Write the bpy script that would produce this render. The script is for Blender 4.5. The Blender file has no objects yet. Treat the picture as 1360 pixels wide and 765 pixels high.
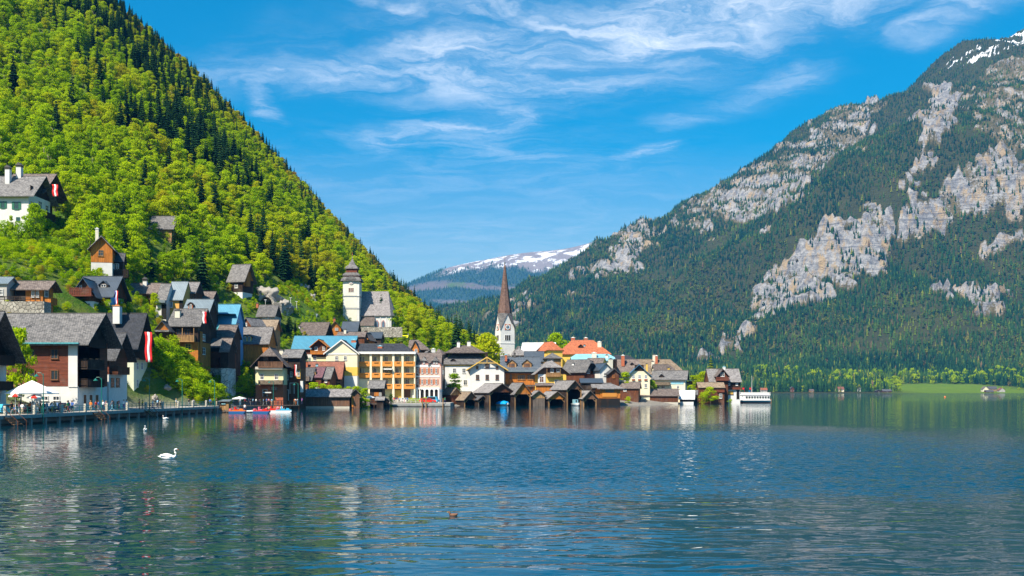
import bpy, bmesh, math, random
import numpy as np
from mathutils import Vector, Matrix
from mathutils.bvhtree import BVHTree

# ------------------------------------------------------------------ camera
F, CX, HY, CH = 1334.0, 680.0, 518.0, 5.0     # focal length and horizon in photo pixels (1360 wide), eye height in m
SC = bpy.context.scene
COL = SC.collection
cd = bpy.data.cameras.new('camera'); cam = bpy.data.objects.new('camera', cd); COL.objects.link(cam)
cam.location = (0, 0, CH); cam.rotation_euler = (math.radians(90), 0, 0)
cd.sensor_width = 36.0; cd.lens = F / 1360 * 36
cd.shift_y = (HY - 382.5) / 1360
cd.clip_start = 0.5; cd.clip_end = 60000
SC.camera = cam
SC.view_settings.view_transform = 'Standard'; SC.view_settings.look = 'None'
SC.view_settings.exposure = 0.85; SC.view_settings.gamma = 1.0; SC.view_settings.use_curve_mapping = False
SC.cycles.max_bounces = 6; SC.cycles.diffuse_bounces = 2; SC.cycles.glossy_bounces = 3
SC.cycles.transmission_bounces = 3; SC.cycles.transparent_max_bounces = 6; SC.cycles.volume_bounces = 0
SC.cycles.caustics_reflective = False; SC.cycles.caustics_refractive = False

def P(px, py, Y):                              # photo pixel at depth Y -> world point
    return Vector(((px - CX) * Y / F, Y, CH + (HY - py) * Y / F))
def proj(x, y, z):
    return CX + F * x / y, HY - F * (z - CH) / y
def wdepth(py): return CH * F / (py - HY)      # depth of a point on the water

# ------------------------------------------------------------------ sun and sky
SUN = Vector((-0.37, -0.52, 0.77)).normalized()
sl = bpy.data.lights.new('sun', 'SUN'); sl.energy = 5.0; sl.angle = math.radians(0.53); sl.color = (1.0, 0.90, 0.74)
so = bpy.data.objects.new('sun', sl); COL.objects.link(so)
so.rotation_euler = SUN.to_track_quat('Z', 'Y').to_euler()
W = bpy.data.worlds.new('World'); SC.world = W; W.use_nodes = True
def N(nt, t, **kw):
    n = nt.nodes.new(t)
    for k, v in kw.items():
        if k.startswith('i_'):
            key = k[2:]; key = int(key) if key.isdigit() else key
            n.inputs[key].default_value = v
        else: setattr(n, k, v)
    return n
def M2(nt, op, a, b=None, c=None, clamp=False):
    n = nt.nodes.new('ShaderNodeMath'); n.operation = op; n.use_clamp = clamp
    for i, v in enumerate((a, b, c)):
        if v is None: continue
        if hasattr(v, 'links'): nt.links.new(v, n.inputs[i])
        else: n.inputs[i].default_value = v
    return n.outputs[0]
def V2(nt, op, a, b=None, s=None):
    n = nt.nodes.new('ShaderNodeVectorMath'); n.operation = op
    for i, v in enumerate((a, b)):
        if v is None: continue
        if hasattr(v, 'links'): nt.links.new(v, n.inputs[i])
        else: n.inputs[i].default_value = v
    if s is not None:
        if hasattr(s, 'links'): nt.links.new(s, n.inputs['Scale'])
        else: n.inputs['Scale'].default_value = s
    return n.outputs['Value'] if op in ('LENGTH', 'DOT_PRODUCT', 'DISTANCE') else n.outputs['Vector']
def MIX(nt, fac, a, b, blend='MIX'):
    n = nt.nodes.new('ShaderNodeMix'); n.data_type = 'RGBA'; n.blend_type = blend
    for sock, v in ((n.inputs[0], fac), (n.inputs[6], a), (n.inputs[7], b)):
        if hasattr(v, 'links'): nt.links.new(v, sock)
        else: sock.default_value = v if not isinstance(v, tuple) or len(v) == 4 else (*v, 1)
    return n.outputs[2]
def NOISE(nt, vec, scale, detail=4, rough=0.55, dist=0.0, out='Fac'):
    n = nt.nodes.new('ShaderNodeTexNoise')
    n.inputs['Scale'].default_value = scale; n.inputs['Detail'].default_value = detail
    n.inputs['Roughness'].default_value = rough; n.inputs['Distortion'].default_value = dist
    if vec is not None: nt.links.new(vec, n.inputs['Vector'])
    return n.outputs[out]
def RAMP(nt, fac, *stops):
    n = nt.nodes.new('ShaderNodeValToRGB'); cr = n.color_ramp
    while len(cr.elements) < len(stops): cr.elements.new(0.5)
    for e, (p, c) in zip(cr.elements, stops):
        e.position = p; e.color = (c, c, c, 1) if not isinstance(c, tuple) else ((*c, 1) if len(c) == 3 else c)
    nt.links.new(fac, n.inputs[0]); return n.outputs[0]
def SMOOTH(nt, v, a, b):
    n = nt.nodes.new('ShaderNodeMapRange'); n.interpolation_type = 'SMOOTHSTEP'
    nt.links.new(v, n.inputs[0]); n.inputs[1].default_value = a; n.inputs[2].default_value = b
    return n.outputs[0]

def build_world():
    nt = W.node_tree; nt.nodes.clear()
    sky = N(nt, 'ShaderNodeTexSky', sky_type='NISHITA', sun_disc=False)
    sky.sun_elevation = math.asin(SUN.z); sky.sun_rotation = math.atan2(SUN.x, SUN.y)
    sky.altitude = 500; sky.air_density = 1.25; sky.dust_density = 1.9; sky.ozone_density = 3.0
    hs = N(nt, 'ShaderNodeHueSaturation', i_Saturation=1.9, i_Hue=0.484)
    nt.links.new(sky.outputs[0], hs.inputs['Color'])
    tc = N(nt, 'ShaderNodeTexCoord'); d = V2(nt, 'NORMALIZE', tc.outputs['Generated'])
    sp = N(nt, 'ShaderNodeSeparateXYZ'); nt.links.new(d, sp.inputs[0])
    # clear air: pale near the horizon all round, deep blue overhead
    nt.links.new(M2(nt, 'ADD', 1.28, M2(nt, 'MULTIPLY', SMOOTH(nt, sp.outputs[2], 0.04, 0.36), 0.72)), hs.inputs['Saturation'])
    # cirrus layer: the plane it lies in, seen along each direction
    zc = M2(nt, 'ADD', M2(nt, 'MAXIMUM', sp.outputs[2], 0.0), 0.12)
    cx = M2(nt, 'DIVIDE', sp.outputs[0], zc); cy = M2(nt, 'DIVIDE', sp.outputs[1], zc)
    cb = N(nt, 'ShaderNodeCombineXYZ'); nt.links.new(cx, cb.inputs[0]); nt.links.new(cy, cb.inputs[1])
    p = cb.outputs[0]
    def cl(px, py):
        v = Vector(((px - CX) / F, 1, (HY - py) / F)).normalized(); z = max(v.z, 0) + 0.12
        return (v.x / z, v.y / z, 0)
    n1 = NOISE(nt, p, 1.6, 3, 0.6, 0.0, 'Color')
    w1 = V2(nt, 'SCALE', V2(nt, 'SUBTRACT', n1, (0.5, 0.5, 0.5)), s=0.34)
    n2 = NOISE(nt, p, 7.0, 4, 0.65, 0.0, 'Color')
    w2 = V2(nt, 'SCALE', V2(nt, 'SUBTRACT', n2, (0.5, 0.5, 0.5)), s=0.12)
    pw = V2(nt, 'ADD', V2(nt, 'ADD', p, w1), w2)
    segs = [((430, 108), (620, 84), .10, .7), ((620, 84), (820, 56), .19, 1.0), ((820, 56), (960, 20), .18, 1.1), ((960, 20), (1110, -2), .14, 1.0),
            ((330, 112), (690, 130), .035, .5), ((690, 130), (740, 150), .025, .5), ((490, 188), (700, 142), .075, .7), ((600, 180), (700, 215), .14, .4),
            ((356, 104), (350, 130), .022, .5), ((350, 130), (372, 166), .03, .5), ((475, 10), (570, 38), .025, .6), ((570, 38), (690, 16), .03, .7),
            ((400, 250), (760, 235), .34, .2), ((830, 212), (880, 200), .05, .7), ((900, 150), (1050, 105), .08, .42),
            ((1235, 50), (1340, -5), .06, .6), ((290, 108), (400, 78), .10, .28), ((460, 320), (850, 300), .5, .2)]
    tot = None
    for a, b, w, amp in segs:
        A = Vector(cl(*a)); B = Vector(cl(*b)); d = B - A; L2 = d.dot(d)
        pa = V2(nt, 'SUBTRACT', pw, tuple(A))
        t = M2(nt, 'MULTIPLY', V2(nt, 'DOT_PRODUCT', pa, tuple(d)), 1 / L2, clamp=True)
        ds = V2(nt, 'LENGTH', V2(nt, 'SUBTRACT', pa, V2(nt, 'SCALE', tuple(d), s=t)))
        q = M2(nt, 'MULTIPLY', ds, 1 / w); q = M2(nt, 'MULTIPLY', q, q)
        g = M2(nt, 'MULTIPLY', M2(nt, 'POWER', 0.368, q), amp)
        tot = g if tot is None else M2(nt, 'MAXIMUM', tot, g)
    # wispy fibres
    mp = N(nt, 'ShaderNodeMapping'); nt.links.new(pw, mp.inputs[0]); mp.inputs['Rotation'].default_value = (0, 0, 0.35); mp.inputs['Scale'].default_value = (1.5, 3.6, 1)
    fib = NOISE(nt, mp.outputs[0], 2.2, 8, 0.66, 0.6)
    fib = SMOOTH(nt, fib, 0.36, 0.74)
    veil = SMOOTH(nt, NOISE(nt, pw, 0.8, 5, 0.6, 0.3), 0.5, 0.85)
    cov = M2(nt, 'MULTIPLY', tot, M2(nt, 'ADD', M2(nt, 'MULTIPLY', fib, 1.0), 0.12), clamp=True)
    cov = M2(nt, 'ADD', cov, M2(nt, 'MULTIPLY', veil, 0.01), clamp=True)
    cov = M2(nt, 'MULTIPLY', cov, 0.85)
    col = MIX(nt, cov, hs.outputs[0], (8.2, 8.6, 9.0, 1))
    bg = N(nt, 'ShaderNodeBackground', i_Strength=0.086); nt.links.new(col, bg.inputs[0])
    out = N(nt, 'ShaderNodeOutputWorld'); nt.links.new(bg.outputs[0], out.inputs[0])
    W.cycles.sampling_method = "MANUAL"; W.cycles.sample_map_resolution = 256
build_world()
# ------------------------------------------------------------------ tools
random.seed(7); RNG = np.random.default_rng(7)
def tag(o, label=None, cat=None, group=None, kind=None):
    if label: o['label'] = label
    if cat: o['category'] = cat
    if group: o['group'] = group
    if kind: o['kind'] = kind
    return o
def empty(name, loc, rz=0.0):
    o = bpy.data.objects.new(name, None); o.location = loc; o.rotation_euler = (0, 0, rz); o.empty_display_size = 0.3
    COL.objects.link(o); return o
def link(name, me, parent=None, loc=None):
    o = bpy.data.objects.new(name, me); COL.objects.link(o)
    if parent is not None: o.parent = parent
    if loc is not None: o.location = loc
    return o
def npmesh(name, V, Fc, mats=(), smooth=False, midx=None):
    me = bpy.data.meshes.new(name)
    V = np.asarray(V, np.float32).reshape(-1, 3); Fc = np.asarray(Fc, np.int32)
    k = Fc.shape[1]; n = len(Fc)
    me.vertices.add(len(V)); me.vertices.foreach_set('co', V.ravel())
    me.loops.add(n * k); me.loops.foreach_set('vertex_index', Fc.ravel())
    me.polygons.add(n); me.polygons.foreach_set('loop_start', np.arange(0, n * k, k, dtype=np.int32))
    me.polygons.foreach_set('use_smooth', np.full(n, smooth, bool))
    if midx is not None: me.polygons.foreach_set('material_index', np.asarray(midx, np.int32))
    for m in mats: me.materials.append(m)
    me.update(calc_edges=True); return me
class MB:
    def __init__(s): s.v = []; s.f = []
    def add(s, vs, fs):
        b = len(s.v); s.v += [tuple(p) for p in vs]; s.f += [tuple(i + b for i in f) for f in fs]; return s
    def box(s, x0, x1, y0, y1, z0, z1):
        return s.add([(x0,y0,z0),(x1,y0,z0),(x1,y1,z0),(x0,y1,z0),(x0,y0,z1),(x1,y0,z1),(x1,y1,z1),(x0,y1,z1)],
                     [(0,3,2,1),(4,5,6,7),(0,1,5,4),(1,2,6,5),(2,3,7,6),(3,0,4,7)])
    def obox(s, c, h, rot):                    # oriented box: centre, half sizes, 3x3 matrix
        vs = [Vector(c) + rot @ Vector((sx*h[0], sy*h[1], sz*h[2])) for sz in (-1,1) for sx, sy in ((-1,-1),(1,-1),(1,1),(-1,1))]
        return s.add(vs, [(0,3,2,1),(4,5,6,7),(0,1,5,4),(1,2,6,5),(2,3,7,6),(3,0,4,7)])
    def prism(s, poly, a0, a1, axis='y'):      # poly: (u, z) points; swept along axis
        n = len(poly)
        mk = (lambda u, z, a: (u, a, z)) if axis == 'y' else ((lambda u, z, a: (a, u, z)) if axis == 'x' else (lambda u, z, a: (u, z, a)))
        vs = [mk(u, z, a0) for u, z in poly] + [mk(u, z, a1) for u, z in poly]
        fs = [tuple(range(n)), tuple(range(2*n-1, n-1, -1))] + [(i, i+n, (i+1) % n + n, (i+1) % n) for i in range(n)]
        return s.add(vs, fs)
    def tube(s, pts, rad, n=6, cap=True):
        pts = [Vector(p) for p in pts]; b = len(s.v)
        if not hasattr(rad, '__len__'): rad = [rad] * len(pts)
        for i, p in enumerate(pts):
            d = (pts[min(i+1, len(pts)-1)] - pts[max(i-1, 0)]).normalized()
            a = d.orthogonal().normalized() if abs(d.z) > 0.99 or abs(d.z) < 0.01 else Vector((-d.y, d.x, 0)).normalized()
            if abs(d.z) > 0.99: a = Vector((1, 0, 0))
            c = d.cross(a)
            for k in range(n):
                t = 2 * math.pi * k / n
                s.v.append(tuple(p + (a * math.cos(t) + c * math.sin(t)) * rad[i]))
        for i in range(len(pts) - 1):
            for k in range(n):
                s.f.append((b+i*n+k, b+i*n+(k+1) % n, b+(i+1)*n+(k+1) % n, b+(i+1)*n+k))
        if cap:
            s.f.append(tuple(b + k for k in range(n))[::-1]); s.f.append(tuple(b + (len(pts)-1)*n + k for k in range(n)))
        return s
    def lathe(s, prof, n=12, c=(0, 0)):        # prof: (r, z)
        b = len(s.v)
        for r, z in prof:
            for k in range(n):
                t = 2 * math.pi * k / n; s.v.append((c[0] + r*math.cos(t), c[1] + r*math.sin(t), z))
        for i in range(len(prof) - 1):
            for k in range(n): s.f.append((b+i*n+k, b+i*n+(k+1) % n, b+(i+1)*n+(k+1) % n, b+(i+1)*n+k))
        s.f.append(tuple(b + k for k in range(n))[::-1]); s.f.append(tuple(b + (len(prof)-1)*n + k for k in range(n)))
        return s
    def thick(s, polys, t):                    # polygons sharing corners -> slab of vertical thickness t
        idx = {}; vs = []
        def I(p):
            k = tuple(round(c, 4) for c in p)
            if k not in idx: idx[k] = len(vs); vs.append(k)
            return idx[k]
        fs = [[I(p) for p in po] for po in polys]; n = len(vs); ed = {}
        for f in fs:
            for a, b in zip(f, f[1:] + f[:1]): ed[(a, b)] = 1
        allv = vs + [(x, y, z - t) for x, y, z in vs]
        out = [tuple(f) for f in fs] + [tuple(i + n for i in reversed(f)) for f in fs]
        for a, b in ed:
            if (b, a) not in ed: out.append((a, a + n, b + n, b))
        return s.add(allv, out)
    def mesh(s, name, mat, smooth=False):
        me = bpy.data.meshes.new(name); me.from_pydata(s.v, [], s.f)
        if mat: me.materials.append(mat)
        if smooth: me.polygons.foreach_set('use_smooth', [True] * len(me.polygons))
        me.update(); return me
    def build(s, name, mat, parent=None, smooth=False, loc=None):
        return link(name, s.mesh(name, mat, smooth), parent, loc)
def copy_tree(o, parent=None, kids=None):
    c = o.copy(); COL.objects.link(c); c.parent = parent
    for ch in (CH_CACHE.get(o) if o in CH_CACHE else o.children): copy_tree(ch, c)
    return c
CH_CACHE = {}

# fractal noise in numpy
def vnoise(x, y, seed=0):
    xi = np.floor(x).astype(np.int64); yi = np.floor(y).astype(np.int64); xf = x - xi; yf = y - yi
    def h(a, b):
        n = (a * 374761393 + b * 668265263 + seed * 982451653) & 0x7fffffff
        n = ((n ^ (n >> 13)) * 1274126177) & 0x7fffffff
        return ((n ^ (n >> 16)) & 0xffff) / 65535.0
    u = xf * xf * (3 - 2 * xf); v = yf * yf * (3 - 2 * yf)
    return (h(xi, yi)*(1-u) + h(xi+1, yi)*u)*(1-v) + (h(xi, yi+1)*(1-u) + h(xi+1, yi+1)*u)*v
def fbm(x, y, oct=5, seed=0, gain=0.5, ridged=False):
    a = 1.0; s = 0; t = 0
    for o in range(oct):
        n = vnoise(x * 2**o + 17.3*o, y * 2**o - 9.1*o, seed + o)
        if ridged: n = 1 - abs(2*n - 1)
        s = s + a * n; t += a; a *= gain
    return s / t
def tps(pts, lam=0.0):
    pts = np.array(pts, float); xy = pts[:, :2]; z = pts[:, 2]; n = len(pts); sc = np.abs(xy).max()
    xs = xy / sc
    def U(r2): return np.where(r2 > 1e-12, r2 * np.log(np.maximum(r2, 1e-12)), 0)
    K = U(((xs[:, None] - xs[None])**2).sum(-1)) + lam * np.eye(n)
    Pm = np.c_[np.ones(n), xs]
    A = np.block([[K, Pm], [Pm.T, np.zeros((3, 3))]]); b = np.r_[z, 0, 0, 0]
    w = np.linalg.solve(A, b)
    def ev(X, Y):
        q = np.c_[np.ravel(X), np.ravel(Y)] / sc; o = np.empty(len(q))
        for i in range(0, len(q), 20000):
            c = q[i:i+20000]
            o[i:i+20000] = U(((c[:, None] - xs[None])**2).sum(-1)) @ w[:n] + np.c_[np.ones(len(c)), c] @ w[n:]
        return o.reshape(np.shape(X))
    return ev
def inpoly(px, py, poly):
    r = np.zeros(px.shape, bool); n = len(poly)
    for i in range(n):
        (x0, y0), (x1, y1) = poly[i], poly[(i+1) % n]
        c = ((y0 > py) != (y1 > py)) & (px < (x1-x0) * (py-y0) / ((y1-y0) + 1e-9) + x0); r ^= c
    return r

# ------------------------------------------------------------------ materials
MAT = {}
def newmat(name):
    m = bpy.data.materials.new(name); m.use_nodes = True; nt = m.node_tree; nt.nodes.clear()
    out = N(nt, 'ShaderNodeOutputMaterial'); b = N(nt, 'ShaderNodeBsdfPrincipled'); nt.links.new(b.outputs[0], out.inputs[0])
    MAT[name] = m; return m, nt, b, out
def BUMP(nt, b, h, strength=0.5, dist=0.05):
    n = N(nt, 'ShaderNodeBump', i_Strength=strength, i_Distance=dist); nt.links.new(h, n.inputs['Height']); nt.links.new(n.outputs[0], b.inputs['Normal'])
def OBJ(nt): return N(nt, 'ShaderNodeTexCoord').outputs['Object']
def mul(c, k): return tuple(min(1, x * k) for x in c)
def RND(nt): return N(nt, 'ShaderNodeObjectInfo').outputs['Random']
def m_plain(name, col, rough=0.6, metal=0.0, var=0.18, scale=1.5, spec=0.4):
    m, nt, b, _ = newmat(name); o = OBJ(nt)
    n = NOISE(nt, o, scale, 5, 0.6)
    c = MIX(nt, n, mul(col, 1 - var) + (1,), mul(col, 1 + var) + (1,)); nt.links.new(c, b.inputs['Base Color'])
    b.inputs['Roughness'].default_value = rough; b.inputs['Metallic'].default_value = metal; b.inputs['Specular IOR Level'].default_value = spec
    return m
def m_plaster(name, col):
    m, nt, b, _ = newmat(name); o = OBJ(nt)
    n = NOISE(nt, o, 0.5, 6, 0.65); s = N(nt, 'ShaderNodeMapping'); nt.links.new(o, s.inputs[0]); s.inputs['Scale'].default_value = (2.2, 2.2, 0.25)
    st = NOISE(nt, s.outputs[0], 1.0, 5, 0.6)
    c = MIX(nt, SMOOTH(nt, n, 0.3, 0.75), mul(col, 0.88) + (1,), mul(col, 1.06) + (1,))
    c = MIX(nt, M2(nt, 'MULTIPLY', SMOOTH(nt, st, 0.55, 0.8), 0.35), c, mul(col, 0.66) + (1,)); nt.links.new(c, b.inputs['Base Color'])
    b.inputs['Roughness'].default_value = 0.9; b.inputs['Specular IOR Level'].default_value = 0.2
    BUMP(nt, b, NOISE(nt, o, 9, 4), 0.25, 0.03); return m
def uv2(nt, o, sx, sz):
    sp = N(nt, 'ShaderNodeSeparateXYZ'); nt.links.new(o, sp.inputs[0])
    cb = N(nt, 'ShaderNodeCombineXYZ'); nt.links.new(M2(nt, 'MULTIPLY', M2(nt, 'ADD', sp.outputs[0], sp.outputs[1]), sx), cb.inputs[0])
    nt.links.new(M2(nt, 'MULTIPLY', sp.outputs[2], sz), cb.inputs[1]); return cb.outputs[0]
def m_wood(name, col, horizontal=False, contrast=1.0):
    m, nt, b, _ = newmat(name); o = OBJ(nt)
    v = uv2(nt, o, 1, 1)
    br = N(nt, 'ShaderNodeTexBrick', offset=0.37, squash=1.0); nt.links.new(v, br.inputs['Vector'])
    br.inputs['Color1'].default_value = mul(col, 1 - 0.3*contrast) + (1,); br.inputs['Color2'].default_value = mul(col, 1 + 0.35*contrast) + (1,)
    br.inputs['Mortar'].default_value = mul(col, 0.25) + (1,); br.inputs['Scale'].default_value = 1.0
    br.inputs['Mortar Size'].default_value = 0.012
    if horizontal: br.inputs['Brick Width'].default_value = 3.5; br.inputs['Row Height'].default_value = 0.2
    else: br.inputs['Brick Width'].default_value = 0.22; br.inputs['Row Height'].default_value = 4.0
    mp = N(nt, 'ShaderNodeMapping'); nt.links.new(v, mp.inputs[0]); mp.inputs['Scale'].default_value = (0.6, 8, 1) if horizontal else (8, 0.6, 1)
    g = NOISE(nt, mp.outputs[0], 1.0, 5, 0.6)
    c = MIX(nt, SMOOTH(nt, g, 0.35, 0.7), br.outputs[0], mul(col, 0.55) + (1,))
    w = NOISE(nt, o, 0.35, 4, 0.6); c = MIX(nt, M2(nt, 'MULTIPLY', SMOOTH(nt, w, 0.5, 0.75), 0.45), c, (0.16, 0.13, 0.11, 1))
    nt.links.new(c, b.inputs['Base Color']); b.inputs['Roughness'].default_value = 0.75; b.inputs['Specular IOR Level'].default_value = 0.25
    BUMP(nt, b, br.outputs['Fac'], -0.6, 0.02); return m
def m_shingle(name, c1, c2, row=0.32, width=0.42, moss=0.25, patch=None):
    m, nt, b, _ = newmat(name); o = OBJ(nt); v = uv2(nt, o, 1, 1.45)
    br = N(nt, 'ShaderNodeTexBrick', offset=0.5); nt.links.new(v, br.inputs['Vector'])
    br.inputs['Color1'].default_value = (*c1, 1); br.inputs['Color2'].default_value = (*c2, 1)
    br.inputs['Mortar'].default_value = mul(c1, 0.35) + (1,); br.inputs['Scale'].default_value = 1.0; br.inputs['Mortar Size'].default_value = 0.035
    br.inputs['Brick Width'].default_value = width; br.inputs['Row Height'].default_value = row; br.inputs['Bias'].default_value = -0.1
    n = NOISE(nt, o, 1.1, 6, 0.7)
    c = MIX(nt, M2(nt, 'MULTIPLY', SMOOTH(nt, n, 0.4, 0.75), 0.6), br.outputs[0], mul(c2, 1.08) + (1,))
    n3 = NOISE(nt, o, 2.8, 4, 0.75)
    c = MIX(nt, M2(nt, 'MULTIPLY', SMOOTH(nt, n3, 0.55, 0.72), 0.6), c, mul(c1, 0.5) + (1,))
    if moss: c = MIX(nt, M2(nt, 'MULTIPLY', SMOOTH(nt, NOISE(nt, o, 0.28, 5, 0.65), 0.55, 0.78), moss), c, (0.10, 0.085, 0.03, 1))
    r = RND(nt); hs = N(nt, 'ShaderNodeHueSaturation'); nt.links.new(c, hs.inputs['Color'])
    nt.links.new(M2(nt, 'ADD', M2(nt, 'MULTIPLY', r, 0.4), 0.8), hs.inputs['Value'])
    nt.links.new(hs.outputs[0], b.inputs['Base Color']); b.inputs['Roughness'].default_value = 0.8; b.inputs['Specular IOR Level'].default_value = 0.3
    BUMP(nt, b, M2(nt, 'ADD', br.outputs['Fac'], M2(nt, 'MULTIPLY', n3, -0.6)), -0.7, 0.06); return m
def m_metalroof(name, col, rough=0.42):
    m, nt, b, _ = newmat(name); o = OBJ(nt)
    n = NOISE(nt, o, 0.4, 5, 0.6); v = uv2(nt, o, 1, 1)
    br = N(nt, 'ShaderNodeTexBrick', offset=0.0); nt.links.new(v, br.inputs['Vector']); br.inputs['Scale'].default_value = 1.0
    br.inputs['Brick Width'].default_value = 0.6; br.inputs['Row Height'].default_value = 2.4; br.inputs['Mortar Size'].default_value = 0.02
    br.inputs['Color1'].default_value = mul(col, 0.92) + (1,); br.inputs['Color2'].default_value = mul(col, 1.08) + (1,); br.inputs['Mortar'].default_value = mul(col, 0.5) + (1,)
    c = MIX(nt, M2(nt, 'MULTIPLY', SMOOTH(nt, n, 0.4, 0.8), 0.5), br.outputs[0], mul(col, 0.7) + (1,))
    nt.links.new(c, b.inputs['Base Color']); b.inputs['Roughness'].default_value = rough; b.inputs['Metallic'].default_value = 0.25
    BUMP(nt, b, br.outputs['Fac'], 0.5, 0.03); return m
def m_stone(name, c1, c2, scale=1.1):
    m, nt, b, _ = newmat(name); o = OBJ(nt)
    vo = N(nt, 'ShaderNodeTexVoronoi', feature='F1'); vo.inputs['Scale'].default_value = scale; nt.links.new(o, vo.inputs['Vector'])
    ed = N(nt, 'ShaderNodeTexVoronoi', feature='DISTANCE_TO_EDGE'); ed.inputs['Scale'].default_value = scale; nt.links.new(o, ed.inputs['Vector'])
    sp = N(nt, 'ShaderNodeSeparateXYZ'); nt.links.new(vo.outputs['Color'], sp.inputs[0])
    c = MIX(nt, sp.outputs[0], (*c1, 1), (*c2, 1)); e = SMOOTH(nt, ed.outputs[0], 0.0, 0.09)
    c = MIX(nt, e, mul(c1, 0.3) + (1,), c); c = MIX(nt, M2(nt, 'MULTIPLY', NOISE(nt, o, 0.6, 5), 0.5), c, mul(c1, 0.6) + (1,))
    nt.links.new(c, b.inputs['Base Color']); b.inputs['Roughness'].default_value = 0.92; BUMP(nt, b, e, 0.8, 0.08); return m
def m_glass(name, col=(0.025, 0.035, 0.045)):
    m, nt, b, _ = newmat(name); n = NOISE(nt, OBJ(nt), 0.9, 2)
    nt.links.new(MIX(nt, n, mul(col, 0.5) + (1,), mul(col, 2.0) + (1,)), b.inputs['Base Color']); b.inputs['Roughness'].default_value = 0.08
    b.inputs['Specular IOR Level'].default_value = 0.6; return m
def m_leaf(name, cols, trans=0.45, hue_noise=0.6):
    """foliage: colour by a tint that each tree carries, and by leaf clump"""
    m, nt, b, out = newmat(name)
    at = N(nt, 'ShaderNodeAttribute', attribute_type='INSTANCER', attribute_name='tint')
    g = N(nt, 'ShaderNodeNewGeometry')
    k = len(cols); t = M2(nt, 'ADD', at.outputs['Fac'], M2(nt, 'MULTIPLY', M2(nt, 'SUBTRACT', g.outputs['Random Per Island'], 0.5), 0.22), clamp=True)
    c = RAMP(nt, t, *[(i / max(1, k - 1), cc) for i, cc in enumerate(cols)])
    hv = N(nt, 'ShaderNodeHueSaturation'); nt.links.new(c, hv.inputs['Color'])
    nt.links.new(M2(nt, 'ADD', M2(nt, 'MULTIPLY', g.outputs['Random Per Island'], 0.5), 0.75), hv.inputs['Value'])
    di = N(nt, 'ShaderNodeBsdfDiffuse'); tr = N(nt, 'ShaderNodeBsdfTranslucent'); mx = N(nt, 'ShaderNodeMixShader', i_0=trans)
    nt.links.new(hv.outputs[0], di.inputs[0]); nt.links.new(MIX(nt, 1.0, hv.outputs[0], (1.1, 1.15, 0.55, 1), 'MULTIPLY'), tr.inputs[0])
    nt.links.new(di.outputs[0], mx.inputs[1]); nt.links.new(tr.outputs[0], mx.inputs[2]); nt.links.new(mx.outputs[0], out.inputs[0])
    nt.nodes.remove(b); return m
m_leaf('leaf', [(0.022, 0.08, 0.004), (0.12, 0.25, 0.005), (0.30, 0.46, 0.006), (0.46, 0.57, 0.008), (0.46, 0.42, 0.015), (0.32, 0.20, 0.05)], trans=0.5)
m_leaf('needle', [(0.006, 0.024, 0.012), (0.013, 0.046, 0.019), (0.026, 0.074, 0.022), (0.065, 0.12, 0.022), (0.17, 0.20, 0.020), (0.15, 0.10, 0.05)], trans=0.14)
m_plain('bark', (0.11, 0.085, 0.06), 0.9, var=0.4, scale=3)
m_plain('bark_pale', (0.26, 0.22, 0.16), 0.9, var=0.4, scale=3)
# ------------------------------------------------------------------ land
def m_ground():
    m, nt, b, _ = newmat('hill_ground'); o = OBJ(nt); g = N(nt, 'ShaderNodeNewGeometry')
    n = NOISE(nt, o, 0.12, 6, 0.65); n2 = NOISE(nt, o, 1.4, 5, 0.7)
    c = MIX(nt, SMOOTH(nt, n, 0.35, 0.68), (0.05, 0.12, 0.012, 1), (0.13, 0.17, 0.03, 1))
    c = MIX(nt, M2(nt, 'MULTIPLY', SMOOTH(nt, n2, 0.5, 0.75), 0.7), c, (0.16, 0.11, 0.05, 1))
    sp = N(nt, 'ShaderNodeSeparateXYZ'); nt.links.new(g.outputs['Normal'], sp.inputs[0])
    rock = SMOOTH(nt, M2(nt, 'ADD', sp.outputs[2], M2(nt, 'MULTIPLY', n2, 0.35)), 0.80, 0.66)
    rc = MIX(nt, n2, (0.12, 0.11, 0.10, 1), (0.42, 0.39, 0.34, 1)); c = MIX(nt, rock, c, rc)
    pv = N(nt, 'ShaderNodeAttribute', attribute_name='paved').outputs['Fac']; c = MIX(nt, pv, c, MIX(nt, n2, (0.16, 0.15, 0.13, 1), (0.30, 0.28, 0.25, 1)))
    nt.links.new(c, b.inputs['Base Color']); b.inputs['Roughness'].default_value = 0.95; b.inputs['Specular IOR Level'].default_value = 0.1
    BUMP(nt, b, NOISE(nt, o, 0.9, 6, 0.7), 0.9, 0.8)
m_ground()
SHORE = [(-90, 60), (-78, 100), (-71, 142), (-69.5, 180), (-68, 222), (-63, 262), (-58, 284), (-44, 291), (-36, 306), (-22, 314), (-14, 329), (10, 331), (40, 331), (60, 352), (70, 372), (84, 384), (90, 400), (70, 450), (55, 540), (45, 700)]
ctl = []
for x, y in SHORE: ctl += [(x - 1, y, 0.5)]
for x, y in [(-60, 60), (-50, 100), (-45, 142), (-42, 180), (-42, 222), (-38, 250), (-10, 270), (20, 300), (60, 320), (85, 350), (115, 372), (120, 410), (100, 470), (90, 560), (120, 300), (100, 750), (0, 200), (0, 100)]: ctl.append((x, y, -6))
for x, y, z in [(-78, 142, 1.3), (-80, 180, 1.3), (-79, 215, 1.4), (-72, 255, 1.6), (-50, 305, 2), (-20, 342, 2.5), (20, 345, 2.5), (50, 362, 2.5), (72, 388, 2), (75, 410, 2), (10, 380, 6), (-20, 380, 8), (40, 400, 4), (30, 450, 6), (40, 520, 5), (30, 640, 5)]: ctl.append((x, y, z))
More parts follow.
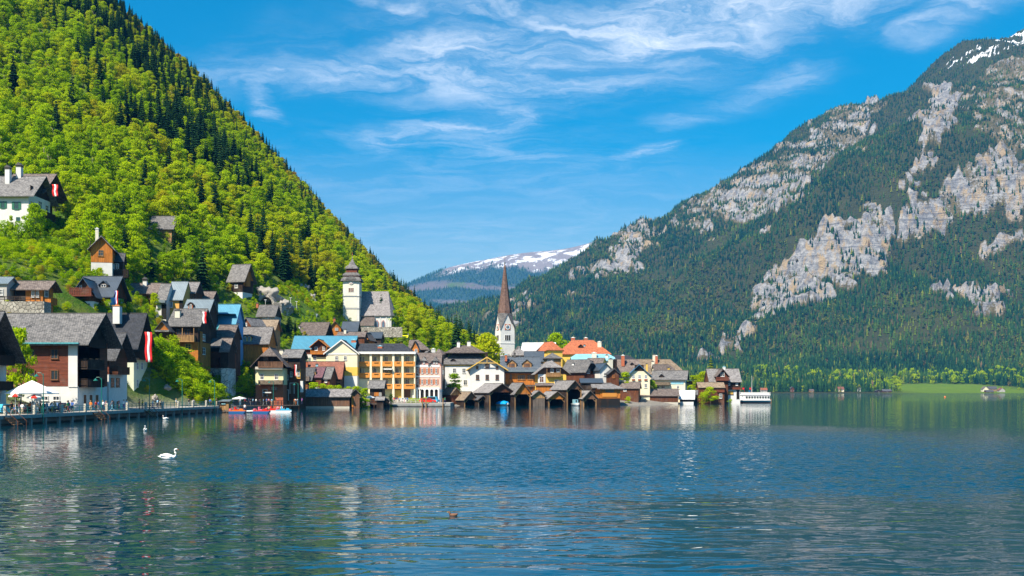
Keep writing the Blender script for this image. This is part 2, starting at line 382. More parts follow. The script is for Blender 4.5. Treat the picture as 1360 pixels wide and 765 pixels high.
for px, py, Y in [(-40, 400, 196), (30, 416, 200), (100, 418, 214), (180, 440, 225), (40, 322, 276), (-60, 330, 270), (100, 340, 268), (135, 368, 252), (215, 432, 250), (260, 470, 262), (260, 405, 292), (310, 440, 305), (330, 405, 322), (370, 420, 330), (420, 412, 352),
                  (400, 470, 320), (450, 450, 360), (495, 452, 400), (540, 448, 405), (560, 470, 390), (600, 474, 430), (650, 488, 460),
                  (100, 260, 330), (200, 305, 330), (290, 350, 345), (400, 385, 385), (0, 215, 340), (-150, 200, 330), (0, 120, 420), (-150, 60, 420), (100, 125, 440), (200, 175, 450), (200, 240, 395), (300, 265, 430), (400, 335, 440), (480, 395, 460), (540, 425, 480), (600, 462, 500)]:
    p = P(px, py, Y); ctl.append((p.x, p.y, p.z))
CREST = [(-420, -420, 600), (-250, -290, 600), (-100, -190, 610), (50, -65, 620), (145, 22, 620), (220, 84, 620), (300, 158, 620), (400, 267, 620), (500, 372, 620), (560, 424, 620), (620, 466, 600), (670, 496, 580)]
for px, py, Y in CREST:
    p = P(px, py, Y); ctl.append((p.x, p.y, p.z)); ctl.append((p.x, p.y + 190, p.z * 0.98)); ctl.append((p.x, p.y + 420, p.z * 0.8))
EV = tps(ctl, 1e-4)
def land_z(X, Y):
    z = EV(X, Y); k = np.clip((z - 6) / 25, 0, 1)
    return z + k * (5.0 * (fbm(X / 45, Y / 45, 5, 3) - 0.5) + 1.6 * (fbm(X / 9, Y / 9, 3, 9) - 0.5))
def grid_mesh(name, xs, ys, zf, mat, smooth=True):
    X, Y = np.meshgrid(xs, ys); Z = zf(X, Y); nx, ny = len(xs), len(ys)
    i = np.arange(nx * ny).reshape(ny, nx); q = np.stack([i[:-1, :-1], i[:-1, 1:], i[1:, 1:], i[1:, :-1]], -1).reshape(-1, 4)
    return npmesh(name, np.stack([X, Y, Z], -1), q, [mat], smooth), X, Y, Z
me, GX, GY, GZ = grid_mesh('hillside', np.arange(-520, 160, 4.0), np.arange(40, 1040, 4.0), land_z, MAT['hill_ground'])
pav = np.clip((3.6 - GZ)/1.2, 0, 1) * ((GX > -92) & (GY < 430)); a_ = me.attributes.new('paved', 'FLOAT', 'POINT'); a_.data.foreach_set('value', pav.astype(np.float32).ravel())
hill = tag(link('hillside', me), 'steep forested slope rising behind the village', kind='structure')
def gz(x, y):                                   # ground height by bilinear lookup
    fx = np.clip((np.asarray(x, float) + 520) / 4.0, 0, GX.shape[1] - 1.001); fy = np.clip((np.asarray(y, float) - 40) / 4.0, 0, GX.shape[0] - 1.001)
    a = fx.astype(int); b = fy.astype(int); u = fx - a; v = fy - b
    return (GZ[b, a]*(1-u) + GZ[b, a+1]*u)*(1-v) + (GZ[b+1, a]*(1-u) + GZ[b+1, a+1]*u)*v
def hit(px, py, y0=130, y1=900):                # where the view ray of a photo pixel meets the hillside
    Y = np.arange(y0, y1, 1.0); x = (px - CX) * Y / F; z = CH + (HY - py) * Y / F
    k = np.nonzero(gz(x, Y) >= z)[0]
    return (x[k[0]], Y[k[0]], float(gz(x[k[0]], Y[k[0]]))) if len(k) else None

# --- the big mountain across the lake
c2 = []
for px in (300, 600, 700, 800, 900, 1000, 1100, 1200, 1300, 1400, 1600, 1900):
    for Y, z in ((1500, -12), (1667, 0.3), (1820, 8), (1980, 20 if px > 1150 else 30)): c2.append(((px - CX) * 1667 / F, Y, z))
RAYS = {1900: [(480, 2250), (400, 2550), (250, 2900), (50, 3300), (-250, 4000)], 1600: [(480, 2250), (400, 2550), (250, 2900), (100, 3250), (-80, 4000)],
        1360: [(488, 2250), (400, 2550), (300, 2760), (200, 2880), (120, 3400), (44, 4000)], 1250: [(488, 2250), (400, 2600), (312, 2800), (225, 2890), (150, 3400), (86, 3950)],
        1180: [(488, 2300), (420, 2600), (345, 2780), (270, 2880), (200, 3350), (150, 3900)], 1100: [(488, 2300), (430, 2620), (390, 2760), (300, 2870), (225, 3350), (160, 3900)],
        1000: [(488, 2350), (440, 2650), (400, 2860), (310, 3300), (222, 3900)], 900: [(488, 2400), (440, 2700), (380, 3100), (290, 3850)],
        800: [(490, 2450), (440, 2800), (395, 3200), (338, 3800)], 700: [(490, 2450), (445, 2950), (393, 3700)], 620: [(490, 2450), (452, 2950), (421, 3600)], 540: [(495, 2450), (465, 2950), (436, 3500)], 400: [(498, 2500), (470, 3300)]}
for px, l in RAYS.items():
    for py, Y in l: p = P(px, py, Y); c2.append(tuple(p))
    p = P(px, l[-1][0], l[-1][1]); c2.append((p.x * 1.1, p.y + 700, p.z * 0.75))
EV2 = tps(c2, 1e-5)
ROCK = [([(1004, 412), (1002, 380), (1015, 350), (1050, 328), (1090, 308), (1130, 290), (1175, 282), (1192, 300), (1180, 340), (1140, 366), (1090, 390), (1050, 410)], .78),
        ([(1185, 292), (1215, 264), (1260, 240), (1300, 212), (1348, 192), (1348, 242), (1300, 286), (1250, 302), (1200, 322)], .52), ([(1328, 196), (1365, 184), (1365, 292), (1340, 284)], .6),
        ([(1222, 168), (1240, 128), (1275, 132), (1268, 170), (1245, 192), (1220, 214)], .9), ([(1285, 120), (1365, 55), (1365, 205), (1310, 192)], .3),
        ([(896, 296), (940, 253), (985, 214), (1020, 222), (1060, 186), (1110, 146), (1182, 140), (1165, 168), (1100, 220), (1060, 248), (1000, 284), (950, 306)], .4),
        ([(750, 375), (800, 332), (860, 302), (884, 312), (850, 348), (800, 374)], .5), ([(960, 300), (1030, 262), (1090, 225), (1060, 262), (1000, 308)], .75),
        ([(920, 484), (960, 452), (1005, 428), (1030, 408), (1062, 400), (1000, 448), (960, 478)], .7), ([(1248, 394), (1310, 380), (1358, 392), (1320, 412), (1260, 404)], .75),
        ([(1274, 166), (1218, 240), (1178, 278), (1190, 256), (1240, 196)], .95), ([(1290, 330), (1330, 318), (1362, 300), (1362, 330), (1310, 350)], .6), ([(640, 420), (700, 400), (705, 410), (650, 432)], .4)]
SNOW = [[(1248, 84), (1262, 72), (1300, 62), (1330, 50), (1365, 36), (1365, 60), (1340, 76), (1330, 100), (1312, 112), (1320, 84), (1290, 82)]]
def big_z(X, Y):
    z = EV2(X, Y); k = np.clip((z - 25) / 150, 0, 1)
    # ribs and gullies run down the slope, a little to the left
    u = (X * 0.92 + Y * 0.4); v = (Y * 0.92 - X * 0.4)
    rib = fbm(u / 330, v / 900, 3, 21, 0.5, True) - 0.6
    n = fbm(X / 220, Y / 220, 5, 23, 0.55) - 0.5; f = fbm(X / 45, Y / 45, 4, 29, 0.6, True) - 0.5
    return z + k * (125 * rib + 60 * n + 34 * f)
def softmask(X, Y, Z, polys, blur):
    px = CX + F * X / Y; py = HY - F * (Z - CH) / Y
    jx = (fbm(X / 60, Y / 60, 4, 31) - 0.5) * blur; jy = (fbm(X / 60, Z / 60, 4, 37) - 0.5) * blur
    m = np.zeros(X.shape)
    for po, w in polys: m = np.maximum(m, inpoly(px + jx, py + jy, po) * w)
    return m
def m_mountain():
    m, nt, b, _ = newmat('mountain_rock'); o = OBJ(nt); g = N(nt, 'ShaderNodeNewGeometry')
    rk = N(nt, 'ShaderNodeAttribute', attribute_name='rock').outputs['Fac']; sn = N(nt, 'ShaderNodeAttribute', attribute_name='snow').outputs['Fac']; me_ = N(nt, 'ShaderNodeAttribute', attribute_name='meadow').outputs['Fac']
    n1 = NOISE(nt, o, 0.012, 7, 0.68); n2 = NOISE(nt, o, 0.05, 7, 0.7); n3 = NOISE(nt, o, 0.2, 5, 0.7)
    mp = N(nt, 'ShaderNodeMapping'); nt.links.new(o, mp.inputs[0]); mp.inputs['Scale'].default_value = (0.035, 0.035, 0.006); st = NOISE(nt, mp.outputs[0], 1.0, 6, 0.7, 0.4)
    mh = N(nt, 'ShaderNodeMapping'); nt.links.new(o, mh.inputs[0]); mh.inputs['Scale'].default_value = (0.004, 0.004, 0.06); mh.inputs['Rotation'].default_value = (0.1, 0.35, 0); hb = NOISE(nt, mh.outputs[0], 1.0, 6, 0.7, 0.3)
    floor = MIX(nt, n1, (0.024, 0.042, 0.016, 1), (0.085, 0.085, 0.03, 1)); floor = MIX(nt, SMOOTH(nt, n3, 0.58, 0.78), floor, (0.10, 0.075, 0.035, 1))
    rock = MIX(nt, SMOOTH(nt, n2, 0.3, 0.7), (0.12, 0.13, 0.15, 1), (0.46, 0.45, 0.43, 1))
    rock = MIX(nt, M2(nt, 'MULTIPLY', SMOOTH(nt, st, 0.50, 0.63), 0.8), rock, (0.42, 0.30, 0.15, 1))
    rock = MIX(nt, M2(nt, 'MULTIPLY', SMOOTH(nt, hb, 0.56, 0.66), 0.65), rock, (0.10, 0.11, 0.13, 1))
    fac = SMOOTH(nt, M2(nt, 'ADD', rk, M2(nt, 'ADD', M2(nt, 'MULTIPLY', M2(nt, 'SUBTRACT', n3, 0.5), 1.1), M2(nt, 'MULTIPLY', M2(nt, 'SUBTRACT', st, 0.5), 1.2))), 0.22, 0.5)
    c = MIX(nt, fac, floor, rock)
    c = MIX(nt, M2(nt, 'MULTIPLY', SMOOTH(nt, rk, .05, .3), M2(nt, 'MULTIPLY', M2(nt, 'SUBTRACT', 1.0, fac), .6)), c, (0.21, 0.16, 0.07, 1))
    gm = MIX(nt, NOISE(nt, o, 0.03, 4), (0.10, 0.21, 0.015, 1), (0.19, 0.27, 0.03, 1)); c = MIX(nt, me_, c, gm)
    c = MIX(nt, SMOOTH(nt, M2(nt, 'ADD', sn, M2(nt, 'MULTIPLY', M2(nt, 'SUBTRACT', n2, 0.5), 1.6)), 0.52, 0.58), c, (0.85, 0.87, 0.9, 1))
    nt.links.new(c, b.inputs['Base Color']); b.inputs['Roughness'].default_value = 0.95; b.inputs['Specular IOR Level'].default_value = 0.1
    h = M2(nt, 'ADD', M2(nt, 'ADD', n2, M2(nt, 'MULTIPLY', st, 0.8)), M2(nt, 'MULTIPLY', hb, 1.0)); BUMP(nt, b, h, 1.0, 14)
m_mountain()
DX2 = 9.0; xs2 = np.arange(-700, 2900, DX2); ys2 = np.arange(1560, 4900, DX2)
me2, X2, Y2, Z2 = grid_mesh('mountain', xs2, ys2, big_z, MAT['mountain_rock'])
rock2 = softmask(X2, Y2, Z2, ROCK, 70); rock2 = np.clip(rock2 * (0.45 + 1.1*fbm(X2/55 + Y2/200, Z2/75, 4, 33, .6)), 0, 1); snow2 = softmask(X2, Y2, Z2, [(s, 1.0) for s in SNOW], 30) * np.clip((fbm((X2*.6+Y2*.8)/26, (Y2*.6-X2*.8)/190, 4, 47, .6) - .46)*7, 0, 1) * .78
mead2 = np.clip((19 + 16 * (fbm(X2 / 120, Y2 / 120, 3, 5) - .5) - Z2) / 6, 0, 1) * np.clip(1 - np.abs(X2 - 790) / 190, 0, .5) * 2
# crags: inside the rocky zones ledges alternate with steep faces and gullies cut down through them
uu, vv = X2*.92 + Y2*.4, Y2*.92 - X2*.4
rk = np.clip((rock2 - 0.12) * 2.2, 0, 1); lay = 60.0
warp = 1.1 * fbm(X2 / 170, Y2 / 170, 3, 41, 0.5) + 0.0016 * X2 + 0.10 * fbm(X2 / 25, Y2 / 25, 2, 42)
q = Z2 / lay + warp; fr = q - np.floor(q); Zs = (np.floor(q) + np.clip((fr - .12) * 1.9, 0, 1) - warp) * lay
gul = fbm(uu / 60, vv / 420, 4, 43, 0.55, True); fine = fbm(uu / 20, vv / 60, 3, 45, 0.6, True)
Z2 = Z2 + rk * (0.7 * (Zs - Z2) + 75 * (gul - 0.62) + 26 * (fine - 0.5))
gy, gx = np.gradient(Z2, DX2); steep = np.hypot(gx, gy)
streak = fbm(uu / 16, vv / 110, 4, 49, .6); bare = np.clip(rock2 * 1.5 * (0.35 + 1.3 * streak) * np.clip((steep - .55) * 1.6, .25, 1.3), 0, 1)
rock2 = np.clip(0.55 * bare + 0.45 * rock2 * (streak > .45), 0, 1)
co = np.stack([X2, Y2, Z2], -1).astype(np.float32); me2.vertices.foreach_set('co', co.ravel())
for nm, arr in (('rock', rock2), ('snow', snow2), ('meadow', mead2)):
    a = me2.attributes.new(nm, 'FLOAT', 'POINT'); a.data.foreach_set('value', arr.astype(np.float32).ravel())
me2.update(); tag(link('mountain', me2), 'rocky mountain with conifer forest across the lake', kind='structure')

# --- the far snowy mountain
c3 = []
for px, py in [(250, 480), (400, 440), (480, 405), (540, 380), (580, 362), (620, 351), (660, 343), (700, 337), (740, 334), (765, 330), (790, 322), (850, 326), (950, 350), (1100, 380)]:
    for d, k in ((0, 1.0), (1200, 0.8)): p = P(px, py, 9000); c3.append((p.x, 9000 + d, CH + (p.z - CH) * k))
    p = P(px, 420 if py < 400 else 470, 7600); c3.append(tuple(p)); p = P(px, 505, 6000); c3.append(tuple(p)); p = P(px, (py + 425) / 2 if py < 400 else 460, 8300); c3.append(tuple(p))
EV3 = tps(c3, 1e-5)
def far_z(X, Y):
    z = EV3(X, Y); k = np.clip((z - 50) / 400, 0, 1)
    return z + k * (150 * (fbm((X*.8+Y*.6) / 900, (Y*.8-X*.6) / 1500, 4, 51, 0.5, True) - 0.6) + 60 * (fbm(X / 400, Y / 400, 5, 53) - 0.5)) * np.clip((9050 - Y) / 500, 0.15, 1)
me3, X3, Y3, Z3 = grid_mesh('mountain_far', np.arange(-1700, 1900, 22.0), np.arange(5700, 9500, 22.0), far_z, None)
wood3 = np.clip((fbm((X3 + Y3) / 520, Z3 / 130, 5, 61, 0.6) - 0.40) / 0.06, 0, 1)
alp3 = np.clip((Z3 + 260 * (fbm(X3 / 260, Y3 / 260, 4, 63, 0.6) - 0.5) - 1040) / 60, 0, 1); wood3 = wood3 * (1 - alp3)
for nm, arr in (('wood', wood3), ('alp', alp3)):
    at_ = me3.attributes.new(nm, 'FLOAT', 'POINT'); at_.data.foreach_set('value', arr.astype(np.float32).ravel())
def m_farmountain():
    m, nt, b, _ = newmat('far_mountain_ground'); o = OBJ(nt)
    sp = N(nt, 'ShaderNodeSeparateXYZ'); nt.links.new(o, sp.inputs[0])
    n2 = NOISE(nt, o, 0.006, 7, 0.72)
    c = MIX(nt, N(nt, 'ShaderNodeAttribute', attribute_name='wood').outputs['Fac'], (0.16, 0.14, 0.12, 1), (0.04, 0.08, 0.06, 1))
    c = MIX(nt, SMOOTH(nt, NOISE(nt, o, 0.0035, 5), 0.6, 0.72), c, (0.09, 0.15, 0.02, 1))
    up = N(nt, 'ShaderNodeAttribute', attribute_name='alp').outputs['Fac']
    c = MIX(nt, up, c, (0.27, 0.235, 0.215, 1))
    c = MIX(nt, M2(nt, 'MULTIPLY', up, SMOOTH(nt, n2, 0.49, 0.54)), c, (0.88, 0.9, 0.93, 1))
    nt.links.new(c, b.inputs['Base Color']); b.inputs['Roughness'].default_value = 0.95; b.inputs['Specular IOR Level'].default_value = 0.05
    BUMP(nt, b, NOISE(nt, o, 0.012, 6, 0.7), 1.0, 40); return m
me3.materials.clear(); me3.materials.append(m_farmountain())
tag(link('mountain_far', me3), 'distant mountain with snow patches along its top', kind='structure')

# ------------------------------------------------------------------ the lake
def m_water():
    m, nt, b, _ = newmat('lake_water')
    g = N(nt, 'ShaderNodeNewGeometry'); pos = g.outputs['Position']
    sp = N(nt, 'ShaderNodeSeparateXYZ'); nt.links.new(pos, sp.inputs[0])
    b.inputs['Base Color'].default_value = (0.0002, 0.034, 0.058, 1); b.inputs['Roughness'].default_value = 0.03; b.inputs['IOR'].default_value = 1.33
    b.inputs['Specular IOR Level'].default_value = 0.5
    # wind on the water: a ruffled belt off the village, calmer near the shore and close by
    wob = M2(nt, 'MULTIPLY', M2(nt, 'SUBTRACT', NOISE(nt, pos, 0.022, 4, 0.6), 0.5), 75.0)
    yy = M2(nt, 'ADD', sp.outputs[1], wob)
    belt = M2(nt, 'MULTIPLY', SMOOTH(nt, yy, 42, 60), SMOOTH(nt, yy, 150, 92))
    xw = M2(nt, 'ADD', sp.outputs[0], M2(nt, 'MULTIPLY', wob, 0.5)); belt = M2(nt, 'MULTIPLY', belt, M2(nt, 'MULTIPLY', SMOOTH(nt, xw, -46, -12), SMOOTH(nt, xw, 85, 15)))
    belt = M2(nt, 'MULTIPLY', belt, M2(nt, 'ADD', 0.7, M2(nt, 'MULTIPLY', NOISE(nt, pos, 0.12, 3), 0.6)))
    far = SMOOTH(nt, sp.outputs[1], 420, 1000)
    def wave(sx, sy, scale, detail, rot, out='Fac'):
        mp = N(nt, 'ShaderNodeMapping'); nt.links.new(pos, mp.inputs[0]); mp.inputs['Scale'].default_value = (sx, sy, 1); mp.inputs['Rotation'].default_value = (0, 0, rot)
        return NOISE(nt, mp.outputs[0], scale, detail, 0.55, 0.5, out)
    near = SMOOTH(nt, yy, 62, 40)
    # slopes of the small wind ripples
    rip = V2(nt, 'SUBTRACT', wave(0.6, 1.0, 3.2, 2, 0.15, 'Color'), (0.5, 0.5, 0.5))
    amp = M2(nt, 'ADD', M2(nt, 'ADD', M2(nt, 'MULTIPLY', belt, 0.9), M2(nt, 'MULTIPLY', far, 0.8)), M2(nt, 'ADD', 0.10, M2(nt, 'MULTIPLY', near, -0.06)))
    sv = V2(nt, 'MULTIPLY', V2(nt, 'SCALE', rip, s=amp), (0.9, 1.0, 0.0))
    lean = N(nt, 'ShaderNodeCombineXYZ', i_Z=1.0); nt.links.new(M2(nt, 'MULTIPLY', belt, -0.125), lean.inputs[1])   # belt normals lean to the near side so they mirror more sky
    nv = V2(nt, 'NORMALIZE', V2(nt, 'ADD', sv, lean.outputs[0]))
    # longer waves
    mid = wave(0.45, 1.0, 0.75, 2, -0.1); big = wave(0.4, 1.0, 0.22, 2, 0.05)
    h = M2(nt, 'ADD', M2(nt, 'MULTIPLY', mid, M2(nt, 'ADD', 0.035, M2(nt, 'MULTIPLY', near, 0.06))), M2(nt, 'MULTIPLY', big, 0.05))
    bp = N(nt, 'ShaderNodeBump', i_Strength=1.0, i_Distance=1.0); nt.links.new(h, bp.inputs['Height']); nt.links.new(nv, bp.inputs['Normal']); nt.links.new(bp.outputs[0], b.inputs['Normal'])
m_water()
water = MB().add([(-3300, -150, 0), (4200, -150, 0), (4200, 5650, 0), (-3300, 5650, 0)], [(0, 1, 2, 3)]).build('lake_water', MAT['lake_water'])
tag(water, 'rippled blue green lake', kind='structure')

# ------------------------------------------------------------------ air
def haze():
    m = bpy.data.materials.new('haze_air'); m.use_nodes = True; nt = m.node_tree; nt.nodes.clear()
    pv = N(nt, 'ShaderNodeVolumePrincipled'); out = N(nt, 'ShaderNodeOutputMaterial'); nt.links.new(pv.outputs[0], out.inputs['Volume'])
    pv.inputs['Color'].default_value = (0.05, 0.38, 1.0, 1); pv.inputs['Density'].default_value = 5.2e-5; pv.inputs['Anisotropy'].default_value = 0.0
    top = max(Z2.max(), Z3.max(), GZ.max()) + 60
    o = MB().box(-3600, 4500, -400, 9800, float(min(Z2.min(), Z3.min(), GZ.min())) - 1, float(top)).build('haze', m); tag(o, 'thin blue haze in the air over the lake', 'haze', kind='stuff'); print('haze top', top, 'min', Z2.min(), Z3.min(), GZ.min())
haze()
# ------------------------------------------------------------------ trees
SRC = bpy.data.collections.new('tree_sources')     # templates for scattered woods, not linked to the scene
def cards(C, Nn, size, rng, aspect=1.0):
    """leaf cards: centres C, normals Nn, size per card -> verts, quads"""
    n = len(C); Nn = Nn / np.maximum(1e-6, np.linalg.norm(Nn, axis=1, keepdims=True))
    r = rng.normal(size=(n, 3)); T = np.cross(Nn, r); T /= np.maximum(1e-6, np.linalg.norm(T, axis=1, keepdims=True)); B = np.cross(Nn, T)
    s = (size if np.ndim(size) else np.full(n, size))[:, None] * 0.5
    V = np.stack([C - T*s*1.0, C - B*s*aspect*0.75 + Nn*s*0.2, C + T*s*1.0, C + B*s*aspect*0.75 - Nn*s*0.2], 1)
    return V.reshape(-1, 3), np.arange(4*n).reshape(n, 4)
def broad_crown(seed, n=1300, h=10.0, wid=3.6, size=0.62, low=0.22, lobes=16, flat=0.8, lob=1.0):
    rng = np.random.default_rng(seed); cs = []
    for i in range(lobes):
        t = rng.uniform(low + 0.06, 0.93); prof = math.sin(math.pi * min(1, max(0, (t - low) / (1.04 - low)))**0.75)
        a = rng.uniform(0, 2*math.pi); rr = wid * prof * rng.uniform(0.25, 0.85)
        cs.append((rr*math.cos(a), rr*math.sin(a), t*h, wid * rng.uniform(0.26, 0.54) * lob))
    cs.append((0, 0, h*0.9, wid*0.35)); cs = np.array(cs)
    k = rng.choice(len(cs), n, p=cs[:, 3]**2 / (cs[:, 3]**2).sum()); d = rng.normal(size=(n, 3)); d /= np.linalg.norm(d, axis=1, keepdims=True)
    rad = cs[k, 3] * rng.uniform(0.5, 1.12, n) ; C = cs[k, :3] + d * rad[:, None] * np.array([1, 1, flat])
    Nn = d + rng.normal(size=(n, 3)) * 0.7 + np.array([-0.1, -0.25, 0.45])
    return cards(C, Nn, size * rng.uniform(0.7, 1.4, n), rng)
def broad_trunk(seed, h=10.0, r=0.2):
    rng = random.Random(seed); m = MB(); x = y = 0; pts = []
    for i in range(6): pts.append((x, y, -0.8 + i * h * 0.15)); x += rng.uniform(-.25, .25); y += rng.uniform(-.25, .25)
    m.tube(pts, [r, r*.85, r*.7, r*.55, r*.4, r*.2], 6)
    for i in range(6):
        b = pts[rng.randint(2, 5)]; a = rng.uniform(0, 6.28); L = h * rng.uniform(.12, .22)
        m.tube([b, (b[0] + math.cos(a)*L*.5, b[1] + math.sin(a)*L*.5, b[2] + L*.5), (b[0] + math.cos(a)*L*.9, b[1] + math.sin(a)*L*.9, b[2] + L*1.1)], [r*.4, r*.28, r*.1], 5)
    return m
def spruce_crown(seed, h=10.0, w=1.7, tiers=15, per=11, low=0.1):
    rng = np.random.default_rng(seed); V = []; Q = []
    for i in range(tiers):
        t = i / (tiers - 1); z = h * (low + (0.97 - low) * t); L = w * (1 - t)**0.8 + 0.12
        k = max(4, int(per * (1 - 0.5*t)))
        for j in range(k):
            a = 2*math.pi*(j + rng.uniform(-.3, .3))/k + i*1.3; l = L * rng.uniform(.72, 1.15); c, s = math.cos(a), math.sin(a)
            wd = 0.16*l + 0.16; z0 = z + rng.uniform(-.1, .1); dr = l * rng.uniform(.25, .5)
            for tilt in (-1, 1):                     # two leaning blades per bough
                b = len(V); o = 0.10 * tilt
                V += [(0, 0, z0 + .15), (c*l*.55 - s*wd*tilt, s*l*.55 + c*wd*tilt, z0 - dr*.45 - wd*.5), (c*l, s*l, z0 - dr), (c*l*.5, s*l*.5, z0 - dr*.25 + .1)]
                Q.append((b, b+1, b+2, b+3))
    return np.array(V), np.array(Q)
def far_conifer(seed, h=10.0, w=2.15):
    rng = random.Random(seed); m = MB()
    for t0, t1, r in ((0.04, 0.5, 1.0), (0.3, 0.78, 0.74), (0.58, 1.0, 0.46)):
        n = 7; b = len(m.v); m.v.append((rng.uniform(-.1, .1), rng.uniform(-.1, .1), h*t1))
        for k in range(n):
            a = 2*math.pi*k/n + rng.uniform(-.3, .3); rr = w*r*rng.uniform(.65, 1.2); m.v.append((rr*math.cos(a), rr*math.sin(a), h*t0 + rng.uniform(-.5, .5)))
        m.f += [(b, b+1+k, b+1+(k+1) % n) for k in range(n)]
    return m
def far_broad(seed): return broad_crown(seed, 46, 10.0, 3.6, 2.6, 0.08, 9)
LEAFM, NEED = MAT['leaf'], MAT['needle']
CROWNS = [npmesh('crown_mesh', *broad_crown(100 + i, n_, 10, w_, .36, lo, lb_, fl, lo_), [LEAFM]) for i, (w_, lo, n_, lb_, fl, lo_) in enumerate([(3.0, .08, 3800, 40, .5, .9), (2.2, .04, 3000, 34, .5, 1.0), (3.6, .12, 4200, 46, .45, .82), (2.6, .1, 2600, 30, .45, .9), (3.0, .05, 3600, 36, .6, .85)])]
TRUNKS = [broad_trunk(20 + i).mesh('trunk_mesh', MAT['bark_pale'] if i == 3 else MAT['bark']) for i in range(5)]
SPRUCE = [npmesh('spruce_crown_mesh', *spruce_crown(200 + i, 10, w_, t_), [NEED]) for i, (w_, t_) in enumerate([(1.7, 17), (1.45, 19), (1.9, 16)])]
STRUNK = [MB().tube([(0, 0, -.8), (0, 0, 5), (0, 0, 9.4)], [.2, .13, .03], 6).mesh('spruce_trunk_mesh', MAT['bark']) for _ in range(1)]
def srcobj(name, V, Q, mat, trunk=None):
    V = np.asarray(V); Q = np.asarray(Q)
    me = npmesh(name, V, Q, [mat]); o = bpy.data.objects.new(name, me); return o
def make_coll(name, obs):
    c = bpy.data.collections.new(name)
    for o in obs: c.objects.link(o)
    return c
def joined(crown, trunk, name):
    bm = bmesh.new(); bm.from_mesh(crown); k = len(bm.faces); bm.from_mesh(trunk); bm.faces.ensure_lookup_table()
    for f in bm.faces[k:]: f.material_index = 1
    me = bpy.data.meshes.new(name); bm.to_mesh(me); bm.free(); me.materials.append(crown.materials[0]); me.materials.append(trunk.materials[0])
    return bpy.data.objects.new(name, me)
C_HILL = make_coll('hill_tree_sources', [joined(CROWNS[i], TRUNKS[i], f'a{i}_broadleaf') for i in range(5)] + [joined(SPRUCE[i], STRUNK[0], f'b{i}_spruce') for i in range(3)])
fb = []
for i in range(3): fb.append(far_conifer(300 + i).mesh('far_conifer_mesh', NEED))
C_FAR = make_coll('far_tree_sources', [bpy.data.objects.new(f'a{i}_conifer', m_) for i, m_ in enumerate(fb)] + [srcobj(f'b{i}_broadleaf', *far_broad(310 + i), NEED) for i in range(2)])
def scatter(name, pos, rotz, scale, idx, tint, coll, label, cat):
    me = bpy.data.meshes.new(name); me.vertices.add(len(pos)); me.vertices.foreach_set('co', np.asarray(pos, np.float32).ravel())
    for nm, ty, arr in (('rotz', 'FLOAT', rotz), ('size', 'FLOAT', scale), ('pick', 'INT', idx), ('tint', 'FLOAT', tint), ('girth', 'FLOAT', np.random.default_rng(3).uniform(.68, 1.12, len(pos)))):
        a = me.attributes.new(nm, ty, 'POINT'); a.data.foreach_set('value', np.asarray(arr, np.int32 if ty == 'INT' else np.float32))
    o = link(name, me); ng = bpy.data.node_groups.new(name + '_scatter', 'GeometryNodeTree')
    ng.interface.new_socket('Geometry', in_out='INPUT', socket_type='NodeSocketGeometry'); ng.interface.new_socket('Geometry', in_out='OUTPUT', socket_type='NodeSocketGeometry')
    gi = ng.nodes.new('NodeGroupInput'); go = ng.nodes.new('NodeGroupOutput'); ci = ng.nodes.new('GeometryNodeCollectionInfo'); ip = ng.nodes.new('GeometryNodeInstanceOnPoints')
    ci.inputs['Collection'].default_value = coll; ci.inputs['Separate Children'].default_value = True; ci.inputs['Reset Children'].default_value = True
    def at(nm, ty):
        n = ng.nodes.new('GeometryNodeInputNamedAttribute'); n.data_type = ty; n.inputs['Name'].default_value = nm; return n.outputs[0]
    L = ng.links.new
    cx_ = ng.nodes.new('ShaderNodeCombineXYZ'); L(at('rotz', 'FLOAT'), cx_.inputs[2])
    L(gi.outputs[0], ip.inputs['Points']); L(ci.outputs[0], ip.inputs['Instance']); ip.inputs['Pick Instance'].default_value = True
    L(at('pick', 'INT'), ip.inputs['Instance Index']); L(cx_.outputs[0], ip.inputs['Rotation']); sc_ = ng.nodes.new('ShaderNodeCombineXYZ'); wz = ng.nodes.new('ShaderNodeMath'); wz.operation = 'MULTIPLY'; L(at('size', 'FLOAT'), wz.inputs[0]); L(at('girth', 'FLOAT'), wz.inputs[1]); L(wz.outputs[0], sc_.inputs[0]); L(wz.outputs[0], sc_.inputs[1]); L(at('size', 'FLOAT'), sc_.inputs[2]); L(sc_.outputs[0], ip.inputs['Scale']); L(ip.outputs[0], go.inputs[0])
    md = o.modifiers.new('scatter', 'NODES'); md.node_group = ng
    tag(o, label, cat, kind='stuff'); return o
CLEAR = []                                          # footprints (x, y, radius) that stay free of trees
def tree(kind, loc, h, tint, rz, k, label, group, name=None, wide=1.0):
    o = empty(name or ('broadleaf_tree' if kind == 'b' else 'spruce_tree'), loc, rz); s = h / 10.0
    if kind == 'b': cr, tr = CROWNS[k % 5], TRUNKS[k % 5]
    else: cr, tr = SPRUCE[k % 3], STRUNK[0]
    o.scale = (s * wide, s * wide, s)
    a = link('trunk', tr, o); b = link('crown', cr, o); b['tint'] = float(tint)
    tag(o, label, 'tree', group); return o
def line_at(l, px): return np.interp(px, [a for a, _ in l], [b for _, b in l])
FOREST_EDGE = [(-300, 245), (0, 236), (70, 275), (90, 318), (112, 335), (150, 372), (205, 378), (245, 382), (290, 398), (335, 398), (372, 400), (425, 412), (455, 436), (530, 450), (600, 474), (700, 496)]
VIEWS = [(196, 240, 286, 316, 330), (304, 330, 352, 386, 325), (455, 480, 342, 436, 402), (480, 522, 388, 450, 402), (345, 405, 384, 424, 345), (120, 165, 312, 366, 255), (-20, 76, 225, 292, 285)]
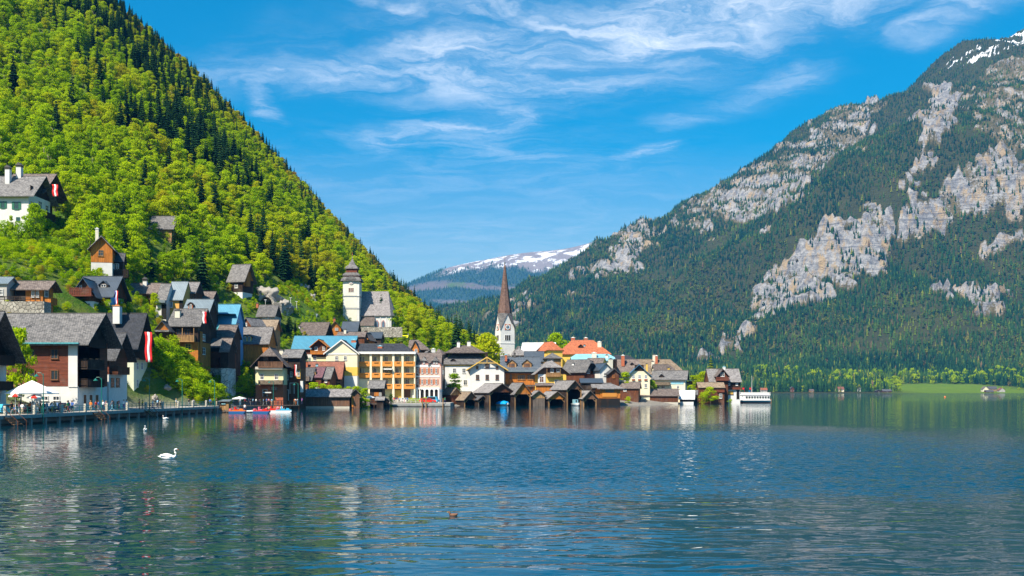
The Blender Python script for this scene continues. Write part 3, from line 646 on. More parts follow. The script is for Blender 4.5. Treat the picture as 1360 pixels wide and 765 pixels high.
def plant_hill():
    s = 4.3; X, Y = np.meshgrid(np.arange(-500, 60, s), np.arange(150, 780, s)); X = (X + RNG.uniform(-.45, .45, X.shape)*s).ravel(); Y = (Y + RNG.uniform(-.45, .45, Y.shape)*s).ravel()
    Z = gz(X, Y); px = CX + F*X/Y; py = HY - F*(Z - CH)/Y
    keep = (px > -110) & (px < 720) & (Z > 9) & (py < line_at(FOREST_EDGE, px)) & (py > -150)
    keep &= ~inpoly(px, py, [(345, 388), (362, 368), (420, 388), (430, 412), (400, 425), (348, 412)])
    keep &= ~((Y > 430) & (RNG.uniform(size=X.shape) < 0.30)) & free(X, Y, .8)
    for x0, x1, y0, y1, Yh in VIEWS:                  # gardens kept open in front of these buildings
        tp = HY - F*(Z + 11 - CH)/Y; keep &= ~((Y < Yh + 3) & (px > x0 - 8) & (px < x1 + 8) & (tp < y1) & (py > y0))
    X, Y, Z, px, py = X[keep], Y[keep], Z[keep], px[keep], py[keep]
    n1 = fbm(X/38, Y/38, 3, 71); n2 = fbm(X/60 + Y/90, Z/25, 3, 73); n = len(X); u = RNG.uniform(size=n)
    # dark spruces stand in the upper middle of the slope, on the crest and in scattered patches
    band = np.exp(-((px - (150 + (py - 60)*0.75)) / 60)**2) * np.clip((330 - py)/120, 0, 1)
    pc = 0.04 + 0.62 * band * np.clip((n1 - .36)*5, 0, 1.4) + 0.16 * np.clip((Y - 585)/40, 0, 1) + 0.16*np.clip((n2 - .58)*8, 0, 1)
    con = u < pc; h = np.where(con, RNG.uniform(11, 19, n), np.clip(RNG.normal(9.2, 2.3, n), 5, 15)) * np.where(Y > 560, .8, 1)
    brown = np.clip((Y - 600)/40, 0, 1) * RNG.uniform(size=n) 
    tint = np.where(con, RNG.uniform(.05, .42, n), np.clip(.55 + .3*(n2 - .5)*2 + RNG.normal(0, .08, n) + .36*brown, .2, np.where(Y > 590, 1, .76)))
    k = np.where(con, 5 + RNG.integers(0, 3, n), RNG.integers(0, 5, n)); rz = RNG.uniform(0, 6.28, n)
    size = h / Y * ((px > -15) & (px < 690) & (py > -20)); order = np.argsort(-size)
    ib = [i for i in order if not con[i]][:300]; ic = [i for i in order if con[i]][:120]
    for i in ib: tree('b', (X[i], Y[i], Z[i]), h[i], tint[i], rz[i], int(k[i]), 'fresh green broadleaf tree in the wood on the steep slope', 'broadleaf trees of the hillside wood', wide=RNG.uniform(.68, 1.12))
    for i in ic: tree('c', (X[i], Y[i], Z[i]), h[i], tint[i], rz[i], int(k[i]) - 5, 'dark narrow spruce among the green trees on the steep slope', 'dark spruces of the hillside wood')
    rest = np.ones(n, bool); rest[ib] = False; rest[ic] = False
    scatter('hillside_forest', np.c_[X, Y, Z][rest], rz[rest], h[rest]/10, k[rest], tint[rest], C_HILL, 'dense spring green wood covering the upper steep slope', 'forest')
def bil(G, x, y, x0, y0, d):
    fx = np.clip((x - x0)/d, 0, G.shape[1] - 1.01); fy = np.clip((y - y0)/d, 0, G.shape[0] - 1.01); a = fx.astype(int); b = fy.astype(int); u = fx - a; v = fy - b
    return (G[b, a]*(1-u) + G[b, a+1]*u)*(1-v) + (G[b+1, a]*(1-u) + G[b+1, a+1]*u)*v
def plant_mountain():
    s = 8.0; X, Y = np.meshgrid(np.arange(-500, 2750, s), np.arange(1700, 4350, s)); X = (X + RNG.uniform(-.5, .5, X.shape)*s).ravel(); Y = (Y + RNG.uniform(-.5, .5, Y.shape)*s).ravel()
    k = (X/Y*F + CX > 480) & (X/Y*F + CX < 1450); X, Y = X[k], Y[k]
    B = lambda G: bil(G, X, Y, xs2[0], ys2[0], DX2)
    Z = B(Z2); rk = B(rock2); sn = B(snow2); md = B(mead2); px = CX + F*X/Y; py = HY - F*(Z - CH)/Y
    n1 = fbm(X/30, Y/30, 3, 81); n2 = fbm(X/160 + Z/150, Y/160, 4, 83); n3 = fbm(X/90, Y/90, 3, 85); u = RNG.uniform(size=len(X))
    sk = fbm((X*.92 + Y*.4)/13, (Y*.92 - X*.4)/70, 3, 87); keep = (u > np.clip(rk * 1.15 + ((n1 - .5)*1.2 + (sk - .5)*2.6)*(rk > 0.05), 0, .985)) & (sn < .3) & (md < .5) & (u > np.clip((Z - 1000)/900, 0, .45))
    keep &= ~((n3 > .66) & (u < .6))
    X, Y, Z, n1, n2, n3, px, py = X[keep], Y[keep], Z[keep], n1[keep], n2[keep], n3[keep], px[keep], py[keep]; n = len(X); u = RNG.uniform(size=n)
    mid = np.exp(-((py - 400)/60)**2) * np.exp(-((px - 900)/130)**2)
    dec = u < np.clip(.09 + .85*mid*np.clip((n2 - .40)*6, 0, 1) + .2*np.clip((n2 - .58)*8, 0, 1), 0, .7)
    h = np.where(dec, RNG.uniform(9, 14, n), RNG.uniform(9, 23, n)) * np.clip(1.15 - Z/2400, .5, 1)
    tint = np.where(dec, np.clip(RNG.normal(.62, .14, n) + .25*(RNG.uniform(size=n) < .1), .3, 1), np.clip(RNG.normal(.26, .11, n) + .55*(n2 - .5) + .5*(RNG.uniform(size=n) < .04) + .25*np.clip((n3 - .55)*5, 0, 1), .02, 1))
    idx = np.where(dec, 3 + RNG.integers(0, 2, n), RNG.integers(0, 3, n))
    scatter('mountain_forest', np.c_[X, Y, Z - .5], RNG.uniform(0, 6.28, n), h/10, idx, tint, C_FAR, 'dark conifer forest covering the mountain across the lake', 'forest'); print('mountain trees', n)
plant_mountain()
def plant_far():
    s = 24.0; X, Y = np.meshgrid(np.arange(-1600, 1500, s), np.arange(6600, 9200, s)); X = (X + RNG.uniform(-.5, .5, X.shape)*s).ravel(); Y = (Y + RNG.uniform(-.5, .5, Y.shape)*s).ravel()
    w = bil(wood3, X, Y, -1700, 5700, 22.0); Z = bil(Z3, X, Y, -1700, 5700, 22.0); px = CX + F*X/Y
    k = (RNG.uniform(size=X.shape) < w) & (px > 470) & (px < 860); X, Y, Z = X[k], Y[k], Z[k]; n = len(X)
    scatter('far_forest', np.c_[X, Y, Z], RNG.uniform(0, 6.28, n), RNG.uniform(2.0, 3.0, n), RNG.integers(0, 3, n), RNG.uniform(.3, .62, n), C_FAR, 'bluish forest on the distant snowy mountain', 'forest')
plant_far()
# ------------------------------------------------------------------ building kit
m_plaster('white', (0.70, 0.69, 0.66)); m_plaster('ivory', (0.74, 0.71, 0.61)); m_plaster('cream', (0.78, 0.70, 0.50)); m_plaster('pale_yellow', (0.80, 0.72, 0.42)); m_plaster('yellow', (0.80, 0.52, 0.10))
m_plaster('ochre', (0.70, 0.38, 0.10)); m_plaster('pink', (0.72, 0.47, 0.38)); m_plaster('rose', (0.45, 0.24, 0.21)); m_plaster('blue_plaster', (0.22, 0.42, 0.72)); m_plaster('grey_plaster', (0.42, 0.40, 0.37)); m_plaster('sage', (0.66, 0.68, 0.52))  # the blue one is white plaster with shade put into its colour
m_wood('wood_dark', (0.035, 0.02, 0.013)); m_wood('wood_brown', (0.15, 0.05, 0.02)); m_wood('wood_red', (0.20, 0.055, 0.028), True); m_wood('wood_orange', (0.58, 0.20, 0.03)); m_wood('wood_tan', (0.42, 0.24, 0.10)); m_wood('wood_grey', (0.17, 0.135, 0.11)); m_wood('wood_weathered', (0.20, 0.10, 0.055), contrast=1.4)
m_shingle('shingle_grey', (0.10, 0.098, 0.10), (0.23, 0.22, 0.215)); m_shingle('shingle_pale', (0.15, 0.14, 0.14), (0.31, 0.295, 0.29), moss=.1); m_shingle('shingle_brown', (0.10, 0.078, 0.07), (0.22, 0.18, 0.16)); m_shingle('shingle_dark', (0.05, 0.052, 0.058), (0.12, 0.122, 0.13), moss=.08)
m_shingle('shingle_mid', (0.17, 0.155, 0.155), (0.33, 0.31, 0.31), moss=.05); m_shingle('shingle_tan', (0.17, 0.125, 0.085), (0.32, 0.25, 0.18)); m_shingle('shingle_spire', (0.13, 0.075, 0.06), (0.24, 0.15, 0.12), moss=0); m_shingle('tile_red', (0.34, 0.095, 0.045), (0.52, 0.17, 0.075), .3, .3, moss=.12); m_shingle('tile_brown', (0.20, 0.075, 0.05), (0.30, 0.12, 0.08), .3, .3, moss=.1); m_shingle('tile_purple', (0.13, 0.06, 0.08), (0.22, 0.11, 0.13), .3, .3, moss=.05)
m_shingle('tile_black', (0.02, 0.024, 0.032), (0.05, 0.055, 0.07), .34, .34, moss=0)
m_metalroof('metal_blue', (0.07, 0.26, 0.38)); m_metalroof('metal_sky', (0.30, 0.58, 0.66)); m_metalroof('metal_dark', (0.07, 0.09, 0.115)); m_metalroof('metal_grey', (0.19, 0.24, 0.27)); m_metalroof('metal_teal', (0.10, 0.38, 0.42)); m_metalroof('metal_white', (0.72, 0.72, 0.72), .6); m_metalroof('metal_navy', (0.06, 0.19, 0.33))
m_glass('glass'); m_glass('glass_blue', (0.07, 0.12, 0.18)); m_plain('painted_shade', (0.010, 0.009, 0.008), 0.9); m_plain('trim_white', (0.74, 0.73, 0.70), 0.6, var=.06); m_plain('trim_brown', (0.16, 0.07, 0.03), 0.7); m_plain('trim_yellow', (0.66, 0.42, 0.08), 0.6); m_plain('trim_green', (0.02, 0.13, 0.08), 0.5)  # the near-black plain colour is painted shade for interiors without depth
m_plain('shutter_orange', (0.48, 0.13, 0.03), 0.6); m_plain('balcony_orange', (0.62, 0.25, 0.04), 0.55); m_plain('brick_red', (0.42, 0.12, 0.055), 0.85, var=.3, scale=5); m_plain('chimney_cream', (0.66, 0.62, 0.50), 0.85, var=.25); m_plain('cap_dark', (0.09, 0.085, 0.08), 0.8); m_plain('cap_orange', (0.55, 0.22, 0.07), 0.8)
m_plain('lead', (0.20, 0.22, 0.25), 0.45, 0.3); m_stone('rubble_wall', (0.30, 0.27, 0.23), (0.58, 0.54, 0.47), 1.3); m_stone('white_stone', (0.55, 0.53, 0.48), (0.78, 0.76, 0.71), 0.9); m_plain('concrete', (0.32, 0.32, 0.30), 0.85, var=.3, scale=.7); m_plain('concrete_pale', (0.52, 0.48, 0.40), 0.85, var=.25)
BUILT = []
class House:
    def __init__(s, name, label, xl, xr, Y, eave, ridge, ax='x', dep=9.0, rz=0.0, base=None, walls=(('white', None),), roof='shingle_grey', oh=0.6, og=0.5, hip=(0, 0), th=0.2, gmat=None, cat='house', group=None, hk=0.8):
        r = math.radians(rz); e = Vector((math.cos(r), math.sin(r))); bk = Vector((-math.sin(r), math.cos(r)))
        kx = ((xl + xr)/2 - CX) / F; C = Vector((kx*Y, Y))
        def t_at(px): k = (px - CX) / F; return (k*C.y - C.x) / (e.x - k*e.y)
        tl, tr = t_at(xl), t_at(xr); s.w = w = tr - tl; s.d = dep; M = C + e*(tl + tr)/2; s.M, s.e, s.bk = M, e, bk; ctr = M + bk*dep/2
        cor = [M + e*sx*w/2 + bk*q*dep for sx in (-1, 1) for q in (0, .5, 1)]
        g = float(min(gz(c.x, c.y) for c in cor)) - 0.7
        s.zb = zb = (base if base is not None else max(g, -0.8)); s.ctr = ctr; s.hh = w/2; BUILT.append((ctr.x, ctr.y, math.hypot(w, dep)/2))
        s.root = empty(name, (ctr.x, ctr.y, zb), r); tag(s.root, label, cat, group)
        s.ax = ax; s.oh, s.og = oh, og
        zed = s.zpx(eave, M.y) - zb                                  # roof edge as the photo shows it
        if ax == 'x': ry = M.y + bk.y*dep/2; zr = s.zpx(ridge, ry) - zb; S, Lh = dep/2, w/2
        else: zr = s.zpx(ridge, M.y) - zb; S, Lh = w/2, dep/2
        if ax == 'x': zed = s.zpx(eave, M.y - oh*bk.y) - zb
        s.slope = k = (zr - zed) / (S + oh); s.zr, s.S, s.Lh = zr, S, Lh; s.ze = ze = zed + k*oh - th*1.05; s.zed = zed
        s.roof_part(S + oh, Lh + og, zed, zr, hip, th, MAT[roof], hk)
        # walls, from the ground up
        z0 = 0.0; n = len(walls)
        for i, (mt, top) in enumerate(walls):
            last = i == n - 1; z1 = ze if last else s.zpx(top, M.y) - zb; pr = 0.05*(i % 2)
            m = MB(); A, B = (S + pr, Lh + pr)
            if last:
                zt = zr - th*1.1
                prof = [(-A, z0), (A, z0), (A, ze), (0, zt), (-A, ze)]
                if max(hip) > 0.02: hcut = max(hip); f = 1 - hcut; prof = [(-A, z0), (A, z0), (A, ze)] + ([(S*hcut, ze + (zt-ze)*f), (-S*hcut, ze + (zt-ze)*f)] if hcut < .98 else []) + [(-A, ze)]
                m.prism(prof, -B, B, 'x' if ax == 'x' else 'y')
            else:
                (m.box(-B, B, -A, A, z0, z1) if ax == 'x' else m.box(-A, A, -B, B, z0, z1))
            m.build('timber_wall' if 'wood' in mt else 'wall', MAT[mt], s.root); z0 = z1
        if gmat:                                                      # gable boards
            zt = zr - th*1.1; m = MB(); q = S - 0.05
            tri = [(-q, ze + .02), (q, ze + .02), (0, zt)]
            if ax == 'x':
                for a, b in ((Lh, Lh + .08), (-Lh - .08, -Lh)): MB().prism(tri, a, b, 'x').build('gable', MAT[gmat], s.root)
            else: MB().prism(tri, -Lh - .08, -Lh, 'y').build('gable', MAT[gmat], s.root)
    def zpx(s, py, y): return CH + (HY - py) * y / F
    def roof_part(s, S, L, ze, zr, hip, th, mat, hk=.8, name='roof'):
        hl, hr = hip
        def end(sg, h, side):                                         # points along one end of one slope
            x = sg*L
            if h < .02: return [(x, 0.0, zr)]
            zi = ze + (zr-ze)*(1-h); p = [(x, side*S*h, zi)] if h < .98 else []
            return p + [(x - sg*h*S*hk, 0.0, zr)]
        fr = [(-L, -S, ze), (L, -S, ze)] + end(1, hr, -1) + end(-1, hl, -1)[::-1]
        bkp = [(L, S, ze), (-L, S, ze)] + end(-1, hl, 1) + end(1, hr, 1)[::-1]
        polys = [fr, bkp]
        for sg, h in ((-1, hl), (1, hr)):
            if h >= .02:
                q = S if h >= .98 else S*h; zi = ze if h >= .98 else ze + (zr-ze)*(1-h)
                tri = [(sg*L, -q, zi), (sg*L, q, zi), (sg*L - sg*h*S*hk, 0.0, zr)]; polys.append(tri if sg > 0 else tri[::-1])
        if s.ax == 'y': polys = [[(y, x, z) for x, y, z in reversed(p)] for p in polys]
        s.roof = MB().thick(polys, th).build(name, mat, s.root)
        rp = [(-L + hl*S*hk, zr), (L - hr*S*hk, zr)]
        m = MB()
        if s.ax == 'x': m.box(rp[0][0], rp[1][0], -.14, .14, zr - .06, zr + .07)
        else: m.box(-.14, .14, rp[0][0], rp[1][0], zr - .06, zr + .07)
        m.build('ridge_cap', MAT['cap_dark'] if 'metal' not in mat.name else mat, s.roof)
    # --- coordinates on a face
    def face(s, f):
        w, d = s.w/2, s.d/2
        return {'F': (s.M, s.e, 1, lambda u, o, z: (u, -d - o, z)), 'R': (s.M + s.e*w, s.bk, 1, lambda u, o, z: (w + o, -d + u, z)),
                'L': (s.M - s.e*w, s.bk, -1, lambda u, o, z: (-w - o, -d + u, z))}[f]
    def u_at(s, f, px):
        Pt, dr, _, _ = s.face(f); k = (px - CX)/F; return (k*Pt.y - Pt.x) / (dr.x - k*dr.y)
    def pt(s, f, px, py):
        Pt, dr, _, _ = s.face(f); u = s.u_at(f, px); return u, s.zpx(py, Pt.y + dr.y*u) - s.zb
    def fbox(s, m, f, u0, u1, o0, o1, z0, z1):
        _, _, _, mp = s.face(f); a = mp(u0, o0, z0); b = mp(u1, o1, z1)
        return m.box(min(a[0], b[0]), max(a[0], b[0]), min(a[1], b[1]), max(a[1], b[1]), z0, z1)
    def rect(s, f, px0, px1, py0, py1):
        u0, z1 = s.pt(f, px0, py0); u1, z0 = s.pt(f, px1, py1); _, z0 = s.pt(f, px0, py1)
        return min(u0, u1), max(u0, u1), z0, z1
    def win(s, f, px, py, w, h, frame='trim_white', pane='glass', shut=None, bars=1, cross=True, o=0.0, arch=False):
        u0, u1, z0, z1 = s.rect(f, px - w/2, px + w/2, py - h/2, py + h/2)
        if u1 - u0 < .35: c = (u0+u1)/2; u0, u1 = c-.3, c+.3
        o += .06; t = min(.11, (u1-u0)*.14); m = MB()
        s.fbox(m, f, u0, u1, o-.02, o+.09, z0, z0+t); s.fbox(m, f, u0, u1, o-.02, o+.09, z1-t, z1); s.fbox(m, f, u0, u0+t, o-.02, o+.085, z0+t, z1-t); s.fbox(m, f, u1-t, u1, o-.02, o+.085, z0+t, z1-t)
        for i in range(bars): c = u0 + (u1-u0)*(i+1)/(bars+1); s.fbox(m, f, c-t*.35, c+t*.35, o-.02, o+.06, z0+t, z1-t)
        if cross: zc = z0 + (z1-z0)*.6; s.fbox(m, f, u0+t, u1-t, o-.02, o+.055, zc-t*.3, zc+t*.3)
        s.fbox(m, f, u0-.08, u1+.08, o-.02, o+.16, z0-.09, z0-.005)
        wd = m.build('window', MAT[frame], s.root)
        s.fbox(MB(), f, u0+.02, u1-.02, o-.05, o+.015, z0+.02, z1-.02).build('pane', MAT[pane], wd)
        if shut:
            sw = (u1-u0)*.48
            for a, b in ((u0-sw-.03, u0-.03), (u1+.03, u1+sw+.03)): s.fbox(MB(), f, a, b, o-.02, o+.07, z0, z1).build('shutter', MAT[shut], wd)
        return wd
    def door(s, f, px, py, w, h, mat='trim_brown'):
        u0, u1, z0, z1 = s.rect(f, px - w/2, px + w/2, py - h/2, py + h/2); d = s.fbox(MB(), f, u0, u1, .02, .10, z0, z1).build('door', MAT[mat], s.root)
        m = MB(); s.fbox(m, f, u0-.12, u0, .02, .14, z0, z1+.12); s.fbox(m, f, u1, u1+.12, .02, .14, z0, z1+.12); s.fbox(m, f, u0, u1, .02, .14, z1, z1+.12); m.build('frame', MAT['trim_white'], d)
    def panel(s, f, px0, px1, py0, py1, mat, name='wall_panel', o=.09):
        u0, u1, z0, z1 = s.rect(f, px0, px1, py0, py1); return s.fbox(MB(), f, u0, u1, .0, o, z0, z1).build(name, MAT[mat], s.root)
    def balcony(s, f, px0, px1, py0, py1, mat='wood_dark', dep=1.2, slats=True, roofpost=None):
        u0, u1, z0, z1 = s.rect(f, px0, px1, py0, py1); b = s.fbox(MB(), f, u0, u1, .03, dep, z0 - .18, z0).build('balcony', MAT[mat], s.root)
        m = MB(); s.fbox(m, f, u0, u1, dep-.1, dep+.02, z1-.1, z1+.02); s.fbox(m, f, u0, u1, dep-.08, dep, z0, z0+.1)
        for ua, ub in ((u0, u0+.1), (u1-.1, u1)): s.fbox(m, f, ua, ub, .03, dep-.1, z1-.1, z1+.02); s.fbox(m, f, ua, ub, .03, dep-.1, z0+.15, z1-.2)
        n = max(2, int((u1-u0)/.34)); 
        for i in range(n): c = u0 + (u1-u0)*(i+.5)/n; s.fbox(m, f, c-.13, c+.13, dep-.07, dep-.02, z0+.1, z1-.1)
        for ua in (u0, u1-.12): s.fbox(m, f, ua, ua+.12, dep-.12, dep+.03, z0, z1+.05)
        m.build('railing', MAT[mat], b)
        if roofpost is not None:
            zt = s.zpx(roofpost, s.M.y) - s.zb; k = max(2, int((u1-u0)/2.6)+1)
            for i in range(k): c = u0 + .08 + (u1-u0-.16)*i/(k-1); s.fbox(MB(), f, c-.07, c+.07, dep-.14, dep, z1+.05, zt).build('post', MAT[mat], b)
        return b
    def chimney(s, px, py0, py1, w, mat='white', yl=0.0, cap='cap_dark', roofed=False):
        Pt = s.M + s.bk*(s.d/2 + yl); k = (px - CX)/F; u = (k*Pt.y - Pt.x)/(s.e.x - k*s.e.y); y = Pt.y + s.e.y*u
        zt = s.zpx(py0, y) - s.zb; z0 = s.zpx(py1, y) - s.zb - 1.0; h = max(.35, w*y/F/2)
        c = MB().box(u-h, u+h, yl-h, yl+h, z0, zt-.25).build('chimney', MAT[mat], s.root)
        m = MB().box(u-h-.1, u+h+.1, yl-h-.1, yl+h+.1, zt-.25, zt-.1)
        if roofed: m.prism([(u-h-.2, zt+.15), (u+h+.2, zt+.15), (u, zt+.15+h*1.3)], yl-h-.2, yl+h+.2, 'y'); m.box(u-h+.05, u+h-.05, yl-h+.05, yl+h-.05, zt-.1, zt+.16)
        else: m.box(u-h*.5, u+h*.5, yl-h*.5, yl+h*.5, zt-.1, zt+.12)
        m.build('cap', MAT[cap], c)
    def dormer(s, px, py0, py1, w, wall='wood_tan', roof='shingle_dark', pane='glass', bars=1, frame='trim_white', win=True, ohd=.3):
        """gabled dormer on the front slope: apex py0, sill py1, width w"""
        f = 'F'; Pt, dr, _, _ = s.face(f); u = s.u_at(f, px); z0 = s.zpx(py1, Pt.y + 1.2) - s.zb; zt = s.zpx(py0, Pt.y + 1.2) - s.zb; h = w*Pt.y/F/2
        yf = -s.S + max(.05, (z0 - .25 - s.ze) / max(.2, s.slope)); rise = min(h*.85, (zt - z0)*.55); zw = zt - rise
        yb = min(0.0, -s.S + (zt - s.ze)/max(.2, s.slope)); k = rise/h
        m = MB().prism([(u-h, z0-.4), (u+h, z0-.4), (u+h, zw-.1), (u, zt-.15), (u-h, zw-.1)], yf, max(yb, yf+.8), 'y'); d = m.build('dormer', MAT[wall], s.root)
        A = h + ohd; ze = zt - k*A; y0 = yf - ohd
        MB().thick([[(u-A, y0, ze), (u, y0, zt), (u, yb+.2, zt), (u-A, yb+.2, ze)][::-1], [(u, y0, zt), (u+A, y0, ze), (u+A, yb+.2, ze), (u, yb+.2, zt)][::-1]], .13).build('dormer_roof', MAT[roof], d)
        if win:
            a, b, z1 = u-h*.62, u+h*.62, zw - .05; t = .08; m = MB().box(a, b, yf-.1, yf-.01, z0, z0+t).box(a, b, yf-.1, yf-.01, z1-t, z1)
            for i in range(bars + 2): c = a + (b-a-t)*i/(bars+1); m.box(c, c+t, yf-.09, yf-.01, z0+t, z1-t)
            m.box(a+.02, b-.02, yf-.045, yf-.02, z0+.05, z1-.05); m.v = m.v; m.build('dormer_window', MAT[frame], d)
            MB().box(a+t, b-t, yf-.06, yf-.046, z0+t, z1-t).build('pane', MAT[pane], d)
        return d
    def absorb(s, o):                                                 # another block becomes a wing of this building
        mw = lambda r_: Matrix.Translation(r_.location) @ Matrix.Rotation(r_.rotation_euler.z, 4, 'Z')
        inv = mw(s.root).inverted() @ mw(o.root)
        for c in list(o.root.children): c.parent = s.root; c.matrix_basis = inv @ c.matrix_basis
        bpy.data.objects.remove(o.root); return s
# ------------------------------------------------------------------ the village
H = House
# --- along the promenade
h = H('chalet', 'dark timber chalet cut by the edge of the photo, beside the waterside tree', -110, -42, 147, 478, 413, 'x', 11, 0, None, (('white', 478), ('wood_dark', None)), 'shingle_dark', 1.2, 2.6, gmat='wood_dark')
h.balcony('R', -36, 6, 470, 482, 'wood_dark', 1.6); h.balcony('R', -36, 4, 506, 517, 'wood_dark', 1.6); h.win('R', -20, 497, 10, 12); h.win('R', -4, 528, 8, 14)
h = H('chalet', 'large chalet with red brown boards and white ground floor behind the promenade cafe', 4, 103, 172, 457, 416, 'x', 12.5, 0, None, (('white', 513), ('wood_red', None)), 'shingle_grey', 1.3, 2.4, gmat='wood_dark')
h.panel('F', 91, 103.2, 458, 514, 'white', 'corner_pier', .12); h.panel('R', 104, 132, 452, 513, 'wood_dark', 'gallery_wall', .05)
for py0, py1 in ((477, 489), (503, 513)): h.balcony('R', 104.5, 127.5, py0, py1, 'wood_dark', 1.5)
h.balcony('R', 108, 130, 449, 459, 'wood_dark', 1.5)
for px, py in ((42, 470), (73, 470), (42, 498), (73, 498)): h.win('F', px, py, 10, 13, 'trim_brown', bars=1, cross=False, o=.06)
for px in (60, 75): h.win('F', px, 529, 9, 6, cross=False)
for px in (112, 120, 128): h.win('R', px, 482, 5, 13, 'trim_brown', o=.05); h.door('R', px, 533, 4, 17)
h.chimney(40, 433, 440, 6, 'metal_white', -3.0, 'glass'); h.panel('F', 30, 109, 455.2, 457.2, 'metal_teal', 'gutter', 1.45)
h = H('house', 'narrow white house with brown upper boards between the big chalet and the black roof', 131, 144.5, 190, 478, 442, 'x', 9, 0, None, (('white', 497), ('wood_red', None)), 'shingle_dark', .8, 1.7, gmat='wood_brown')
h.balcony('R', 146, 162, 487, 496, 'wood_brown', 1.5)
for px in (149, 156): h.win('R', px, 508, 4.2, 12, 'trim_brown')
h.door('R', 149, 540, 4.5, 14); h.door('R', 156, 540, 4.5, 14); h.win('F', 138, 490, 8, 6, o=.06)
h = H('house', 'sage green house with black tiled roof hung with a long flag', 139, 177.5, 214, 463, 416, 'x', 9, 0, None, (('grey_plaster', 523), ('sage', 475), ('wood_dark', None)), 'tile_black', 1.0, 1.3, gmat='wood_dark')
h.chimney(156, 405.5, 424, 9, 'white', -2.2, 'cap_orange'); h.balcony('R', 178, 193, 466, 476, 'wood_dark', 1.2)
for py in (486, 509):
    for px in (182, 188): h.win('R', px, py, 2.8, 10, 'trim_white', 'glass_blue')
h.win('F', 165, 507, 6, 14, 'trim_white', 'glass', None); h.win('F', 166, 530, 7, 7)
# --- on the slope above
h = H('house', 'white house high on the slope with grey shingle roof and a small flag', -22, 38, 280, 260, 234, 'x', 13, 0, None, (('white', 262), ('white', None)), 'shingle_grey', 1.2, 2.0, gmat='wood_dark')
h2 = H('wing', 'wing', 22, 40, 288, 256, 231, 'x', 14, 0, None, (('wood_dark', None),), 'shingle_brown', .8, 4.5); h.absorb(h2)
h.balcony('R', 45, 66, 278, 287, 'wood_dark', 1.7); h.panel('R', 40, 68, 246, 254, 'wood_dark', 'gable_boards', .2)
for px in (42, 53): h.win('R', px, 271, 4.5, 9, 'trim_white', 'glass_blue')
h.win('R', 62, 276, 4, 8); h.win('F', 4, 272, 5, 9, 'trim_green', shut='trim_green'); h.win('F', 22, 273, 6, 10, 'trim_green', shut='trim_green'); h.win('F', 24, 291, 5, 5, 'trim_green')
h.chimney(11, 224, 244, 6, 'white', -2.4, 'cap_dark', True); h.chimney(26, 221, 234, 6.5, 'white', 0, 'cap_dark', True)
q_ = hit(98, 309); h = H('shed', 'small grey roofed garden shed beside steps below the flagged house', 91, 104, q_[1], 302, 297, 'x', 3, 0, q_[2] - 1.2, (('wood_grey', None),), 'shingle_pale', .3, .3, cat='shed'); h.panel('F', 92.5, 102, 304, 309, 'painted_shade', 'opening', .05)  # opening is a flat panel with its inner shade painted on
h = H('cottage', 'tall cottage with orange boarded gable over a white storey on the slope', 121, 149, 252, 332, 313.5, 'y', 8.5, 14, None, (('white', 348.5), ('wood_orange', None)), 'shingle_pale', .8, .9)
h.win('F', 134, 336, 7, 8, 'wood_tan', bars=1); h.chimney(129, 303, 318, 4, 'chimney_cream', -1.5, 'trim_white')
h2 = H('wing', 'wing', 151, 163, 256, 347, 336, 'x', 5, 14, None, (('wood_dark', None),), 'shingle_dark', .4, .4); h2.balcony('F', 151, 171, 358, 368, 'wood_dark', 1.4); h2.win('F', 155, 354, 6, 8); h.absorb(h2)
h = H('hut', 'orange timber hut with a bay on top of the rubble stone terrace', 22, 57, 202, 384, 373, 'x', 4.5, 0, None, (('wood_orange', None),), 'shingle_brown', .8, 1.6, gmat='wood_orange', cat='hut')
h.panel('F', 20, 34, 384.5, 400, 'painted_shade', 'porch_shade', .06); h.win('F', 44, 390, 4, 9); h.win('F', 50, 390, 4, 9); h.win('R', 61, 389, 5, 10, bars=2); h.balcony('R', 58, 67, 395, 403, 'wood_orange', 1.4)  # porch interior is a flat panel painted as dark as its shade
h = H('chalet', 'dark timber chalet with red brown balcony below the tall orange cottage', 104, 146, 226, 394, 367, 'x', 10, 0, None, (('white', 400), ('wood_dark', None)), 'metal_dark', .6, 1.0, gmat='wood_brown')
h2 = H('wing', 'wing', 98, 125, 221, 395, 369, 'y', 7, 6, None, (('white', 400), ('wood_brown', None)), 'metal_dark', .8, .9); h2.balcony('F', 95, 124, 383, 393, 'wood_red', 1.5); h2.win('F', 106, 381, 6, 5); h2.win('F', 118, 407, 4, 9); h.absorb(h2)
for px in (136, 141): h.win('F', px, 408, 2.6, 8)
h.panel('R', 146.5, 162, 394, 420, 'blue_plaster', 'pale_wall', .06); h.win('R', 149, 408, 3, 9, o=.06); h.dormer(133, 372, 381, 11, 'wood_dark', 'metal_dark')  # right gable panel gives a white wall's blue shade as colour
h = H('hut', 'lean shelter with slate roof at the photo edge on the stone terrace', -12, 9, 200, 376, 368, 'x', 4, 0, None, (('grey_plaster', None),), 'metal_grey', .4, .5, cat='hut'); h.win('F', 2, 388, 5, 8)
h = H('house', 'small house with pale brown gable among the trees up the slope', 199, 228, 330, 304, 287, 'x', 8, 0, None, (('wood_tan', None),), 'shingle_grey', .7, .9, gmat='wood_tan'); h.win('F', 210, 308, 4, 5); h.win('R', 232, 309, 3, 5)
h = H('house', 'dark balconied house perched in trees above the tunnel road', 306, 322, 325, 374, 351, 'x', 7, -14, None, (('white', 388), ('wood_dark', None)), 'shingle_grey', .7, 1.2, gmat='wood_orange'); h.balcony('R', 323, 328, 372, 379, 'wood_orange', 1.2); h.win('F', 314, 380, 4, 5)
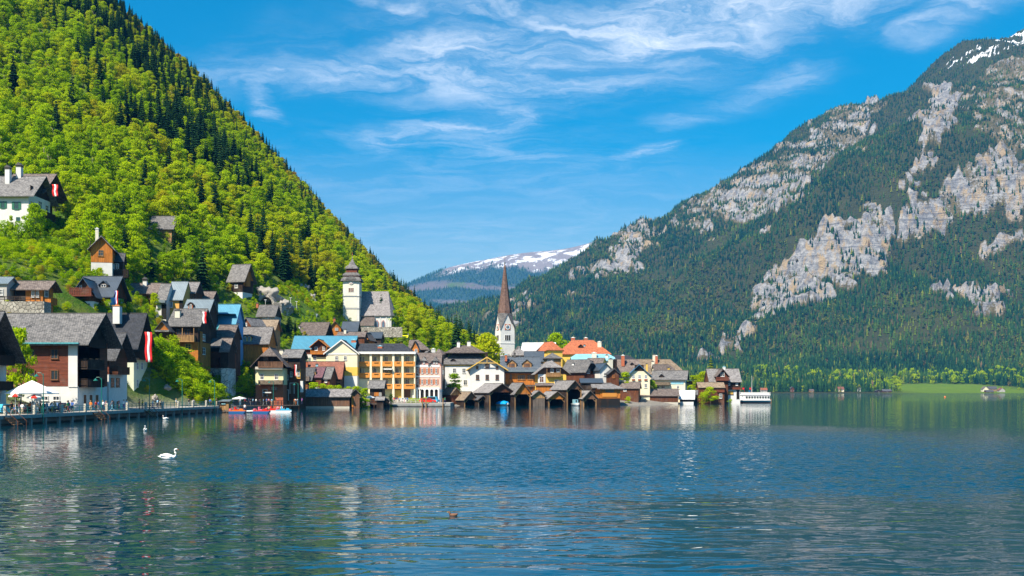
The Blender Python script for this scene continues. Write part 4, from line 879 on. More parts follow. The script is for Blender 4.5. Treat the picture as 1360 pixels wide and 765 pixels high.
# --- upper row
h = H('house', 'long low brown house with grey roof and hooded chimney behind a hedge', 167, 209, 262, 389.5, 376, 'x', 8, 0, None, (('wood_brown', None),), 'shingle_brown', .8, .2); h.chimney(193, 372, 380, 5, 'white', -1, 'cap_dark', True); h.win('F', 201, 394, 7, 7, 'trim_brown'); h.win('F', 192, 394, 5, 7, 'trim_brown')
h = H('house', 'narrow white house with a steep speckled roof next to the grey sheet roof', 207.5, 220.5, 255, 402.5, 376.5, 'x', 7.5, 0, None, (('white', None),), 'shingle_grey', .7, .1); h.win('F', 208.5, 413, 2.6, 6); h.panel('F', 206.5, 221, 399, 402.5, 'metal_grey', 'eave_sheet', 1.0); h.panel('F', 214.5, 221, 404, 424, 'painted_shade', 'passage_shade', .05)  # passage is a flat near-black panel, its shade painted in
h = H('house', 'ochre house under a steep grey sheet metal roof', 221.8, 243, 258, 398, 374, 'x', 8, 0, None, (('ochre', None),), 'metal_grey', .5, .15); h.win('F', 227, 404.5, 5, 7.5, 'trim_white', 'glass_blue'); h.panel('F', 238, 243, 399, 411, 'painted_shade', 'recess_shade', .06)  # recess has no depth, its shade is painted on a flat panel
h = H('house', 'narrow house with pale shingles and rusty skirt roof', 245, 259, 264, 389.5, 374.5, 'x', 7, 0, None, (('wood_brown', None),), 'shingle_pale', .5, .3, gmat='wood_dark'); h.panel('F', 246.5, 258, 390, 396.5, 'wood_weathered', 'skirt_roof', .5)
h = H('house', 'small house with brown shingle roof at the wood edge behind the sheet roof', 266.5, 281, 270, 397.5, 387, 'x', 6, 0, None, (('wood_dark', None),), 'shingle_brown', .5, .5, gmat='wood_dark'); h.win('F', 274, 401, 4, 4)
h = H('house', 'house with grey sheet roof and a tiny white dormer framed in red', 244.5, 277, 254, 414, 397.5, 'x', 7, 0, None, (('wood_dark', None),), 'metal_grey', .4, .4, gmat='wood_dark'); h.dormer(252, 401.5, 410, 6, 'brick_red', 'wood_dark', bars=1)
h = H('house', 'orange timber house with gallery, cream chimney and weathered shingle roof', 227, 263, 240, 433, 410, 'x', 10, 0, None, (('wood_orange', 454), ('wood_dark', None)), 'shingle_grey', 1.0, .9, gmat='wood_dark')
h.chimney(236.5, 411.5, 421, 6.5, 'chimney_cream', -2.6, 'cap_dark'); h.balcony('F', 229, 260, 445.5, 453.5, 'wood_tan', 1.3, roofpost=436)
for px in (238, 249): h.win('F', px, 441, 8, 8, 'trim_brown')
h.win('F', 250, 461, 8, 9, 'trim_yellow'); h.panel('R', 265, 268, 440, 474, 'wood_orange', 'boards', .2); h.win('R', 270, 448, 4, 9); h.win('R', 270, 466, 4, 9)
h2 = H('wing', 'wing', 206.5, 225, 236, 440.5, 426, 'y', 7, 4, None, (('wood_brown', 440), ('wood_orange', None)), 'shingle_dark', .5, .6); h2.win('F', 210, 452, 6.5, 9, 'trim_green'); h2.panel('F', 206, 226, 438.5, 441, 'shingle_grey', 'pent_roof', 1.0); h.absorb(h2)
h = H('house', 'house with white walls coloured in shade blue and a large blue sheet metal roof', 283, 311.5, 276, 430.5, 404, 'x', 9, 0, None, (('blue_plaster', None),), 'metal_blue', .7, .6, gmat='blue_plaster')  # blue walls hold the shade of white plaster as colour
for py in (428, 444):
    for px in (313.2, 316.3): h.win('R', px, py, 2.0, 6.5, 'trim_white')
h.chimney(293, 424, 436, 3, 'grey_plaster', -3.4)
for a in (0,): h.panel('F', 283, 311, 416.4, 417.1, 'metal_navy', 'snow_guard', -2.0)
h = H('house', 'small dark house with turquoise sheet roof below the blue roofed house', 273.5, 287.5, 268, 438.5, 431.5, 'x', 5, 0, None, (('wood_dark', None),), 'metal_teal', .5, .2); h.win('F', 277, 445, 3, 5); h.win('F', 282, 445, 3, 5)
h = H('house', 'steep roofed grey house with a skylight in front of the blue shaded wall', 288, 309, 262, 448.5, 431.5, 'x', 7.5, 0, None, (('wood_dark', None),), 'shingle_brown', .5, .4, gmat='wood_dark'); h.chimney(292.5, 444.5, 447, 3, 'metal_teal', -3)
h = H('house', 'very tall dark timber house standing on a white stone base by the bushes', 276, 303, 254, 461, 449, 'x', 7, 0, None, (('white_stone', 489), ('wood_brown', 462), ('wood_dark', None)), 'shingle_grey', .8, .3)
h2 = H('wing', 'wing', 293.5, 303, 250, 467, 449, 'x', 6, 0, None, (('white_stone', 489), ('wood_dark', None)), 'shingle_brown', .6, .4); h.absorb(h2)
h.balcony('F', 280, 292, 476, 484, 'wood_brown', 1.0); h.panel('F', 275.5, 292, 460, 467, 'painted_shade', 'loft_shade', .08); h.panel('F', 299, 304.5, 472, 512, 'painted_shade', 'shaft_shade', 1.1); h.win('F', 302.5, 475, 4, 3, 'trim_white', o=1.2)  # loft and shaft are flat panels painted black for their shade
h = H('shed', 'low lean shed with stone slab roof beside the white stone base', 263.5, 277, 247, 499, 494, 'x', 4, 0, None, (('wood_dark', None),), 'shingle_pale', .5, .4, cat='shed'); h.panel('F', 266, 275, 500, 510, 'painted_shade', 'opening', .05)  # shed opening is a flat panel painted as inner shade
h = H('house', 'pale shingled house with twin yellow dormers', 320, 356, 285, 456.5, 434, 'x', 9, 0, None, (('wood_orange', None),), 'shingle_pale', .6, .5, gmat='wood_orange')
for px in (325.5, 331): h.dormer(px, 445, 453.5, 5, 'trim_yellow', 'wood_brown', win=True, ohd=.2)
h = H('house', 'house with pinkish brown roof and small skylight by the cedar trees', 337.5, 364, 302, 438, 424.5, 'x', 8, 0, None, (('wood_tan', None),), 'shingle_tan', .5, .6, gmat='wood_orange'); h.chimney(352, 433, 436, 4, 'metal_sky', -2.5)
h = H('hut', 'small timber hut with white edged gable beside the blue roofed house', 322, 334, 292, 433, 421.5, 'y', 6, -25, None, (('wood_brown', None),), 'shingle_pale', .4, .5, cat='hut'); h.win('F', 327, 431, 3, 4)
h = H('house', 'grey roofed house in front of the road tunnel mouth', 341.5, 364.5, 318, 420.5, 404.8, 'x', 9, 0, None, (('grey_plaster', None),), 'shingle_grey', .6, .4, gmat='wood_dark'); h.win('F', 356, 423.5, 8, 3, 'trim_white', 'glass_blue'); h.chimney(342, 402, 405, 3, 'brick_red')
h = H('house', 'low dark roofed house below the stone road wall', 396.5, 418, 346, 424.5, 417, 'x', 7, 0, None, (('wood_dark', None),), 'metal_grey', .5, .4, gmat='wood_dark'); h.chimney(411.5, 418, 423, 2.4, 'brick_red', -1); h.win('F', 405, 427, 5, 3)
h = H('house', 'grey shingled house with dark gable behind the long blue roof', 397, 430, 330, 445.5, 428, 'x', 9, -6, None, (('wood_dark', None),), 'shingle_brown', .6, .8, gmat='wood_dark'); h.chimney(397.5, 433, 440, 3, 'white', -2)
h = H('house', 'orange gabled house below the church tower', 437, 453, 345, 438, 426.5, 'y', 8, 12, None, (('wood_orange', None),), 'shingle_dark', .7, .5); h.win('F', 447, 437, 4, 3); h.chimney(444, 422, 428, 2.6, 'brick_red', 0)
h = H('house', 'house with slate sheet roof at the foot of the church tower', 454, 474, 352, 440, 427, 'x', 8, 0, None, (('wood_dark', None),), 'metal_dark', .5, .4); h.win('F', 462, 442.5, 4, 3)
h = H('house', 'orange gabled house beside a slate roof right below the church', 478, 489.5, 340, 452, 441, 'y', 8, -8, None, (('wood_orange', None),), 'shingle_brown', .5, .4); h.chimney(486, 439, 446, 3, 'brick_red', -1)
h = H('house', 'slate roofed house hugging the church terrace wall', 489, 506, 348, 449, 441, 'x', 7, 0, None, (('wood_dark', None),), 'metal_dark', .4, .3); h.win('F', 497, 451, 4, 3)
h = H('house', 'low house with worn shingles beside the yellow awning', 448, 484, 333, 447, 440.8, 'x', 6, 0, None, (('wood_brown', None),), 'shingle_brown', .4, .3); h.chimney(458.5, 437, 443, 3, 'chimney_cream', -1)
# --- middle row
h = H('inn', 'long house with bright blue sheet roof and an orange timber balcony gable', 389, 470, 318, 463.5, 446, 'x', 9, 0, None, (('white', 470.5), ('wood_red', None)), 'metal_blue', .7, .5, cat='house')
h2 = H('wing', 'wing', 414, 434, 314, 461, 450.5, 'y', 6, 0, None, (('pale_yellow', 474), ('wood_brown', None)), 'wood_orange', .6, 1.2); h2.balcony('F', 413, 435, 466, 470, 'wood_orange', 1.0, roofpost=459); h2.win('F', 420, 463, 4, 5); h2.win('F', 430, 463, 3.5, 5); h2.win('F', 418, 476, 4, 6); h.absorb(h2)
for px in (405, 409.5): h.win('F', px, 477.5, 2.6, 5, 'trim_white', shut='trim_green')
h = H('house', 'yellow plastered house with flowered balcony under a half hipped shingle roof', 339.5, 376, 262, 487, 461, 'y', 9, 4, None, (('brick_red', 511), ('pale_yellow', 489), ('wood_dark', None)), 'shingle_brown', 1.2, 1.3, hip=(.45, 0))
h.balcony('F', 344, 377, 480.5, 487.5, 'wood_weathered', 1.4); h.panel('F', 340, 376, 487.2, 490.6, 'concrete_pale', 'balcony_beam', 1.2); h.win('F', 353, 475, 6, 7, 'trim_brown')
for px in (348, 367): h.win('F', px, 500.5, 5, 7.5, 'trim_white')
h.panel('F', 345, 377, 505, 510.5, 'shingle_tan', 'pent_roof', 2.2); h.win('F', 364, 516, 9, 6, 'trim_brown', 'glass'); h.door('F', 352, 522, 5, 9); h.panel('F', 350, 361, 520.6, 522, 'trim_white', 'awning', 1.2)
h = H('house', 'brown timber house with a narrow red flag beside the yellow balcony house', 376.5, 398, 269, 474.5, 464, 'x', 8, 0, None, (('wood_brown', 489), ('wood_dark', None)), 'shingle_grey', .8, .6, gmat='wood_dark')
h.chimney(374, 464, 471, 5, 'chimney_cream', -1); h.balcony('F', 376, 400, 483, 489, 'wood_dark', 1.2); h.win('F', 379, 476.5, 6, 8, 'wood_tan'); h.panel('F', 393.5, 399.5, 489, 503, 'ochre', 'plaster_bay', .5)
for px, py in ((381.5, 501), (387, 497), (397, 496)): h.win('F', px, py, 2.8, 7, 'trim_white', o=.5 if px > 395 else .06)
h.door('F', 388, 516, 5, 14); h.door('F', 381, 525, 4, 14); h.panel('F', 399.5, 403, 506, 521, 'white', 'sign_board', .6)
h = H('house', 'long house with red brown tiled roof and brick chimney beside the hotel', 399, 452, 305, 503, 480, 'x', 9, 0, None, (('wood_dark', None),), 'tile_brown', .5, .6, gmat='wood_dark'); h.chimney(407.5, 479.5, 487, 3, 'brick_red', -2); h.chimney(421, 483, 485, 2.4, 'metal_sky', -3)
h = H('house', 'little house with black roof at the end of the footbridge', 402, 413, 297, 505, 488, 'x', 6, -8, None, (('wood_dark', None),), 'shingle_dark', .5, .5, gmat='wood_dark'); h.panel('F', 402, 412, 500, 506, 'shingle_brown', 'pent_roof', .9); h.win('F', 406.5, 512.5, 4, 6, 'wood_orange')
h = H('house', 'little house with purple tiled roof behind the clipped trees', 416, 426.5, 298, 501, 487, 'x', 6, -8, None, (('wood_brown', None),), 'tile_purple', .5, .5, gmat='wood_brown'); h.chimney(418.5, 493, 496, 3, 'wood_tan', -2.4)
h = H('house', 'little house with pale speckled roof behind the clipped trees', 429, 438, 298, 503, 487, 'x', 6, -8, None, (('wood_brown', None),), 'shingle_grey', .5, .5, gmat='wood_brown'); h.win('F', 433, 506, 3, 4)
# hotel
h = H('hotel', 'yellow four storey hotel with rows of orange balconies', 475, 552, 317, 470, 456.5, 'x', 11, 0, None, (('pale_yellow', None),), 'tile_black', .5, .3, hip=(0, 1))
h2 = H('wing', 'wing', 433, 474.5, 312, 469.5, 451, 'y', 13, 0, None, (('white', 499), ('yellow', 487.5), ('cream', None)), 'tile_black', .7, .5); h2.win('F', 447, 475.5, 4, 5.5); h2.win('F', 458.5, 475.5, 4, 5.5); h2.panel('F', 433, 474, 469.5, 471, 'trim_white', 'cornice', .16)
m = MB(); hw = h2.w/2 + .75
for sg in (-1, 1): m.thick([[(sg*hw, -h2.d/2-.62, h2.zed+.02), (sg*hw, -h2.d/2-.5, h2.zed+.02), (0, -h2.d/2-.5, h2.zr+.03), (0, -h2.d/2-.62, h2.zr+.03)][::sg]], .42)
m.build('barge_board', MAT['trim_white'], h2.root); h.absorb(h2)
bays = [(475, 491), (496, 505), (510, 521), (525.5, 533), (538, 550.5)]; DB = 1.9
for a, b in [(491, 496), (505, 510), (521, 525.5), (533, 538), (550.5, 552.3), (473.5, 475)]:
    u0, u1, z0, z1 = h.rect('F', a, b, 470.5, 521); h.fbox(MB(), 'F', u0 if b - a < 3 else (u0+u1)/2 - .35, u1 if b - a < 3 else (u0+u1)/2 + .35, .02, DB, z0 - 3.8, z1).build('pier', MAT['cream'], h.root)
h.panel('F', 473.6, 553, 467.4, 470.4, 'trim_white', 'cornice', DB + .5)
for fl, (r0, r1) in enumerate(((480.3, 486.3), (495.3, 501.3), (510, 516))):
    for i, (a, b) in enumerate(bays):
        if fl == 2 and i < 2: continue
        a_, b_ = a - 1.2, b + 1.2
        u0, u1, z0, z1 = h.rect('F', a_, b_, r0, r1); bl = h.fbox(MB(), 'F', u0, u1, .03, DB - .1, z0 - .16, z0 + .04).build('balcony', MAT['cream'], h.root)
        m = MB(); h.fbox(m, 'F', u0 - .02, u1 + .02, DB - .08, DB + .06, z0 - .1, z1); h.fbox(m, 'F', u0 + .7, u1 - .7, DB + .06, DB + .3, z1 - .35, z1 - .1); m.build('railing', MAT['balcony_orange'], bl)
        c = a + 3.2 if i in (0, 2, 4) else a + 2; h.win('F', c, r0 - 2.6, 4.5, 8, 'trim_white', 'glass', cross=False); 
        if i == 0: h.win('F', c + 4.6, r0 - 2.6, 2.4, 8, 'trim_white', 'glass', cross=False)
h.panel('F', 521, 533, 518, 530, 'yellow', 'entrance_wall', .3); h.door('F', 528, 518, 9, 3.6); h.door('F', 540, 523, 11, 12, 'trim_brown'); h.panel('F', 476, 510, 503, 530, 'cream', 'ground_wall', 1.2)
h.panel('F', 511, 522, 489.6, 491.2, 'trim_white', 'awning', DB + 1.0)
for px, p0, p1 in ((505, 459, 462), (470, 451, 457)): h.chimney(px, p0, p1, 6, 'brick_red', -2, 'metal_sky')
# pink house
h = H('house', 'pink house with orange shutters, twin curved gables and white ground floor arches', 552.5, 584, 318, 484, 468.5, 'x', 11, 0, None, (('white', 516.5), ('pink', None)), 'shingle_brown', .4, .5, gmat='rose')
for x0, x1 in ((555, 571), (570, 586.5)):
    h2 = H('wing', 'wing', x0 + .8, x1 - .8, 317, 485, 474, 'y', 6, 0, None, (('white', 516.5), ('pink', 486), ('rose', None)), 'shingle_grey', .5, .5, hip=(.42, 0)); c = (x0 + x1)/2
    for q in ((c,) if x0 < 560 else (c - 1.8, c + 1.8)): h2.win('F', q, 481, 2, 3.2, o=.05)
    h.absorb(h2)
O = 1.1
for py in (492.5, 507):
    for px in (555.2, 561.2, 567.4, 573.6, 579.8): h.win('F', px, py, 2.6, 6.6, 'trim_white', 'glass', 'shutter_orange', o=1.05)
h.panel('F', 553, 584.3, 499, 501, 'trim_white', 'string_course', 1.14); h.panel('F', 553, 584.3, 484.6, 487.6, 'trim_white', 'cornice', 1.14); h.panel('F', 553, 584.3, 514.8, 517.2, 'trim_white', 'arcade_beam', 1.6); h.panel('F', 553, 584, 517, 531, 'painted_shade', 'arcade_shade', 1.15)  # dark sheet behind the piers paints the shade of the arcade
for px in (549.5, 554.6, 558.2, 564.5, 570.8, 577, 583): h.panel('F', px - 1, px + 1, 517, 531, 'trim_white', 'arcade_pier', 1.6)
for px in (556.4, 561.3, 567.6, 573.9, 580):
    u, z = h.pt('F', px, 519.8); m = MB(); R_ = .66
    ring = [(u + R_*.85*math.cos(t), z + R_*math.sin(t)) for t in [math.pi*i/8 for i in range(9)]]
    m.prism([(u + R_*1.12, z), (u + R_*1.12, z + R_*1.25), (u - R_*1.12, z + R_*1.25), (u - R_*1.12, z)] + ring[::-1], -h.d/2 - 1.62, -h.d/2 - 1.2, 'y'); m.build('arch', MAT['trim_white'], h.root)
h.win('R', 588, 494, 2, 6); h.door('R', 589, 524, 3, 10)
# behind pink house
h = H('house', 'hip roofed shingle house with an orange gable above the pink house', 543, 569, 342, 464, 451.5, 'x', 9, 0, None, (('wood_brown', None),), 'shingle_brown', .6, .3, hip=(0, 1))
h2 = H('wing', 'wing', 545.5, 556, 337, 466, 453, 'y', 7, 0, None, (('wood_orange', None),), 'shingle_brown', .4, .4); h2.win('F', 552.5, 465.5, 3.6, 4); h.absorb(h2)
h = H('house', 'small gabled roof wedged between the pink house and a white chimney wall', 562, 578, 324, 474, 465, 'y', 8, 12, None, (('wood_brown', None),), 'shingle_grey', .6, .5); h.chimney(575.5, 463, 474, 5, 'white', 3, 'trim_white')
h = H('house', 'brown shed roof peeping out below the wood, left of the big hipped roof', 579, 588, 355, 470.5, 463.5, 'x', 6, -15, None, (('grey_plaster', None),), 'shingle_brown', .4, .4, hip=(0, 1)); h.win('F', 583, 472.5, 2.5, 2.5)
h = H('house', 'big cream house with two tier hipped shingle roof and white chimneys', 591, 643, 352, 483.5, 468, 'x', 13, 0, None, (('white', 486), ('yellow', None)), 'shingle_grey', .6, .5, hip=(.6, .6))
h.roof_part(h.S*.82, h.Lh + .2, h.zpx(468.6, 357) - h.zb, h.zpx(458.8, 358.5) - h.zb, (1, 1), .25, MAT['shingle_brown'], .9, 'upper_roof')
h.chimney(609, 453.5, 460, 4, 'white', -1); h.chimney(622.8, 453, 460, 4.6, 'white', 0); h.dormer(601.5, 475.5, 480, 5.5, 'wood_dark', 'shingle_dark', win=False)
for px in (603.5, 616): h.win('F', px, 492.3, 4.4, 6.4, 'trim_white', 'glass')
h.win('F', 604, 508, 4, 6); h.win('F', 618, 508, 5, 7)
# white gable house and brown house
h = H('house', 'white gabled house with mustard roof edges and six small windows', 624.3, 669.5, 338, 491.5, 474, 'y', 14, 0, None, (('white', None),), 'metal_dark', 1.3, 1.2)
m = MB(); hw = h.w/2 + 1.4
for sg in (-1, 1): m.thick([[(sg*hw, -h.d/2-1.34, h.zed+.05), (sg*hw, -h.d/2-1.18, h.zed+.05), (0, -h.d/2-1.18, h.zr+.06), (0, -h.d/2-1.34, h.zr+.06)][::sg]], .36)
m.build('barge_board', MAT['trim_yellow'], h.root)
MB().box(-3.6, 3.6, -h.d/2-1.3, -h.d/2-1.1, h.zr-2.2, h.zr-1.95).box(-.1, .1, -h.d/2-1.3, -h.d/2-1.1, h.zr-2.2, h.zr-.2).build('gable_truss', MAT['trim_yellow'], h.root)
for px, py, w_, h_ in ((634.2, 501, 4.4, 6.6), (647, 501, 4.4, 6.6), (660.3, 501, 4.4, 6.8), (647, 486, 5, 6), (633.9, 488, 3, 4), (660.2, 488, 3, 4)): h.win('F', px, py, w_, h_, 'trim_brown')
h.chimney(646, 467.5, 474, 3.4, 'wood_dark', 1)
h = H('house', 'brown boarded house with two arched dormers in a slate roof', 671, 711.5, 343, 495, 474, 'x', 9, 0, None, (('wood_orange', None),), 'metal_dark', .7, 1.8)
for px in (679.8, 700): h.dormer(px, 477.2, 487.5, 12, 'wood_tan', 'wood_dark', 'glass', 3, 'wood_orange')
h.panel('F', 669.5, 712.5, 491.5, 494, 'metal_grey', 'pent_roof', 1.7); h.panel('F', 671, 712, 511, 513.5, 'shingle_brown', 'string_roof', .8)
h.win('F', 678.5, 500.5, 3, 6, 'trim_brown')
for px in (692.5, 705.5): h.win('F', px, 501, 10, 6, 'wood_tan', 'glass', None, 3)
h.win('F', 705.5, 516, 4, 5, 'trim_brown'); h.chimney(683.5, 468.5, 474, 2.6, 'cap_dark', 0); h.chimney(672, 470.5, 476, 3, 'brick_red', -2, 'metal_sky')
for nm, lb, a in (('house', 'grey hip roofed house at the foot of the spire', dict(xl=659, xr=678, Y=372, eave=473, ridge=459.5, ax='x', dep=9, hip=(.6, 1), roof='shingle_grey', walls=(('white', None),))),
                  ('house', 'pale hip roofed house just right of the spire', dict(xl=680, xr=701, Y=368, eave=471.5, ridge=460, ax='x', dep=9, hip=(.9, 1), roof='shingle_pale', walls=(('wood_tan', None),))),
                  ('house', 'slate roofed house below the long white roof', dict(xl=697, xr=722, Y=362, eave=480, ridge=466.5, ax='x', dep=8, roof='metal_dark', walls=(('grey_plaster', None),)))):
    h = H(nm, lb, oh=.6, og=.3, **a); h.win('F', (a['xl']+a['xr'])/2, a['eave'] + 1.8, 3, 2.6)
h.dormer(709, 473, 477, 4, 'wood_dark', 'cap_dark', win=False)
h = H('church_hall', 'hall with a long bright white roof right of the spire', 696, 732, 402, 466.5, 455, 'x', 11, -8, None, (('white', None),), 'metal_white', .4, 1.4, cat='hall'); h.win('F', 710, 469, 3, 2.6)
h = H('house', 'large house with bright orange red tiled hip roof', 741, 810, 392, 470, 451.5, 'x', 15, 0, None, (('yellow', None),), 'tile_red', .7, .6, hip=(1, 1))
h2 = H('wing', 'wing', 726, 747, 385, 466, 453, 'y', 10, 20, None, (('yellow', None),), 'tile_red', .6, .5, hip=(.9, 0)); h.absorb(h2)
for px, a, b, w_ in ((761, 448, 453, 5), (778, 448.3, 453, 4.6)): h.chimney(px, a, b, w_, 'brick_red', 1, 'trim_white')
h.chimney(796, 453.5, 465, 5, 'chimney_cream', -3.6, 'trim_white'); h.dormer(772, 456.5, 462, 5.5, 'wood_dark', 'tile_red', win=False); h.chimney(776, 457.5, 462, 2.4, 'metal_sky', -3.5)
h = H('house', 'house with pale blue sheet roof in front of the red roof', 760, 816, 372, 478.5, 470.3, 'x', 9, 0, None, (('cream', None),), 'metal_sky', .5, .4, hip=(.5, .5)); h.chimney(789, 468, 476, 6, 'chimney_cream', -2.5, 'trim_white'); h.chimney(806, 471, 477, 3.5, 'chimney_cream', -2.5); h.win('F', 770, 480.5, 3, 3)
h = H('house', 'garden room with little grey hip roof beneath the red wing', 723, 745, 360, 475.5, 468.5, 'x', 7, 0, None, (('wood_tan', None),), 'shingle_grey', .8, .5, hip=(1, 1)); h.win('F', 731, 478, 8, 2.6, bars=3)
h = H('house', 'yellow house with deep loggia under a broad light shingle gable', 714.5, 752, 335, 497, 478.5, 'y', 12, 6, None, (('yellow', 497), ('wood_weathered', None)), 'shingle_pale', 1.4, 1.3, hip=(.5, 0))
h.panel('F', 727, 743.5, 487, 499, 'wood_brown', 'loggia', .25); h.balcony('F', 725.5, 744, 495, 499.5, 'wood_tan', 1.1, roofpost=487); h.win('F', 733, 492, 4, 5, o=.25); h.win('F', 741, 491.5, 4, 5, o=.25)
h.win('F', 719, 504.5, 6, 8, 'trim_white', 'wood_brown'); h.win('F', 739.5, 508, 6, 7, 'trim_white'); h.panel('F', 714.5, 724.5, 497, 509, 'white', 'white_bay', .2); h.win('F', 719, 504, 5.6, 8, 'trim_white', 'wood_brown', o=.2)
h = H('house', 'shingle house with a dark carved balcony gable facing the lake', 749, 776, 348, 494.5, 477.5, 'x', 9, -30, None, (('wood_brown', None),), 'shingle_grey', .8, 1.0, hip=(0, .3), gmat='wood_dark'); h.chimney(761.5, 482, 488, 3, 'white', -2); h.balcony('R', 777, 787, 497.5, 502, 'wood_red', 1.1); h.win('R', 781, 493, 4, 6)
h = H('house', 'steep roofed house with a yellow gable behind the balcony gable', 776, 798, 360, 489, 475.5, 'x', 8, -24, None, (('cream', None),), 'shingle_brown', .6, .2, gmat='yellow'); h.chimney(784, 479, 482, 6, 'cap_dark', -2.4); h.win('F', 789, 495, 3, 5); h.win('R', 799.5, 496, 2, 5)
h = H('house', 'white ivy grown house with slate gable roof', 797, 812, 346, 492, 482, 'y', 9, 16, None, (('white', None),), 'metal_dark', .6, .6); h.win('F', 803, 497, 2.6, 4); h.chimney(811, 476, 489, 4.6, 'chimney_cream', 1); h.chimney(816.5, 477, 489, 4.4, 'wood_dark', 1.5)
h = H('hut', 'small brown hut with shingle gable beside the leafy young tree', 809, 822, 338, 497, 489.5, 'y', 5, 6, None, (('wood_brown', None),), 'shingle_dark', .6, .7, cat='hut'); h.win('F', 815, 500, 3, 4, 'wood_orange')
h = H('house', 'broad grey brown roof with a tall brick chimney', 806, 850, 378, 500, 477, 'x', 12, 0, None, (('grey_plaster', None),), 'shingle_brown', .6, .4); h.chimney(827.2, 471.5, 483, 4, 'brick_red', -2.5, 'trim_white'); h.dormer(841, 481, 485, 3, 'wood_dark', 'shingle_dark', win=False)
h = H('house', 'black roof seen behind the tall brick chimney', 818, 842, 398, 479, 472, 'x', 8, 0, None, (('grey_plaster', None),), 'tile_black', .4, .3, hip=(0, .6)); h.win('F', 830, 481, 3, 2.4)
h = H('house', 'big house with reddish brown hip roof and paired chimneys', 848, 906, 386, 497, 477, 'x', 13, 0, None, (('cream', None),), 'shingle_tan', .6, .4, hip=(0, .7))
h.chimney(868.5, 470.5, 481, 3.4, 'chimney_cream', -1); h.chimney(871.8, 472, 482, 3, 'brick_red', -1.8, 'trim_white'); h.chimney(867, 479.5, 486, 3.6, 'chimney_cream', -3.6)
h = H('house', 'lower house with patched shingle roof in front of the reddish hip roof', 869, 896, 372, 493, 484, 'x', 7, 0, None, (('cream', None),), 'shingle_brown', .4, .2, hip=(0, .6)); h.chimney(888, 488, 491, 3, 'trim_yellow', -2.6)
h = H('house', 'cream gabled house with blue roof and three upper windows', 834.8, 863, 346, 500.5, 484, 'y', 10, -4, None, (('cream', None),), 'metal_navy', .9, .9); h.panel('F', 843, 855, 484.5, 492.5, 'wood_dark', 'gable_boards', .1)
for px in (841.2, 849.3, 857.6): h.win('F', px, 500.4, 3.6, 5, 'trim_white', 'glass_blue')
h.win('F', 857.5, 512, 3.6, 5.5); h.chimney(859, 482.5, 490, 2.6, 'trim_yellow', 2, 'cap_dark')
for px in (841.2, 849.3, 857.6): h.panel('F', px-2, px+2, 504, 505.2, 'brick_red', 'flower_box', .4)
h = H('house', 'cream house with wide grey roof and a dark gable balcony above the long boathouse', 867.5, 910, 356, 504, 492, 'x', 9, -14, None, (('cream', None),), 'shingle_grey', .8, .8, gmat='wood_dark')
h.panel('F', 866, 890, 507.5, 511.5, 'shingle_tan', 'pent_roof', 1.4); h.win('F', 873, 514, 4.5, 4); h.win('F', 881, 514, 4.5, 4); h.win('F', 900.5, 514, 3.5, 4.5); h.dormer(878.5, 496.5, 501, 5, 'wood_dark', 'shingle_dark', win=False); h.balcony('R', 911.5, 915.5, 506, 510, 'wood_dark', 1.2); h.win('R', 913, 502, 2.4, 6); h.panel('F', 891, 908, 507, 510.5, 'metal_sky', 'painted_band', .08)
h = H('house', 'low brown shingled house between yellow boathouse and cream gable', 816, 848, 337, 515.5, 507, 'x', 7, -12, None, (('wood_brown', None),), 'shingle_brown', .5, .5, gmat='wood_brown'); h.win('F', 830, 518, 4, 3)
h = H('chalet', 'timber lake house with white base and gable dormer beside the ferry', 963.5, 983, 372, 507, 489.5, 'x', 9, 0, -.6, (('white', 517), ('wood_dark', None)), 'shingle_pale', .8, .5)
h2 = H('wing', 'wing', 942, 964, 373, 507, 489.6, 'x', 9, 0, -.6, (('wood_brown', None),), 'shingle_pale', .8, .3); h.absorb(h2)
h2 = H('wing', 'wing', 952.5, 967, 370, 500, 490, 'y', 6, 0, -.6, (('wood_brown', None),), 'shingle_brown', .4, .9); h2.balcony('F', 951, 968, 501, 505, 'wood_red', 1.0); h2.win('F', 959.5, 497.5, 5, 5); h.absorb(h2)
h2 = H('wing', 'wing', 928, 962, 367, 514.5, 507.5, 'x', 5, 0, -.6, (('wood_brown', None),), 'shingle_tan', .4, .3); h2.win('F', 942, 519, 3, 5); h2.win('F', 957, 526, 4, 6); h2.panel('F', 952, 962, 518, 521, 'wood_red', 'rail', .5); h.absorb(h2)
h.win('F', 970.5, 521.6, 7, 4.6, 'trim_brown', 'trim_yellow', None, 2); h.door('F', 980, 524, 4, 12, 'painted_shade'); h.win('F', 968, 510.5, 3, 3); h.win('F', 978.5, 510.5, 3, 3); h.panel('F', 963, 984, 514.5, 517.3, 'wood_red', 'rail', .7); h.chimney(961.5, 486.5, 490, 3.5, 'white', 0, 'metal_sky')

